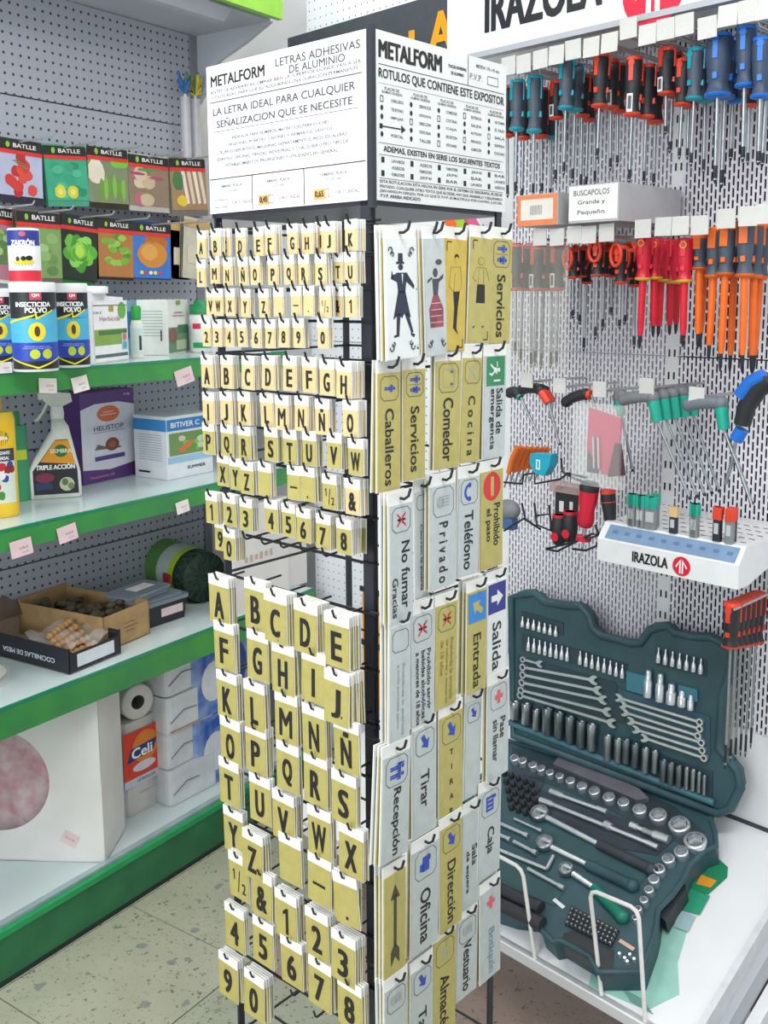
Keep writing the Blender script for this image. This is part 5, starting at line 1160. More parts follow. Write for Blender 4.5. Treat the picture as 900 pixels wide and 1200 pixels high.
# ---- base shelf
a = gp(-2, 1008, ZB); b = gp(124, 1011, ZB)
DM = Tr(a.x, a.y, ZB) @ Rz(math.degrees(math.atan2(b.y - a.y, b.x - a.x)))
GD = G @ DM
hbx = min(hit(GD, 118, 815, 'y', 0).z, Z3 - .06 - ZB)
t = thing('doll_carton', 'big white carton with a round window showing something pink', 'box', GD)
wxx = (b - a).length
CB = MB()
ctr = hit(GD, -4, 914, 'y', 0); cxx, czz = ctr.x, ctr.z; rr = (hit(GD, 58, 918, 'y', 0).x - ctr.x)
n = 40
ring = [(cxx + rr * math.cos(2 * math.pi * k / n), czz + rr * math.sin(2 * math.pi * k / n)) for k in range(n)]
x0_ = -.30
outer = []
for k in range(n):
    a_ = 2 * math.pi * k / n; dx, dz = math.cos(a_), math.sin(a_)
    ts = [((wxx - cxx) / dx) if dx > 1e-6 else (x0_ - cxx) / dx if dx < -1e-6 else 9, ((hbx - czz) / dz) if dz > 1e-6 else (-czz) / dz if dz < -1e-6 else 9]
    q = min(ts); outer.append((cxx + dx * q, czz + dz * q))
vs = [(x, 0, z) for x, z in ring] + [(x, 0, z) for x, z in outer]
CB.add(vs, [(k, (k + 1) % n, n + (k + 1) % n, n + k) for k in range(n)], CARTON)
for cx_, cz_ in ((x0_, 0), (wxx, 0), (wxx, hbx), (x0_, hbx)):
    ks = sorted(range(n), key=lambda k: (outer[k][0] - cx_) ** 2 + (outer[k][1] - cz_) ** 2)[:2]; CB.add([(outer[ks[0]][0], 0, outer[ks[0]][1]), (outer[ks[1]][0], 0, outer[ks[1]][1]), (cx_, 0, cz_)], [(0, 1, 2)], CARTON)
    
CB.box(x0_, wxx, .16, .163, 0, hbx, CARTON).box(wxx - .003, wxx, 0, .16, 0, hbx, CARTON).box(x0_, wxx, 0, .16, hbx - .003, hbx, CARTON).box(x0_, wxx, 0, .16, 0, .003, CARTON)
part('carton_body', CB, t)
part('window_film', MB().disc(cxx, czz, rr, rr, FILM, .002, 40), t)
part('pink_price_sticker', MB().box(-.021, .021, -.0012, -.0004, -.017, .017, PINKP).text('3,12 €', 0, 0, .024, .007, C('#8a6a70'), -.0016, 0), t, Tr(hit(GD, 82, 983, 'y', 0).x, 0, hit(GD, 82, 983, 'y', 0).z) @ Ry(28))
pk = MB(); PKM = mat('pink_tulle', '#c46472', .5, 0, .2, 26, hex2='#d8b4bc')
n2 = 20
vs = [(cxx - .16 + .32 * i / n2, .035 + .012 * math.sin(i * .7 + j * .3) + .008 * math.cos(j * .6 - i * .45), max(.01, czz - .16 + .32 * j / n2)) for i in range(n2 + 1) for j in range(n2 + 1)]
pk.add(vs, [(i * (n2 + 1) + j, (i + 1) * (n2 + 1) + j, (i + 1) * (n2 + 1) + j + 1, i * (n2 + 1) + j + 1) for i in range(n2) for j in range(n2)], PKM, True)
thing('pink_fabric', 'pink crumpled fabric behind the round carton window', 'fabric', GD, None, pk)
# toilet paper
def roll(mb, c, r, h, axis='y', core=.4):
    return mb
TPM = mat('soft_white_paper', '#e6e4de', .85, 0, .05, 30, .2); CORE = C('#9c8f80')
M, w_, h_ = boxat((146, 962), (190, 938), (142, 852), ZB)
t = thing('tissue_pack', 'plastic pack of toilet rolls with a red and orange brand label', 'tissue pack', G @ M)
bd = MB()
for i in range(2):
    for j in range(2): bd.lathe([(.012, 0), (.050, 0), (.055, .004), (.055, h_ / 2 - .006), (.05, h_ / 2 - .002), (.012, h_ / 2 - .002)], TPM, 18, Tr(w_ * .5, .056 + .11 * j, h_ / 2 * i))
part('rolls', bd, t)
part('wrap', MB().bevbox(w_ * .5 - .065, w_ * .5 + .065, -.001, .225, 0, h_, mat('glossy_wrap', '#f1efea', .2, 0, .03, alpha=.55), .03), t)
lb_ = MB(); w2 = .128; x0 = w_ * .5
lb_.rect(x0, h_ * .64, w2, h_ * .52, C('#e8452c'), -.003); lb_.disc(x0 + w2 * .1, h_ * .70, w2 * .36, h_ * .17, C('#f08a3a'), -.0034); 
lb_.poly([(x0 - w2 * .42, h_ * .58), (x0 + w2 * .32, h_ * .62), (x0 + w2 * .42, h_ * .74), (x0 - w2 * .30, h_ * .72)], C('#24407c'), -.0038)
lb_.text('Celi', x0, h_ * .66, w2 * .58, h_ * .11, C('#ffffff'), -.0042, .04); lb_.disc(x0 + w2 * .05, h_ * .50, w2 * .32, h_ * .05, C('#e6dcea'), -.0036)
lb_.rect(x0, h_ * .36, w2, h_ * .08, C('#cfd3e2'), -.0032); lb_.text('12 ROLLOS', x0 + w2 * .1, h_ * .36, w2 * .5, h_ * .03, C('#3a3a5a'), -.004, .02); lb_.text('doble capa', x0 + w2 * .15, h_ * .22, w2 * .5, h_ * .03, C('#e0806a'), -.0036, 0)
part('brand_label', lb_, t)
q = hit(G, 160, 815, 'y', gp(160, 940, ZB).y)
top = t.matrix_basis @ Vector((w_ * .5, .06, h_))
rl = MB(); rl.lathe([(.020, 0), (.046, 0), (.049, .003), (.049, .097), (.046, .1), (.020, .1)], TPM, 26, None, True, 'y', False)
tr_ = thing('toilet_roll', 'loose toilet roll lying on the red labelled pack, core facing out', 'toilet roll', t.matrix_basis @ Tr(w_ * .5 - .004, .0, h_ + .049) @ Rz(-12), None, rl)
part('cardboard_core', MB().lathe([(.020, .001), (.020, .099)], mat('grey_core', '#7f7a74', .9), 20, None, True, 'y', False), tr_)
# stack of white packs
PK = mat('white_pack_film', '#e3e6ea', .25, 0, .06, 20, .15)
a = gp(203, 948, ZB); b = gp(246, 922, ZB); ztop = hit(G, 200, 770, 'y', a.y + .03).z - ZB
ztop = min(ztop, .46)
nl = 4
for k in range(nl):
    hh_ = ztop / nl
    t = thing('napkin_pack', '%s white film-wrapped paper pack of the stack beside the toilet rolls' % ('bottom', 'second', 'third', 'topmost')[k], 'paper pack', G @ Tr(a.x + .004 * (k % 2), a.y + .01 + .006 * (k % 2), ZB + hh_ * k) @ Rz(random.uniform(-2, 2)), 'white paper packs stacked on the base shelf')
    part('pack', MB().bevbox(0, .185, 0, .2, .001, hh_ - .002, PK, .018), t)
    part('film_fold', MB().tube([(.01, -.002, hh_ * .3), (.06, -.004, hh_ * .55), (.11, -.002, hh_ * .5)], .0014, C('#7a7d86'), 5), t)
    if k == 2: part('red_stripe', MB().box(.01, .12, -.003, -.001, .004, .008, C('#c88a80')), t)
a = gp(255, 945, ZB)
BPM = mat('blue_pack', '#2f62c0', .3, 0, .2, 14, hex2='#9fb6dc')
for k in range(2):
    t = thing('blue_pack', '%s blue and white plastic pack at the right end of the base shelf' % ('lower', 'upper')[k], 'paper pack', G @ Tr(a.x + .02, a.y + .10, ZB + .215 * k), 'blue packs at the end of the base shelf')
    part('pack', MB().bevbox(0, .26, 0, .16, .001, .213, BPM, .02), t); part('printed_swirl', MB().disc(.08, .1, .05, .06, C('#e8ecf6'), -.0012).disc(.18, .12, .04, .07, C('#24479c'), -.0012).disc(.20, .06, .012, .012, C('#d83a5a'), -.0016), t)

# ---- shelf edge price tags
def price(u, v, y, w_, h_, tilt, m_, lab, txt):
    p = hit(G, u, v, 'y', y); w_ *= 1.22; h_ *= 1.22
    mb = MB().box(-w_ / 2, w_ / 2, -.0008, 0, -h_ / 2, h_ / 2, m_)
    t = thing('price_tag', lab, 'price tag', G @ Tr(p.x, y, p.z) @ Ry(tilt) @ Rx(-6), 'paper price tags on the green shelf edges', mb)
    q = MB(); q.text(txt, w_ * .1, -h_ * .02, w_ * .4, h_ * .16, C('#5c5c68'), -.0012, .0); q.text('ref. 0172', w_ * .15, -h_ * .28, w_ * .3, h_ * .10, C('#8a8a92'), -.0012, 0); part('print', q, t)
yq = Y1 - .006
price(56, 452, yq, .040, .028, 5, PAPER, 'price tag under the insecticide jar on the top shelf edge', '5,75 €')
price(94, 450, yq, .038, .030, -8, PAPER, 'tilted price tag under the weedkiller jug', '8,47 €')
price(216, 441, yq, .052, .034, -12, PINKP, 'larger pinkish price tag beside the rack on the top shelf edge', '4,20 €')
price(5, 431, yq, .03, .02, 0, PAPER, 'price tag at the photo edge on the top shelf', '6,10 €')
yq = Y2 - .006
price(214, 594, yq, .037, .026, -6, PAPER, 'white price tag under the vegetable-printed carton', '6,35 €')
price(79, 625, yq, .044, .031, -7, PINKP, 'price tag under the spray bottle', '9,75 €')
price(25, 642, yq, .046, .031, -4, PINKP, 'price tag below the yellow bottle', '10,95 €')
# wrapped brushes beside the pegboard end
for k, (u, v0, v1) in enumerate(((216, 85, 270), (228, 88, 275))):
    yb_ = .35; p = hit(G, u, v0, 'y', yb_); q = hit(G, u + 8, v1, 'y', yb_)
    t = thing('wrapped_brush', ('blue topped', 'yellow topped')[k] + ' brush in a long clear tube beside the pegboard end', 'brush', G @ Tr(p.x, yb_, p.z), 'brushes in clear tubes')
    L = p.z - q.z
    part('tube', MB().tube([(0, 0, -.07), (.0, 0, -L)], .015, mat('milky_tube', '#e3e0e4', .2, 0, .03, alpha=.5), 12), t)
    part('handle', MB().tube([(0, 0, -.02), (0, 0, -L * .9)], .004, C('#e8e8ea'), 8), t)
    hd2 = MB()
    for j in range(26): a_ = random.uniform(0, 6.28); hd2.tube([(0, 0, -.06), (.02 * math.cos(a_), .02 * math.sin(a_), random.uniform(-.05, .01))], .004, C(('#3a6fb0', '#c9b83a')[k] if j % 3 else '#5a7a50'), 5)
    part('bristles', hd2, t, kind='stuff')
# ================================================================== HAND TOOLS ON THE TOOL WALL
def driver(name, label, M, grp, handle, accent, shaft_m, hl=.115, sl_=.12, hr=.0165, sr_=.0032, tip=DKSTEEL, ring=False, insulated=False, hexc=None, slab=False):
    """hanging screwdriver: butt of the handle at z=0, blade downwards"""
    t = thing(name, label, 'screwdriver', M, grp)
    pr = [(hr * .55, 0), (hr * .92, -.004), (hr, -hl * .12), (hr * .98, -hl * .34), (hr * .86, -hl * .62), (hr * .74, -hl * .76), (hr * .86, -hl * .88), (hr * .98, -hl * .93)]
    part('handle', MB().lathe(pr[::-1], handle, 12), t)
    part('butt_cap', MB().lathe([(hr * .98, -.006), (hr * .96, .0006), (hr * .6, .002)], accent if handle is not CRIM else CRIM, 12), t)
    part('collar', MB().lathe([(hr * .6, -hl), (hr * 1.02, -hl * .975), (hr * 1.04, -hl * .93)], accent, 12), t)
    g_ = MB()
    iw = .0075 if handle is SLATE and accent is ORANGE else .0045
    for a in (0, 120, 240):
        c, s_ = math.cos(R(a - 90)), math.sin(R(a - 90))
        gac = accent if handle is not CRIM else mat('bright_crimson', '#ec2440', .3)
        g_.box(-iw, iw, -hr * 1.06, -hr * .7, -hl * .40, -hl * .03, gac, Rz(a))
        g_.box(-.004, .004, -hr * 1.0, -hr * .7, -hl * .72, -hl * .62, gac, Rz(a))
    part('grip_inlay', g_, t)
    hole = MB().lathe([(.0046, -.0006), (.0046, .0004)], C('#16161a'), 12, Tr(0, -hr * .98, -.012), False, 'y')
    hole.tube([(.006 * math.cos(R(30 * k)), -hr * 1.0, -.012 + .006 * math.sin(R(30 * k))) for k in range(12)], .0014, accent, 5, None, True)
    part('hanging_hole', hole, t)
    s2 = MB()
    if insulated:
        s2.lathe([(sr_ * 1.5, -hl - sl_ * .82), (sr_ * 2.0, -hl - sl_ * .70), (sr_ * 2.2, -hl)], insulated, 10)
        part('insulated_blade', s2, t)
    else: part('blade', s2.lathe([(sr_, -hl - sl_ * .97), (sr_, -hl)], shaft_m, 8), t)
    part('tip', MB().lathe([(sr_ * .35, -hl - sl_ - .002), (sr_ * 1.02, -hl - sl_ * .95), (sr_ * (1.02 if not insulated else 1.3), -hl - sl_ * .80)], tip, 8), t)
    if slab: part('barcode_label', MB().box(-.006, .006, -hr * 1.04 - .0006, -hr * .96, -hl * .93, -hl * .62, C('#e9e6e6')).box(-.0035, .0035, -hr * 1.04 - .001, -hr * .96, -hl * .88, -hl * .66, C('#55555c')), t)
    return t
def crop3(x, y): return 580 + x / 2.8125, y / 2.8125
def hang(kind, x, yt, yc, yb, y, lab, grp, cf=crop3, i=0):
    """x, top, collar and tip rows read in the photograph; y is the distance into the tool wall"""
    u, v0 = cf(x, yt); _, v1 = cf(x, yc); _, v2 = cf(x, yb)
    p = wy(u, v0, y); q = wy(u, v1, y); b = wy(u, v2, y)
    hl = p.z - q.z; sl_ = q.z - b.z
    K = {'T': (SLATE, TEAL, STEEL, .0165), 'B': (BLACKP, REDP, STEEL, .0165), 'S': (mat('blue_grey_rubber', '#3c4c66', .45), BLUEP, STEEL, .018), 'V': (CRIM, YEL, CRIM, .016), 'O': (SLATE, ORANGE, ORANGE, .0165), 'R': (BLACKP, REDP, STEEL, .013)}[kind]
    ins = {'V': mat('red_insulation', '#e01c34', .4), 'O': ORANGE}.get(kind, False)
    kw = dict(hl=hl, sl_=sl_, insulated=ins, slab=(kind == 'B' and i % 3 == 0))
    sc = 1.35 if kind == 'S' and i == 0 else 1
    M = W @ Tr(p.x, y, p.z) @ Rz(random.uniform(-18, 18)) @ Ry(random.uniform(-1.5, 1.5))
    nm = {'V': 'insulated_screwdriver', 'O': 'insulated_screwdriver'}.get(kind, 'screwdriver')
    return driver(nm, lab, M, grp, K[0], K[1], K[2], hr=K[3] * sc, sr_=.0034 * (1.3 if kind == 'S' else 1), tip=DKSTEEL, **kw)
CN = {'T': 'turquoise and slate', 'B': 'black and red-orange', 'S': 'bright blue and dark', 'V': 'crimson and yellow', 'O': 'orange and slate'}
N1 = 'screwdrivers in the top row'
yA, yB_ = .30, .36
R1 = [('B', 40, 285, 455, 650, .36, 'half hidden at the rack header, top row'), ('T', 75, 265, 432, 640, .28, 'beside the sign rack header, first of a turquoise pair'), ('B', 97, 290, 462, 660, .38, 'between the first turquoise pair'), ('T', 132, 252, 440, 645, .28, 'second of the turquoise pair next to the rack header'),
      ('B', 152, 292, 458, 640, .38, 'behind the second turquoise handle'), ('T', 188, 300, 460, 660, .42, 'hanging low behind black handles'), ('B', 205, 268, 395, 600, .33, 'with a white barcode label beside the tilted turquoise pair'), ('T', 238, 195, 362, 575, .27, 'mounted high, front one of the second turquoise pair'),
      ('T', 270, 210, 370, 600, .31, 'mounted high, rear one of the second turquoise pair'), ('B', 290, 250, 388, 620, .36, 'behind the second turquoise pair'), ('B', 312, 255, 402, 625, .40, 'deep behind the second turquoise pair'), ('B', 352, 180, 355, 520, .27, 'with a red ring top and white label, above the white box'),
      ('B', 384, 200, 362, 560, .32, 'second behind the ring-topped one'), ('B', 408, 212, 375, 545, .37, 'third behind the ring-topped one'), ('B', 330, 240, 372, 610, .42, 'deep in the row over the white box'), ('B', 460, 190, 385, 600, .27, 'with a red ring top, above the handwritten box end'),
      ('B', 505, 215, 392, 605, .31, 'second behind the ringed one over the box end'), ('B', 535, 232, 410, 610, .36, 'third behind the ringed one over the box end'), ('B', 568, 160, 315, 440, .30, 'short with a flared red collar right of the box end'), ('B', 592, 175, 322, 500, .36, 'short one behind the flared red collar'),
      ('B', 625, 195, 350, 520, .30, 'with a barcode label before the third turquoise pair'), ('B', 645, 205, 358, 520, .36, 'behind the labelled one before the third turquoise pair'), ('T', 665, 160, 330, 545, .28, 'front one of the third turquoise pair'), ('T', 698, 172, 340, 570, .34, 'rear one of the third turquoise pair'),
      ('S', 740, 115, 322, 600, .27, 'thickest of the top row'), ('S', 768, 125, 328, 615, .33, 'just behind the thickest one'), ('S', 795, 140, 340, 525, .38, 'third behind the thickest one'), ('S', 828, 88, 290, 530, .27, 'slim and highest, right of the thickest one'),
      ('B', 842, 210, 355, 540, .36, 'deep behind the highest blue one'), ('S', 882, 125, 325, 540, .27, 'at the photo edge of the top row'), ('S', 905, 140, 330, 545, .33, 'cut by the photo edge')]
for i, (k, x, a, b, c, y, l) in enumerate(R1): hang(k, x, a, b, c, y, ('%s screwdriver %s' % (CN[k], l)), N1, crop3, i % 3 if k != 'S' else (0 if '740' in str(x) else 1))
def crop4(x, y): return 580 + x / 2.8125, 230 + y / 2.8125
N2 = 'insulated screwdrivers in the second row'
R2 = [('V', 495, 135, 278, 500, .27, 'front, crimson with a yellow collar and label'), ('V', 528, 140, 275, 460, .30, 'second of the front crimson bunch'), ('V', 555, 142, 282, 460, .33, 'third of the crimson bunch'), ('V', 580, 145, 288, 455, .36, 'fourth of the crimson bunch'), ('V', 604, 148, 290, 450, .40, 'rearmost of the crimson bunch'),
      ('V', 628, 140, 285, 495, .27, 'with a hanging hole, standing apart before the orange ones'), ('O', 675, 130, 242, 500, .29, 'slim, orange, first after the crimson ones'), ('O', 697, 135, 248, 495, .34, 'slim, orange, behind the first one'), ('O', 730, 105, 270, 540, .28, 'third slim orange one with a ring top'),
      ('O', 768, 100, 262, 575, .27, 'broad orange one hanging lowest'), ('O', 795, 110, 268, 580, .34, 'orange one behind the lowest-hanging one'), ('O', 828, 80, 268, 580, .27, 'orange one with the tallest ring top'), ('O', 858, 90, 272, 580, .31, 'orange one before the photo edge'), ('O', 885, 95, 275, 580, .35, 'orange one at the photo edge')]
for i, (k, x, a, b, c, y, l) in enumerate(R2): hang(k, x, a, b, c, y, 'insulated screwdriver, ' + l, N2, crop4, i)
N3 = 'packed precision screwdrivers in the second row'
seq = ['first', 'second', 'third', 'fourth', 'fifth', 'sixth', 'seventh', 'eighth']
for i, (x, b) in enumerate(((70, 520), (95, 550), (120, 565), (143, 560), (165, 570), (188, 565), (210, 560))):
    hang('B', x, 158 + (i % 2) * 8, 312, b, .27 + .022 * (i % 3), 'long black and red blister-packed screwdriver, %s from the sign rack' % seq[i], N3, crop4, i)
for i, (x, a, b, c) in enumerate(((258, 175, 272, 400), (285, 170, 268, 420), (305, 172, 290, 510), (340, 152, 265, 470), (362, 175, 262, 440), (385, 162, 268, 390), (415, 165, 290, 435), (440, 175, 275, 420), (462, 160, 300, 500))):
    t = hang('R', x, a, b, c, .27 + .03 * (i % 3), 'thin black screwdriver with a big red ring, %s of the ringed group' % (seq + ['ninth'])[i], 'red ringed screwdrivers in the second row', crop4, 1)
    part('ring', MB().tube([(.013 * math.cos(R(30 * k)), -.016, -.018 + .022 * math.sin(R(30 * k))) for k in range(12)], .004, REDP, 6, None, True), t)
# blister sheet over the packed ones
a = wy(*crop4(55, 320), .24); b = wy(*crop4(245, 150), .24); c_ = wy(*crop4(60, 575), .24)
thing('blister_sheet', 'clear dusty blister sheet over the long packed screwdrivers', 'packaging', W @ Tr(a.x, .24, c_.z), None, MB().box(0, b.x - a.x, -.001, 0, 0, b.z - c_.z, mat('dusty_film', '#d9d6cc', .2, 0, .1, 20, alpha=.16)))
# hooks and price cards
ZH1 = None
def hook_row(tags, cf, y0, size, grp, nm):
    for i, (x, yv) in enumerate(tags):
        u, v = cf(x, yv); p = wy(u, v, y0)
        t = thing('price_card', '%s price card, %s' % nm[i] if isinstance(nm[i], tuple) else nm[i], 'price card', W @ Tr(p.x, y0, p.z) @ Ry(random.uniform(-1, 1)) @ Rx(random.uniform(-4, 4)), grp, MB().box(-size / 2, size / 2, -.001, .001, -size * .58, size * .42, mat('grey_white_card', '#d6d5d2', .6, 0, .03)))
        hk = MB()
        for d in (-.012, .012): hk.tube([(d * .5, PY - y0, -size * .3), (d * .5, 0.006, -size * .2), (d * .5, -.0, -size * .1)], .0023, mat('zinc_wire', '#c9cbcd', .3, .7), 6)
        part('double_hook', hk, wall, Tr(p.x, y0, p.z))
PCL = 'blank white price cards clipped to the tool hooks'
row1 = [(45, 212), (95, 205), (150, 190), (203, 176), (258, 158), (318, 150), (378, 135), (440, 88), (503, 108), (563, 90), (625, 75), (700, 85), (768, 45), (835, 30), (895, 20)]
hook_row(row1, crop3, .225, .0375, PCL, [('blank white', '%s from the sign rack above the top screwdriver row' % (seq + ['ninth', 'tenth', 'eleventh', 'twelfth', 'thirteenth', 'fourteenth', 'fifteenth'])[i]) for i in range(len(row1))])
row2 = [(148, 130), (205, 130), (262, 122), (310, 122), (368, 115), (488, 102), (555, 95), (612, 92), (675, 90), (763, 68), (835, 60), (890, 52)]
hook_row(row2, crop4, .235, .0355, PCL, [('blank white', '%s from the sign rack above the second tool row' % (seq + ['ninth', 'tenth', 'eleventh', 'twelfth'])[i]) for i in range(len(row2))])
row3 = [(105, 602), (213, 620), (345, 632), (500, 622), (665, 652)]
hook_row(row3, crop4, .26, .033, PCL, [('small blank white', '%s from the sign rack above the T-handle tools' % seq[i]) for i in range(5)])
# empty hooks between the cards
eh = 0
for x, yv in ((830, 30), (870, 90), (450, 130), (600, 130), (150, 245), (120, 240)):
    p = wy(*crop3(x, yv), .25); part('double_hook', MB().tube([(0, PY - .25, 0), (0, 0, .002), (0, -.006, .012)], .0024, mat('zinc_wire', '#c9cbcd', .3, .7), 6), wall, Tr(p.x, .25, p.z))

# boxes lying on the second row of hooks
def wbox(name, lab, u0, v0, u1, v1, vt, d, base, front, y0=.22):
    a, b, c_ = wy(u0, v0, y0), wy(u1, v1, y0), wy(u0, vt, y0)
    w_, h_ = b.x - a.x, c_.z - a.z
    t = thing(name, lab, 'box', W @ Tr(a.x, y0, a.z), None, MB().bevbox(0, w_, 0, d, 0, h_, base, .002))
    part('lid_flap', MB().box(0, w_, 0, d * .5, h_, h_ + .001, base), t)
    mb = MB(); front(mb, w_, h_); part('front_print', mb, t); return t
GB_ = C('#c5c5c8')
wbox('orange_box', 'grey carton with an orange front and barcode label lying over the second row', 606, 266, 653, 265, 230, .2, GB_, lambda m_, w, h: (m_.rect(w / 2, h / 2, w * .98, h * .98, C('#f08a58'), -.001), m_.rect(w * .5, h * .52, w * .8, h * .66, C('#ece6de'), -.0014), [m_.rect(w * (.35 + .03 * k), h * .5, w * .012, h * .3, C('#8a8a8a'), -.0018) for k in range(10)]))
def wf(m_, w, h):
    m_.rect(w * .5, h * .52, w * .98, h * .92, C('#fbfbf8'), -.001)
    for k, (s_, q) in enumerate((('BUSCAPOLOS', .72), ('Grande y', .55), ('Pequeño', .55))): m_.text(s_, w * .47, h * (.80 - .27 * k), w * q, h * .15, C('#33333c'), -.0016, 0)
wbox('white_box', 'pale grey carton with a handwritten white paper front lying over the second row', 666, 262, 724, 258, 219, .24, GB_, wf)

# ---- third row: T-handle tools and pistol grips
def crop6(x, y): return 580 + x / 2.8125, 430 + y / 2.8125
def P6(x, y, d): return wy(*crop6(x, y), d)
def thandle(d, h0, h1, neck, tipp, lab, grp, hm, nm_, r=.011):
    A, B, Cn, T_ = P6(*h0, d), P6(*h1, d), P6(*neck, d), P6(*tipp, d)
    o = (A + B) / 2
    t = thing('t_handle_key', lab, 'hex key', W @ Tr(*o), grp)
    q = [p - o for p in (A, B, Cn, T_)]
    m1 = MB(); mid = (q[0] + q[1]) / 2
    pts = [q[0], q[0] * .6 + q[1] * .4 + Vector((0, 0, .004)), q[1] * .75 + q[0] * .25 + Vector((0, 0, .003)), q[1]]
    m1.tube(pts, r, hm, 10); m1.sphere(tuple(q[0]), r * 1.02, hm, 10, 6); m1.sphere(tuple(q[1]), r * 1.1, hm, 10, 6); part('handle', m1, t)
    part('coloured_end', MB().tube([q[1] + (q[2] - q[1]) * .15, q[2]], r * .95, nm_, 10, r2=r * .85), t)
    part('shaft', MB().tube([q[2], q[3]], .0030, STEEL, 8), t); part('shaft_tip', MB().tube([q[2] + (q[3] - q[2]) * .96, q[3]], .0034, DKSTEEL, 8), t)
    return t
for i in range(5):
    x = 32 * i
    thandle(.27 + .03 * i, (425 + x, 108 - 6 * i), (520 + x, 100 - 6 * i), (535 + x * .93, 180 - 5 * i), (645 + (x * .75), 438 - 6 * i), 'grey T-handle key with turquoise neck, %s of the bunch of five' % seq[i], 'grey T-handle keys in the third row', GREYP, GREENT, .0125)
thandle(.27, (640, 125), (745, 120), (755, 205), (850, 455), 'single grey T-handle key with turquoise neck beside the blue grip', None, mat('slate_grey_plastic', '#737b86', .5), GREENT, .0135)
thandle(.30, (425, 95), (405, 100), (418, 162), (455, 345), 'grey T-handle key half behind the pink bag', None, GREYP, GREENT, .011)
thandle(.28, (90, 75), (150, 75), (178, 118), (213, 258), 'black and red pistol grip key near the sign rack', None, BLACKP, REDP, .012)
thandle(.32, (120, 72), (165, 78), (190, 115), (185, 170), 'second black and red grip key behind the first', None, BLACKP, REDP, .011)
thandle(.28, (235, 115), (300, 90), (318, 92), (330, 130), 'black and red grip key hanging above the pink bag', None, BLACKP, REDP, .012)
thandle(.34, (50, 85), (75, 88), (85, 100), (150, 240), 'dark grip key with turquoise end close to the exit sign', None, BLACKP, GREENT, .013)
t = thing('blue_ratchet_grip', 'chunky bright blue and black T-grip driver at the photo edge', 'hex key', W @ Tr(*P6(850, 130, .27)))
o = P6(850, 130, .27); q = lambda x, y: P6(x, y, .27) - o
part('handle', MB().tube([q(905, 40), q(865, 75), q(830, 130), q(815, 190)], .020, BLACKP, 12, r2=.016), t)
part('blue_grip', MB().tube([q(895, 35) + Vector((0, -.008, .004)), q(850, 60) + Vector((0, -.008, .006)), q(815, 95) + Vector((0, -.008, 0))], .014, BLUEP, 10), t)
part('blue_collar', MB().tube([q(815, 205), q(795, 240)], .013, BLUEP, 12), t)
part('shaft', MB().tube([q(795, 240), q(780, 320), q(760, 385)], .004, STEEL, 8), t); part('second_shaft', MB().tube([q(760, 220), q(800, 320), q(848, 455)], .0042, STEEL, 8), t)
# pink tool bag
a = P6(262, 380, .24); b = P6(425, 130, .24)
t = thing('pink_tool_bag', 'clear bag with a pink backing card and small tools hanging under the third row', 'bag', W @ Tr(a.x, .24, a.z))
w_, h_ = b.x - a.x, b.z - a.z
part('clear_bag', MB().box(0, w_, -.012, .012, 0, h_, FILM), t)
part('pink_card', MB().prism([(w_ * .28, h_ * .95), (w_ * .98, h_ * .85), (w_ * .90, h_ * .15), (w_ * .60, h_ * .15), (w_ * .25, h_ * .45)], .0, .002, C('#d95a78')), t)
part('dark_card', MB().prism([(w_ * .25, h_ * .45), (w_ * .55, h_ * .42), (w_ * .5, h_ * .15), (w_ * .25, h_ * .15)], .002, .004, C('#6a5f64')), t)
part('dark_sheath', MB().prism([(w_ * .86, h_ * .55), (w_ * .98, h_ * .55), (w_ * 1.08, h_ * .18), (w_ * .72, h_ * .13)], -.004, .0, C('#5a2c3c')), t)
for x in (.42, .52): part('small_tool', MB().tube([(w_ * x, -.006, h_ * .6), (w_ * (x + .03), -.006, h_ * .22)], .003, CHROME, 8), t)
# ---- orange plier handles, red tools and their wire holders
ORT = mat('amber_orange_plastic', '#e07028', .3, 0, .08)
for i in range(7):
    x = 45 + 17 * i
    A, B = P6(x + 30, 262 + 1 * i, .26 + .02 * i), P6(x, 350 - 4 * i, .26 + .02 * i)
    t = thing('orange_tool', 'translucent orange tool handle, %s of the fanned row in the wire holder' % seq[i], 'tool', W @ Tr(*A), 'orange tool handles in the wire holder')
    part('handle', MB().tube([(0, 0, 0), (B - A) * .5 + Vector((-.004, 0, 0)), B - A], .0062, ORT, 10), t)
    part('steel_shaft', MB().tube([B - A, (B - A) + Vector((-.012, 0, -.035))], .0022, STEEL, 6), t)
A = P6(160, 320, .26)
t = thing('turquoise_tool', 'short turquoise plastic tool with a white oval badge beside the orange handles', 'tool', W @ Tr(*A))
part('body', MB().prism([(-.026, .022), (.03, .026), (.026, -.0), (.012, -.024), (-.014, -.02), (-.028, .0)], -.014, .014, mat('cyan_plastic', '#22a9c8', .35)), t); part('badge', MB().frame2(-.004, .0, .011, .022, .003, C('#e8f2f4'), -.0146), t)
def wire6(pts, d, lab=None, r=.0026):
    P = [P6(x, y, dd if dd is not None else d) for x, y, dd in [(p + (None,))[:3] for p in pts]]
    part('wire_holder', MB().tube(P, r, WIRE, 6), wall)
wire6([(30, 380), (90, 385), (95, 355), (130, 350), (130, 385), (215, 370), (240, 350), (300, 365)], .25)
wire6([(88, 448), (100, 500), (150, 535), (95, 500), (30, 540)], .25)
wire6([(130, 448), (138, 520), (185, 540), (180, 485), (138, 490)], .25)
wire6([(178, 455), (185, 520), (200, 545)], .25)
wire6([(168, 600), (205, 608), (320, 550), (345, 555), (250, 580), (168, 600)], .24)
wire6([(255, 600), (300, 605), (335, 590), (345, 560), (330, 520)], .24)
wire6([(218, 300), (222, 345), (262, 368), (290, 378)], .25)
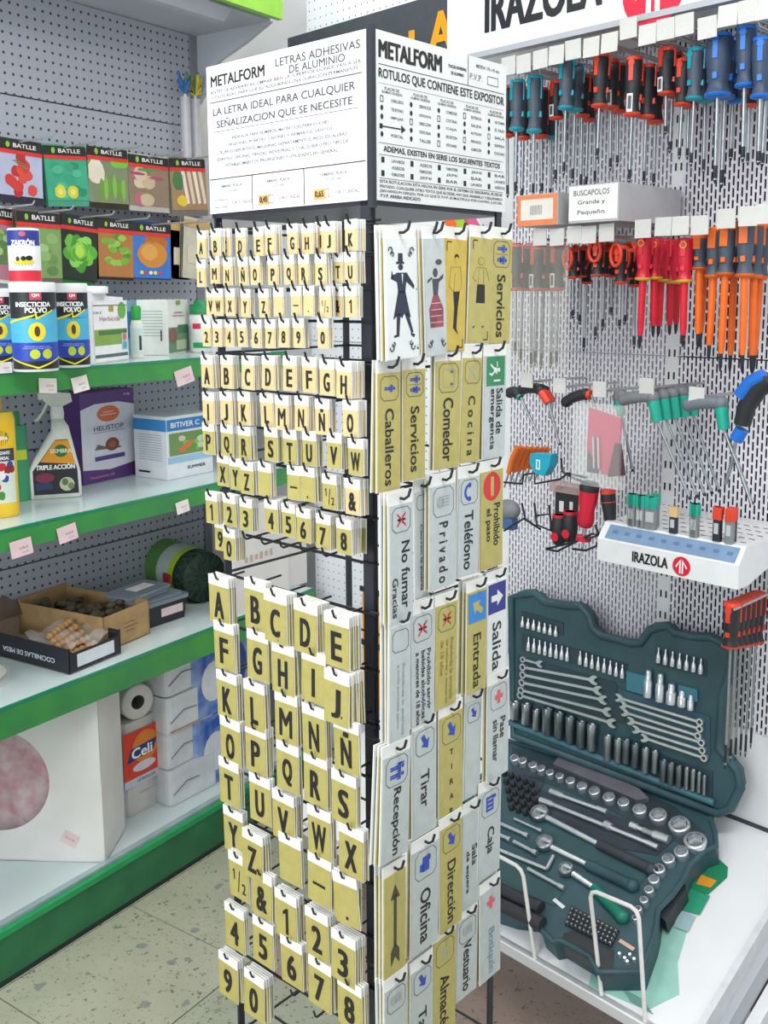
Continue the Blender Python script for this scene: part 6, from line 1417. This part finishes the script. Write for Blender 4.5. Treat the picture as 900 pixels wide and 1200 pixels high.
# grey grip behind the no entry sign
A = P6(45, 470, .27)
t = thing('grey_grip', 'grey rubber grip peeking out beside the no entry sign', 'tool', W @ Tr(*A))
part('grip', MB().sphere((0, 0, 0), .03, GREYP, 14, 10, sc=(1.1, .6, .8)), t); part('blue_insert', MB().box(-.012, .02, -.012, .01, -.045, -.018, C('#4a6aa0')), t)
# red and black drivers in the holder
A = P6(235, 440, .28)
t = thing('driver_set', 'black backed bit driver set with clear top in the wire holder', 'tool set', W @ Tr(*A))
part('card', MB().box(-.03, .03, .0, .004, -.055, .03, BLACKP), t); part('clear_top', MB().box(-.040, .042, -.01, .01, .018, .042, mat('clear_rose_lid', '#d9b9b9', .15, 0, .05, alpha=.6)), t)
part('white_print', MB().rect(-.012, -.015, .012, .024, C('#e6e6e6'), -.001).rect(.014, -.010, .009, .018, C('#e6e6e6'), -.001), t)
for k, (x, y) in enumerate(((212, 530), (248, 520))):
    A = P6(x, y, .26)
    t = thing('stubby_screwdriver', 'black and crimson stubby screwdriver, %s of the two under the bit set' % ('nearer', 'farther')[k], 'screwdriver', W @ Tr(*A))
    part('handle', MB().lathe([(.010, -.038), (.0155, -.03), (.0175, .0), (.016, .022), (.012, .03)], BLACKP, 14), t); part('crimson_band', MB().lathe([(.0165, .024), (.0165, .030)], CRIM, 14), t); part('crimson_disc', MB().lathe([(.010, -.0005), (.010, .001)], CRIM, 14, Tr(0, -.0175, -.018), False, 'y'), t)
A = P6(305, 455, .25)
t = thing('crimson_screwdriver', 'large glossy crimson screwdriver with a black cap hanging tip down', 'screwdriver', W @ Tr(*A) @ Ry(6))
part('handle', MB().lathe([(.010, -.050), (.0165, -.045), (.0185, -.03), (.0165, -.012), (.0205, .01), (.0205, .032)], CRIM, 18), t)
part('black_cap', MB().lathe([(.021, .032), (.0215, .043), (.018, .05)], BLACKP, 18), t); part('crimson_ring', MB().lathe([(.017, -.079), (.017, -.070)], CRIM, 16), t); part('blade', MB().lathe([(.003, -.115), (.0032, -.05)], CHROME, 10), t)
part('thin_tail', MB().tube([(-.002, 0, -.115), (-.006, 0, -.14), (-.012, 0, -.165)], .001, STEEL, 5), t)
A = P6(372, 415, .27)
t = thing('red_capped_screwdriver', 'black screwdriver with a red cap just left of the bit tray', 'screwdriver', W @ Tr(*A) @ Ry(-8))
part('cap', MB().lathe([(.016, -.002), (.017, .004), (.014, .008)], REDP, 16), t); part('handle', MB().lathe([(.006, -.085), (.012, -.06), (.0155, -.03), (.016, -.002)], BLACKP, 16), t); part('red_line', MB().lathe([(.0163, -.020), (.0163, -.018)], REDP, 16), t)

# ---- white bit tray with brand print
y0 = .22
a = wy(699.6, 658.7, y0); b = wy(864.6, 688, y0); c_ = wy(703, 622, y0)
zb = (a.z + b.z) / 2; w_ = b.x - a.x
t = thing('bit_tray', 'white plastic bit tray with a blue strip and red round logo under the tool hooks', 'tray', W @ Tr(a.x, y0, zb))
H1, H2 = .046, .078
TM = mat('white_tray_plastic', '#f2f3f5', .35, 0, .02)
part('tray_body', MB().prism([(0, 0), (0, H1), (.028, H2), (PY - y0 - .002, H2), (PY - y0 - .002, H2 - .03), (.04, 0)], 0, w_, TM, 'x'), t)
sl_a = math.degrees(math.atan2(.028, H2 - H1)); SM = Tr(0, 0, H1) @ Rx(-sl_a)
sh_ = math.hypot(.028, H2 - H1)
bs_ = MB().rect(w_ * .51, sh_ * .48, w_ * .92, sh_ * .78, mat('tray_blue_strip', '#7f9cc0', .4), -.0012)
for k in range(10): bs_.rect(w_ * (.11 + .09 * k), sh_ * .5, .012, .008, C('#5f7ea6'), -.0016)
part('blue_strip', bs_, t, SM)
lt = MB().text('IRAZOLA', w_ * .40, H1 * .50, w_ * .26, H1 * .48, INK, -.0012, .035); part('lettering', lt, t)
lg = MB(); logo(lg, w_ * .625, H1 * .50, H1 * .42, -.0012); part('round_logo', lg, t)
sl_m = MB()
for i in range(14):
    for j in range(5): sl_m.rect(0, 0, .012, .004, DKSTEEL, 0, Tr(.02 + (w_ - .04) * i / 13, .055 + .035 * j, H2 + .0006) @ Rx(-90))
part('bit_slots', sl_m, t, kind='stuff')
def tube_bit(u, v, col, body, lab, tall=.066):
    p = hit(W, u, v, 'z', zb + H2); 
    q = thing('bit_holder_tube', lab, 'bit', W @ Tr(p.x, max(p.y, y0 + .030), zb + H2 + .0008), 'screwdriver bits standing in the bit tray')
    part('tube', MB().bevbox(-.0082, .0082, -.006, .006, 0, tall * .66, body, .003), q); part('cap', MB().bevbox(-.0094, .0094, -.0068, .0068, tall * .64, tall, col, .0035), q)
    part('label', MB().rect(0, tall * .38,   .009, tall * .32, C('#c9cdd0'), -.0064), q)
GT = mat('clear_grey_tube', '#8d9094', .3, 0, .1); DT = mat('dark_navy_tube', '#2c2f3e', .35)
for i, (x, y) in enumerate(((408, 536), (425, 530), (446, 540), (462, 532), (482, 547), (497, 536), (510, 528), (527, 522))):
    tube_bit(*crop6(x, y), GREENT, GT, 'bit with turquoise cap, %s of the crowded group at the tray end' % seq[i])
tube_bit(*crop6(551, 560), C('#e8c48a'), DT, 'bit with a cream cap standing alone in the bit tray', .052)
for i, (x, y) in enumerate(((630, 570), (650, 562))): tube_bit(*crop6(x, y), GREENT, GT, 'bit with turquoise cap, %s of the middle pair in the bit tray' % seq[i])
for i, (x, y) in enumerate(((710, 582), (732, 572), (755, 588), (780, 575))): tube_bit(*crop6(x, y), REDP, (DT, DT, GT, DT)[i], 'bit with red cap, %s of the red-capped four' % seq[i])
# ---- bunch of long drivers right of the tool case
def crop7(x, y): return 580 + x / 2.8125, 680 + y / 2.8125
for i in range(6):
    x = 783 + 17 * i
    u0, v0 = crop7(x, 75 - 7 * i); _, v1 = crop7(x, 225 - 3 * i); _, v2 = crop7(x, (628, 605, 600, 585, 590, 560)[i])
    d = .24 + .035 * i
    p, q, r_ = wy(u0, v0, d), wy(u0, v1, d), wy(u0, v2, d)
    driver('long_screwdriver', 'long black screwdriver with red-orange butt, %s of the bunch beside the tool case' % seq[i], W @ Tr(p.x, d, p.z), 'long screwdrivers beside the tool case', BLACKP, REDP, STEEL, hl=p.z - q.z, sl_=q.z - r_.z, hr=.0165, sr_=.0026, slab=(i == 3))
    # flat red butt
A = wy(*crop7(790, 80), .22); part('double_hook', MB().tube([(A.x, PY, A.z - .01), (A.x, .22, A.z - .01)], .0025, mat('zinc_wire', '#c9cbcd', .3, .7), 6), wall)
# ---- things on the dotted corner panel seen through the rack
for k, (u0, v0, u1, v1) in enumerate(((437, 702, 452, 760), (438, 766, 452, 824))):
    d = .30; a, b = wy(u0 - 12, v1, d), wy(u1 + 14, v0, d)
    q = thing('amber_bin', '%s amber plastic storage bin seen between rack post and signs' % ('upper', 'lower')[k], 'bin', W @ Tr(a.x, d, a.z), 'amber storage bins behind the rack')
    part('bin', MB().prism([(0, 0), (0, (b.z - a.z) * .9), (.012, b.z - a.z), (.015, b.z - a.z), (.003, 0)], 0, b.x - a.x, mat('amber_plastic', '#f0a030', .35), 'x').box(0, b.x - a.x, 0, .15, 0, .003, MATS['amber_plastic']), q)
    part('black_rim', MB().box(-.004, b.x - a.x + .004, -.006, .0, b.z - a.z - .006, b.z - a.z + .008, BLACKP), q)
a, b = wy(395, 350, .40), wy(420, 285, .40)
q = thing('red_black_tool', 'red and black handled tool hanging behind the letter K cards', 'tool', W @ Tr((a.x + b.x) / 2, .40, b.z))
part('handle', MB().tube([(0, 0, 0), (.006, 0, -.06), (.0, 0, -.10)], .016, BLACKP, 10), q); part('red_part', MB().tube([(0, -.002, .0), (0, -.002, -.03)], .018, CRIM, 10), q)
for k, (u, c) in enumerate(((528, '#f06a28'), (541, '#a8c83a'), (552, '#e05a90'))):
    p = wy(u, 262, .34); q = thing('scraper', ('orange', 'lime', 'pink') [k] + ' plastic scraper glimpsed below the sign header', 'scraper', W @ Tr(p.x, .34, p.z) @ Ry(-30), None)
    part('blade', MB().prism([(-.02, -.03), (.02, -.03), (.014, .02), (-.014, .02)], 0, .004, C(c)), q); part('grip', MB().prism([(-.009, .02), (.009, .02), (.007, .05), (-.007, .05)], -.002, .006, C(c)), q)
# ================================================================== TOOL CASE
HP = .055
def sp_(u, v, h=HP): return hit(S, u, v, 'z', h)
A_, B_ = sp_(597, 866), sp_(846, 952)
ha = math.degrees(math.atan2(B_.y - A_.y, B_.x - A_.x))
# tray frame K: origin left hinge end, x along hinge, y into the wall, z off the sloped shelf
K_ = S @ Tr(A_.x, A_.y, 0) @ Rz(ha)
case = thing('tool_case', 'open dark teal tool case full of sockets and spanners on the sloped shelf', 'tool case', K_)
def kp(u, v, h): return hit(K_, u, v, 'z', h)
out = [(597, 868), (720, 905), (835, 953), (833, 962), (838, 975), (839, 992), (830, 1017), (812, 1034), (805, 1052), (792, 1070), (776, 1087), (774, 1105), (771, 1119), (757, 1160), (707, 1160), (697, 1142), (664, 1122), (655, 1124), (640, 1110), (636, 1092), (606, 1088), (575, 1078), (540, 1060), (530, 980)]
pts = [(kp(u, v, HP if i_ < 6 else .004).x, kp(u, v, HP if i_ < 6 else .004).y) for i_, (u, v) in enumerate(out)]
part('tray', MB().prism(pts, .001, HP, TEALP, 'z'), case)
rim = MB().tube([(x, y, HP) for x, y in pts], .006, TEALP, 8, None, True); part('tray_rim', rim, case)
# recesses: shade put into the darker colour gives low pads a sunk look
def pad(name, quad, m_, h0=HP, h1=HP + .0012, lab=None):
    return part(name, MB().prism([(kp(u, v, HP).x, kp(u, v, HP).y) for u, v in quad], h0, h1, m_, 'z'), case, label=lab)
BR = mat('dark_brown_grey_plastic', '#35363b', .5, 0, .15, 12)
pad('shaded_well', [(600, 876), (700, 905), (790, 945), (826, 975), (800, 990), (770, 975), (660, 925), (600, 905)], mat('charcoal_well', '#32424c', .6, 0, .15, 12))
pad('shaded_well', [(596, 905), (640, 912), (625, 950), (596, 945)], mat('charcoal_well', '#32424c'))
pad('shaded_well', [(630, 925), (740, 962), (790, 985), (770, 1003), (700, 990), (640, 960)], mat('slate_well', '#36404c', .6, 0, .2, 12))
pad('shaded_well', [(640, 975), (700, 985), (765, 1015), (745, 1045), (690, 1020), (640, 1000)], mat('green_well', '#31555a', .6, 0, .1, 12))
pad('shaded_well', [(586, 1000), (640, 1020), (660, 1045), (650, 1062), (586, 1035)], mat('green_well', '#31555a'))
pad('inset_cover', [(660, 1094), (675, 1090), (720, 1115), (718, 1146), (662, 1120)], BR)
lq_ = [(776, 1083), (774, 1072), (797, 1043), (805, 1044), (806, 1050), (793, 1068), (782, 1088)]
part('side_latch', MB().prism([(kp(u, v, .022).x, kp(u, v, .022).y) for u, v in lq_], .008, HP - .012, BR, 'z'), case)
# spine handle between tray and lid
a, b = kp(655, 893, HP), kp(764, 936, HP)
part('carrying_handle', MB().prism([(a.x, a.y - .022), (b.x - .02, b.y - .028), (b.x, b.y - .012), (b.x - .03, b.y + .004), (a.x + .05, a.y + .014), (a.x, a.y + .012)], HP, HP + .014, mat('mauve_grey_handle', '#6f6c78', .45, 0, .1, 20), 'z'), case)
def ktube(p, q, r, m_, name, h=HP + .006, n=10, r2=None): return (kp(*p, h), kp(*q, h), r)
# sockets standing in the tray
def socket(mb, r, h, m_=CHROME):
    mb.lathe([(r * .96, 0), (r, .001), (r, h * .9), (r * .95, h), (r * .72, h)], m_, 18, cap=False)
    mb.lathe([(r * .72, h), (r * .66, h * .35)], m_, 6, cap=False, smooth=False); mb.disc(0, 0, .0001, .0001, m_)
    mb.lathe([(r * .66, h * .35), (.0002, h * .35)], STEEL, 6, cap=False, smooth=False)
    return mb
_sk = {}
def place_socket(u, v, rpx, lab, h=.020):
    p = kp(u, v, HP + h * .5); d = depth(p, K_); r = rpx * d / F
    k = round(r, 4)
    if k not in _sk: _sk[k] = socket(MB(), r, h).mesh('socket')
    tag(link('socket', _sk[k], K_ @ Tr(p.x, p.y, HP - h * .15)), lab, 'socket', 'chrome sockets standing in the case tray')
SK = [(603.5, 890, 5.5), (613, 893, 5.5), (625, 898, 5.5), (634.5, 902, 5.5), (645, 907, 5), (656.5, 911, 5.2), (669, 916.5, 5.8), (682.5, 922.5, 6.5), (697, 928.5, 7), (714, 935.5, 7.5), (731, 941.7, 7.2), (750, 950, 8.5), (771.6, 956.5, 10.5), (796.5, 967.5, 12.8), (815, 986.5, 13.5),
      (798.5, 999.5, 8.6), (783.5, 1008, 7.8), (772.5, 1020, 7.5), (766.5, 1032.5, 6.6), (761, 1044.5, 5.8), (755, 1056.5, 5.2), (748.5, 1067, 4.4), (745, 1077.5, 3.8)]
OR2 = ['first', 'second', 'third', 'fourth', 'fifth', 'sixth', 'seventh', 'eighth', 'ninth', 'tenth', 'eleventh', 'twelfth', 'thirteenth', 'fourteenth', 'fifteenth', 'sixteenth', 'seventeenth', 'eighteenth', 'nineteenth', 'twentieth', 'twenty-first', 'twenty-second', 'twenty-third']
for i, (u, v, r) in enumerate(SK): place_socket(u, v, r, 'chrome socket, %s along the curved row from the sign rack end' % OR2[i] if i != 14 else 'largest chrome socket in the corner of the case tray')
# bars and ratchets
def lay(name, lab, cat, segs, grp=None, h=HP + .007):
    """segs: (part name, px a, px b, radius a, radius b, material)"""
    o = kp(*segs[0][1], h); t = thing(name, lab, cat, K_ @ Tr(*o), grp)
    for pn, a, b, r0, r1, m_ in segs:
        P, Q = kp(*a, h) - o, kp(*b, h) - o
        part(pn, MB().tube([P, P + (Q - P) * .04, Q - (Q - P) * .04, Q], r0, m_, 12, r2=r1), t)
    return t, o
lay('extension_bar', 'short chrome extension bar beneath the curved socket row', 'extension bar', [('end', (645, 927), (660, 933), .0075, .0075, CHROME), ('bar', (660, 933), (700, 947.5), .0048, .0048, CHROME), ('drive', (700, 947), (711, 951.5), .0065, .0065, CHROME)])
lay('extension_bar', 'long chrome extension bar across the middle of the case tray', 'extension bar', [('end', (633, 937.5), (648, 943), .0078, .0078, CHROME), ('bar', (648, 943), (757, 987), .0052, .0052, CHROME), ('slider', (709, 966), (717, 970), .010, .010, CHROME), ('drive', (757, 987), (771, 993), .0065, .0065, CHROME)])
lay('universal_joint', 'chrome universal joint below the largest sockets', 'joint', [('drive', (739, 966.5), (747, 970), .0085, .0085, CHROME), ('neck', (747, 970), (754, 973), .0055, .0055, CHROME), ('yoke', (754, 973), (766, 978), .0085, .0085, STEEL), ('coupling', (766, 978), (784, 984.5), .010, .0105, CHROME)])
def ratchet(u, v, s_end, g_end, rh, lab, grip, endm):
    t, o = lay('ratchet', lab, 'ratchet', [('shaft', (u + 8, v + 3), s_end, .0072, .0058, CHROME), ('grip', s_end, g_end, .0105, .0135, grip)], 'ratchets lying in the case tray')
    P = kp(u, v, HP + .004) - o
    hm_ = MB().lathe([(rh * .95, 0), (rh, .003), (rh, .011), (rh * .9, .013), (rh * .75, .0135), (rh * .72, .011), (rh * .3, .011), (rh * .28, .015), (rh * .1, .0152)], STEEL, 24, Tr(*P), False); part('ratchet_head', hm_, t)
    part('selector', MB().box(-rh * .2, rh * 1.0, -.0025, .0025, .014, .018, CHROME, Tr(*P)), t)
    Q = kp(*g_end, HP + .007) - o; part('grip_end', MB().sphere(tuple(Q), .0145, endm, 12, 8), t)
ratchet(633, 955, (701, 989), (763, 1019), .0215, 'largest ratchet with a dark grip, farthest from the shelf front', mat('dark_grip', '#3c4248', .5, 0, .1), mat('dark_grip', '#3c4248'))
ratchet(639, 990, (688, 1013), (741, 1038), .0195, 'middle ratchet with a teal grip', TEALP, TEALP)
ratchet(664, 1021, (696, 1040), (729, 1074), .0160, 'smallest ratchet with a bright green grip', mat('green_grip', '#1f7f6a', .4), mat('green_grip', '#1f7f6a'))
part_names = 0
t, o = lay('hex_key', 'bent chrome hex key beside the wire stop', 'hex key', [('long_arm', (580, 994), (640.6, 1018.4), .0042, .0042, CHROME), ('short_arm', (640.6, 1018.4), (648.4, 1003), .0042, .0042, CHROME)])
for i, (a, b, r) in enumerate((((618.6, 1018), (661, 1041), .0042), ((602.6, 959.3), (635, 974), .003), ((587, 965.5), (619, 979.5), .0042), ((580, 976), (598, 984), .0042), ((602, 986), (629, 1000), .0045))):
    lay('small_bar', 'thin chrome bar, %s' % ('nearest the shelf front in the tray', 'uppermost of the short bars', 'second of the short bars', 'half hidden by the Caja sign', 'lowest of the short bars')[i], 'bar', [('bar', a, b, r, r, CHROME), ('thick_end', (a[0] + (b[0] - a[0]) * .85, a[1] + (b[1] - a[1]) * .85), b, r * 1.4, r * 1.4, CHROME)], 'thin chrome bars in the case tray')
# screwdriver handles at the front
for i, (a, b) in enumerate((((580, 1040), (634, 1066)), ((578, 1056), (636, 1084)))):
    lay('case_screwdriver', '%s dark handled screwdriver at the front of the case tray' % ('rear', 'front')[i], 'screwdriver', [('grip', a, b, .013, .016, BR)], 'dark screwdrivers in the case tray')
# bit block
q = [(669.6, 1063), (726, 1091.6), (716.8, 1110.5), (662, 1084)]
bb_ = pad('bit_block', q, C('#2a2c33'), h1=HP + .006)
qa, qb, qc, qd = [kp(u, v, HP + .008) for u, v in q]
bm = MB().lathe([(.0028, 0), (.0028, .006), (.0018, .0085)], STEEL, 6).mesh('hex_bit')
n = 0
for i in range(11):
    for j in range(4):
        s0, s1 = (i + .5) / 11, (j + .5) / 4
        p = (qa * (1 - s0) + qb * s0) * (1 - s1) + (qd * (1 - s0) + qc * s0) * s1
        tag(link('hex_bit', bm, K_ @ Tr(p.x, p.y, HP + .006)), 'tiny steel hex bit in the black bit block at the front of the case', 'bit', 'hex bits in the black bit block')
for i, (u, v) in enumerate(((727, 1121), (733, 1126), (739, 1122), (744, 1127), (736, 1130))):
    p = kp(u, v, HP); tag(link('hex_bit', MB().lathe([(.0045, 0), (.0045, .006), (.003, .010)], CHROME, 8).mesh('hex_bit'), K_ @ Tr(p.x, p.y, HP)), 'small chrome adapter in the cluster by the pink label', 'bit', 'chrome adapters by the pink label')
# dark hex keys cluster at the rack end of the tray
for i in range(24):
    u, v = 592 + (i % 5) * 8 + (i // 5) * 2, 908 + (i // 5) * 10 + (i % 5) * 3.2
    p = kp(u, v, HP); 
    tag(link('black_bit', MB().lathe([(.007, 0), (.007, .010), (.004, .014)], BLACKP, 10).mesh('black_bit') if i == 0 else bpy.data.meshes['black_bit'], K_ @ Tr(p.x, p.y, HP)), 'black bit socket in the clump beside the Caja sign', 'bit', 'black bit sockets in the case tray')
for (u0, v0, u1, v1), c in (((726, 1102, 743, 1113), '#e0b9a8'), ((649, 1054, 661, 1064), '#e6edf0')):
    a, b = kp(u0, v0, HP + .001), kp(u1, v1, HP + .001); dv = b - a; an = math.degrees(math.atan2(dv.y, dv.x))
    part('label_sticker', MB().box(0, dv.length, -.004, .004, 0, .0008, C(c)), case, Tr(a.x, a.y, HP + .0012) @ Rz(an))
# translucent green sheet lying under the case
GS = mat('mint_card', '#9ed3c4', .5, 0, .05)
def sheet(quad, m_, h=.0012, nm_='catalogue_sheet', par=None):
    P = [hit(S, u, v, 'z', h) for u, v in quad]; o = P[0]
    return MB().prism([(p.x - o.x, p.y - o.y) for p in P], -.0006, .0004, m_, 'z'), S @ Tr(o.x, o.y, h)
mb, M = sheet([(700, 1100), (770, 1090), (800, 1060), (804, 1095), (794, 1128), (796, 1165), (758, 1184), (690, 1155)], GS)
t = thing('mint_sheet', 'pale mint green printed sheet lying under the tool case', 'sheet', M, None, mb)
pr_ = MB(); Ti = M.inverted()
o2 = hit(S, 735, 1165, 'z', .002); o0 = hit(S, 700, 1100, 'z', .0012)
for k in range(6):
    p = hit(S, 728 + 2 * k, 1158 + 3 * k, 'z', .002) - o0; pr_.box(p.x, p.x + .05, p.y, p.y + .0012, .0006, .001, C('#3f7a70'))
part('printed_lines', pr_, t)
for k, (quad, c, l) in enumerate((([(835, 1000), (853, 1016), (852, 1028), (830, 1048), (800, 1040)], '#1f8a5e', 'green corner of a printed leaflet under the tool case'), ([(822, 1025), (840, 1032), (833, 1040), (816, 1036)], '#e89a2c', 'orange flash of the leaflet under the tool case'),
                               ([(806, 1040), (832, 1050), (820, 1072), (800, 1066)], '#2c9c78', 'mid green panel of the leaflet under the tool case'), ([(795, 1066), (815, 1074), (806, 1092), (790, 1086)], '#9fbfc4', 'grey blue panel of the leaflet under the tool case'))):
    mb, M = sheet(quad, C(c), .0024 + .0008 * k); thing('leaflet', l, 'leaflet', M, None, mb)

# ---- lid: stands up from the hinge, leaning back a little
LEAN = 3
ax = (K_.to_3x3() @ Vector((1, 0, 0))).normalized()
o = K_ @ Vector((0, .012, HP)); zz = Vector((0, 0, 1)); zz = (zz - ax * zz.dot(ax)).normalized(); yy = zz.cross(ax)
LM = Matrix((ax, yy, zz)).transposed().to_4x4(); LM.translation = o; LM = LM @ Rx(-LEAN)
LI = LM
TH = .045
def lp_(u, v, y=-TH): return hit(LM, u, v, 'y', y)
lo = [(597, 864), (595, 701), (611, 697), (622.7, 696), (633, 706), (662, 711), (676, 711), (686, 722), (690, 737), (700, 746), (735, 755), (746, 755), (757, 740), (767, 736), (780, 735), (786, 743), (807.5, 747.5), (829, 748), (843, 756), (853, 766), (852, 790), (842, 818), (841, 850), (838, 879), (848, 890), (861, 907), (864, 925), (852, 950), (838, 956)]
P = [lp_(u, v) for u, v in lo]
lid = part('lid', MB().prism([(p.x, p.z) for p in P], -.028, 0, TEALP), case, K_.inverted() @ LM)
part('lid_rim', MB().tube([(p.x, -.028, p.z) for p in P], .0105, TEALP, 8, None, True), lid)
LD = -.030
def lq(u, v): return hit(LM, u, v, 'y', LD)
def lpad(quad, m_, h=.002):
    Q = [lq(u, v) for u, v in quad]; part('lid_well', MB().prism([(p.x, p.z) for p in Q], -.028 - h, -.027, m_), lid)
LWm = mat('lid_well_dark', '#2c434c', .6, 0, .1, 12)
lpad([(611, 716), (660, 730), (660, 745), (611, 730)], LWm); lpad([(611, 742), (735, 778), (735, 795), (611, 762)], LWm); lpad([(768, 762), (828, 774), (828, 793), (768, 779)], LWm)
lpad([(606, 768), (722, 800), (735, 850), (606, 815)], LWm); lpad([(722, 806), (832, 840), (832, 890), (740, 860)], mat('lid_well_blue', '#36586a', .5, 0, .1, 12)); lpad([(600, 824), (835, 905), (835, 936), (600, 846)], LWm)
lpad([(735, 786), (758, 792), (758, 815), (735, 808)], mat('lid_block_teal', '#3f7f90', .45), .006); lpad([(796, 802), (818, 808), (818, 822), (796, 815)], mat('lid_block_teal', '#3f7f90'), .006)
# ledge strip along the lid's lower edge
Q0, Q1 = lq(598, 846), lq(838, 940)
part('lower_ledge', MB().tube([(Q0.x, -.034, Q0.z), (Q1.x, -.034, Q1.z)], .008, mat('ledge_teal', '#457480', .45), 8), lid)
def bit_row(p0, p1, n, hpx, lab, grp, rw=.0062):
    d = None
    for i in range(n):
        s_ = i / max(n - 1, 1); u, v = p0[0] + (p1[0] - p0[0]) * s_, p0[1] + (p1[1] - p0[1]) * s_
        p = lq(u, v); q = lq(u, v + hpx); h = p.z - q.z; r = rw * .9
        key = 'bit_socket_%d' % int(h * 1e4)
        me = bpy.data.meshes.get(key) or MB().lathe([(r, -h), (r * 1.03, -h * .95), (r, -h * .62), (r * .85, -h * .55), (r * .85, -h * .42), (r * .42, -h * .38), (r * .40, -h * .05), (r * .2, 0)], CHROME, 12).mesh(key)
        tag(link('bit_socket', me, LM @ Tr(p.x, LD - .005, p.z)), 'chrome bit socket, %s %s' % (OR2[i], lab), 'bit socket', grp)
bit_row((614, 722), (653, 733), 7, 12, 'in the top short row of the lid near the rack', 'bit sockets in the lid')
bit_row((621, 746), (666.5, 758), 8, 16, 'in the second row of the lid near the rack', 'bit sockets in the lid')
bit_row((681.6, 762), (731, 778), 8, 16, 'in the middle row of the lid', 'bit sockets in the lid')
bit_row((773.4, 758), (823, 771), 7, 18, 'in the top row at the far corner of the lid', 'bit sockets in the lid')
for i, (u, v, w1, hp) in enumerate(((762.5, 784, .010, 32), (776.5, 788, .010, 33), (789.5, 800, .0115, 24), (801.7, 808, .0095, 19), (812, 813, .0075, 18))):
    p = lq(u, v); q = lq(u, v + hp); h = p.z - q.z; r = w1
    m_ = MB().lathe([(r, -h), (r, -h * .4), (r * .72, -h * .36), (r * .68, -h * .12), (r * .6, 0), (r * .35, -h * .01)], CHROME, 14)
    tag(link('adapter', m_.mesh('adapter'), LM @ Tr(p.x, LD - .008, p.z)), 'large chrome adapter, %s in the short row of the lid' % OR2[i], 'adapter', 'large adapters in the lid')
SKL = [(607, 821), (620, 823), (632, 830), (645, 828), (658.6, 833), (671.6, 838), (684.6, 843.5), (697, 847), (715.7, 860), (728, 864), (737.5, 865), (748, 870), (760, 875), (771, 878), (781, 889), (789.7, 892.5), (799, 896), (808, 897.5), (815.5, 900), (822.5, 903), (828.5, 907)]
for i, (u, v) in enumerate(SKL):
    hp = (20, 24, 24, 31, 31, 31, 31, 31, 30, 28, 28, 28, 29, 26, 26, 26, 25, 26, 25, 24, 23)[i]
    p = lq(u, v); q = lq(u, v + hp); h = p.z - q.z; r = (.0135, .0125, .0095, .0135, .0125, .012, .0115, .0115, .0100, .0095, .0095, .0095, .009, .0075, .0085, .0085, .0075, .0055, .0055, .0045, .004)[i]
    dark = i in (3, 4, 5, 6, 10, 11, 14, 15, 16)
    mm = STEEL if not dark else mat('gunmetal', '#7c878d', .3, .85, .05)
    m_ = MB().lathe([(r * .9, -h), (r * .95, -h * .98), (r * .95, -h * .4), (r, -h * .36), (r, -.001), (r * .95, 0), (r * .68, 0), (r * .62, -h * .15)], mm, 16, cap=False).lathe([(r * .62, -h * .15), (.0002, -h * .15)], DKSTEEL, 6, cap=False)
    tag(link('deep_socket', m_.mesh('deep_socket'), LM @ Tr(p.x, LD - .011, p.z)), 'deep steel socket, %s from the rack end along the lower lid row' % OR2[i], 'socket', 'deep sockets in the lid')
def spanner(a, b, lab, flip=False, s=1.0):
    P, Q = lq(*a), lq(*b); dv = Q - P; L = dv.length; an = math.degrees(math.atan2(dv.z, dv.x))
    m_ = MB(); hw = .0032 * s; r = .0095 * s
    m_.box(r * .8, L - r * .8, -.003, .003, -hw, hw, CHROME)
    # ring end and open jaw
    n = 16; v_ = []; 
    for y in (-.0042, .0042):
        for rr in (r, r * .55): v_ += [(rr * math.cos(2 * math.pi * k / n), y, rr * math.sin(2 * math.pi * k / n)) for k in range(n)]
    fs = []
    for k in range(n):
        j = (k + 1) % n; fs += [(k, j, n + j, n + k), (2 * n + k, 3 * n + k, 3 * n + j, 2 * n + j), (k, 2 * n + k, 2 * n + j, j), (n + k, n + j, 3 * n + j, 3 * n + k)]
    m_.add(v_, fs, CHROME)
    j = [(-.010, -.004), (-.002, -.010), (.008, -.011), (.013, -.007), (.006, -.0045), (.002, .0), (.006, .0045), (.013, .008), (.007, .012), (-.002, .010), (-.010, .004)]
    m_.prism([(L + x * s, z * s) for x, z in j], -.0035, .0035, CHROME)
    Mx = LM @ Tr(P.x, LD - .006, P.z) @ Ry(-an)
    if flip: Mx = LM @ Tr(Q.x, LD - .006, Q.z) @ Ry(-an + 180)
    thing('spanner', lab, 'spanner', Mx, 'combination spanners in the lid', m_)
for i, (a, b) in enumerate((((615, 772), (634, 777)), ((615, 781), (697, 796)), ((615, 790), (702, 808)), ((614, 799), (708, 819)), ((613, 808), (713, 833)), ((612, 814), (718, 846)))):
    spanner(a, b, 'chrome spanner, %s from the top of the bank nearer the rack' % OR2[i], s=1.0 if i else .8)
for i, (a, b) in enumerate((((728, 817), (822, 845)), ((733, 825), (822, 853)), ((735, 834), (820, 861)), ((742, 844), (824, 869)), ((748, 854), (825, 878)), ((758, 864), (827, 887)))):
    spanner(a, b, 'chrome spanner, %s from the top of the bank at the far lid corner' % OR2[i], True, .85)
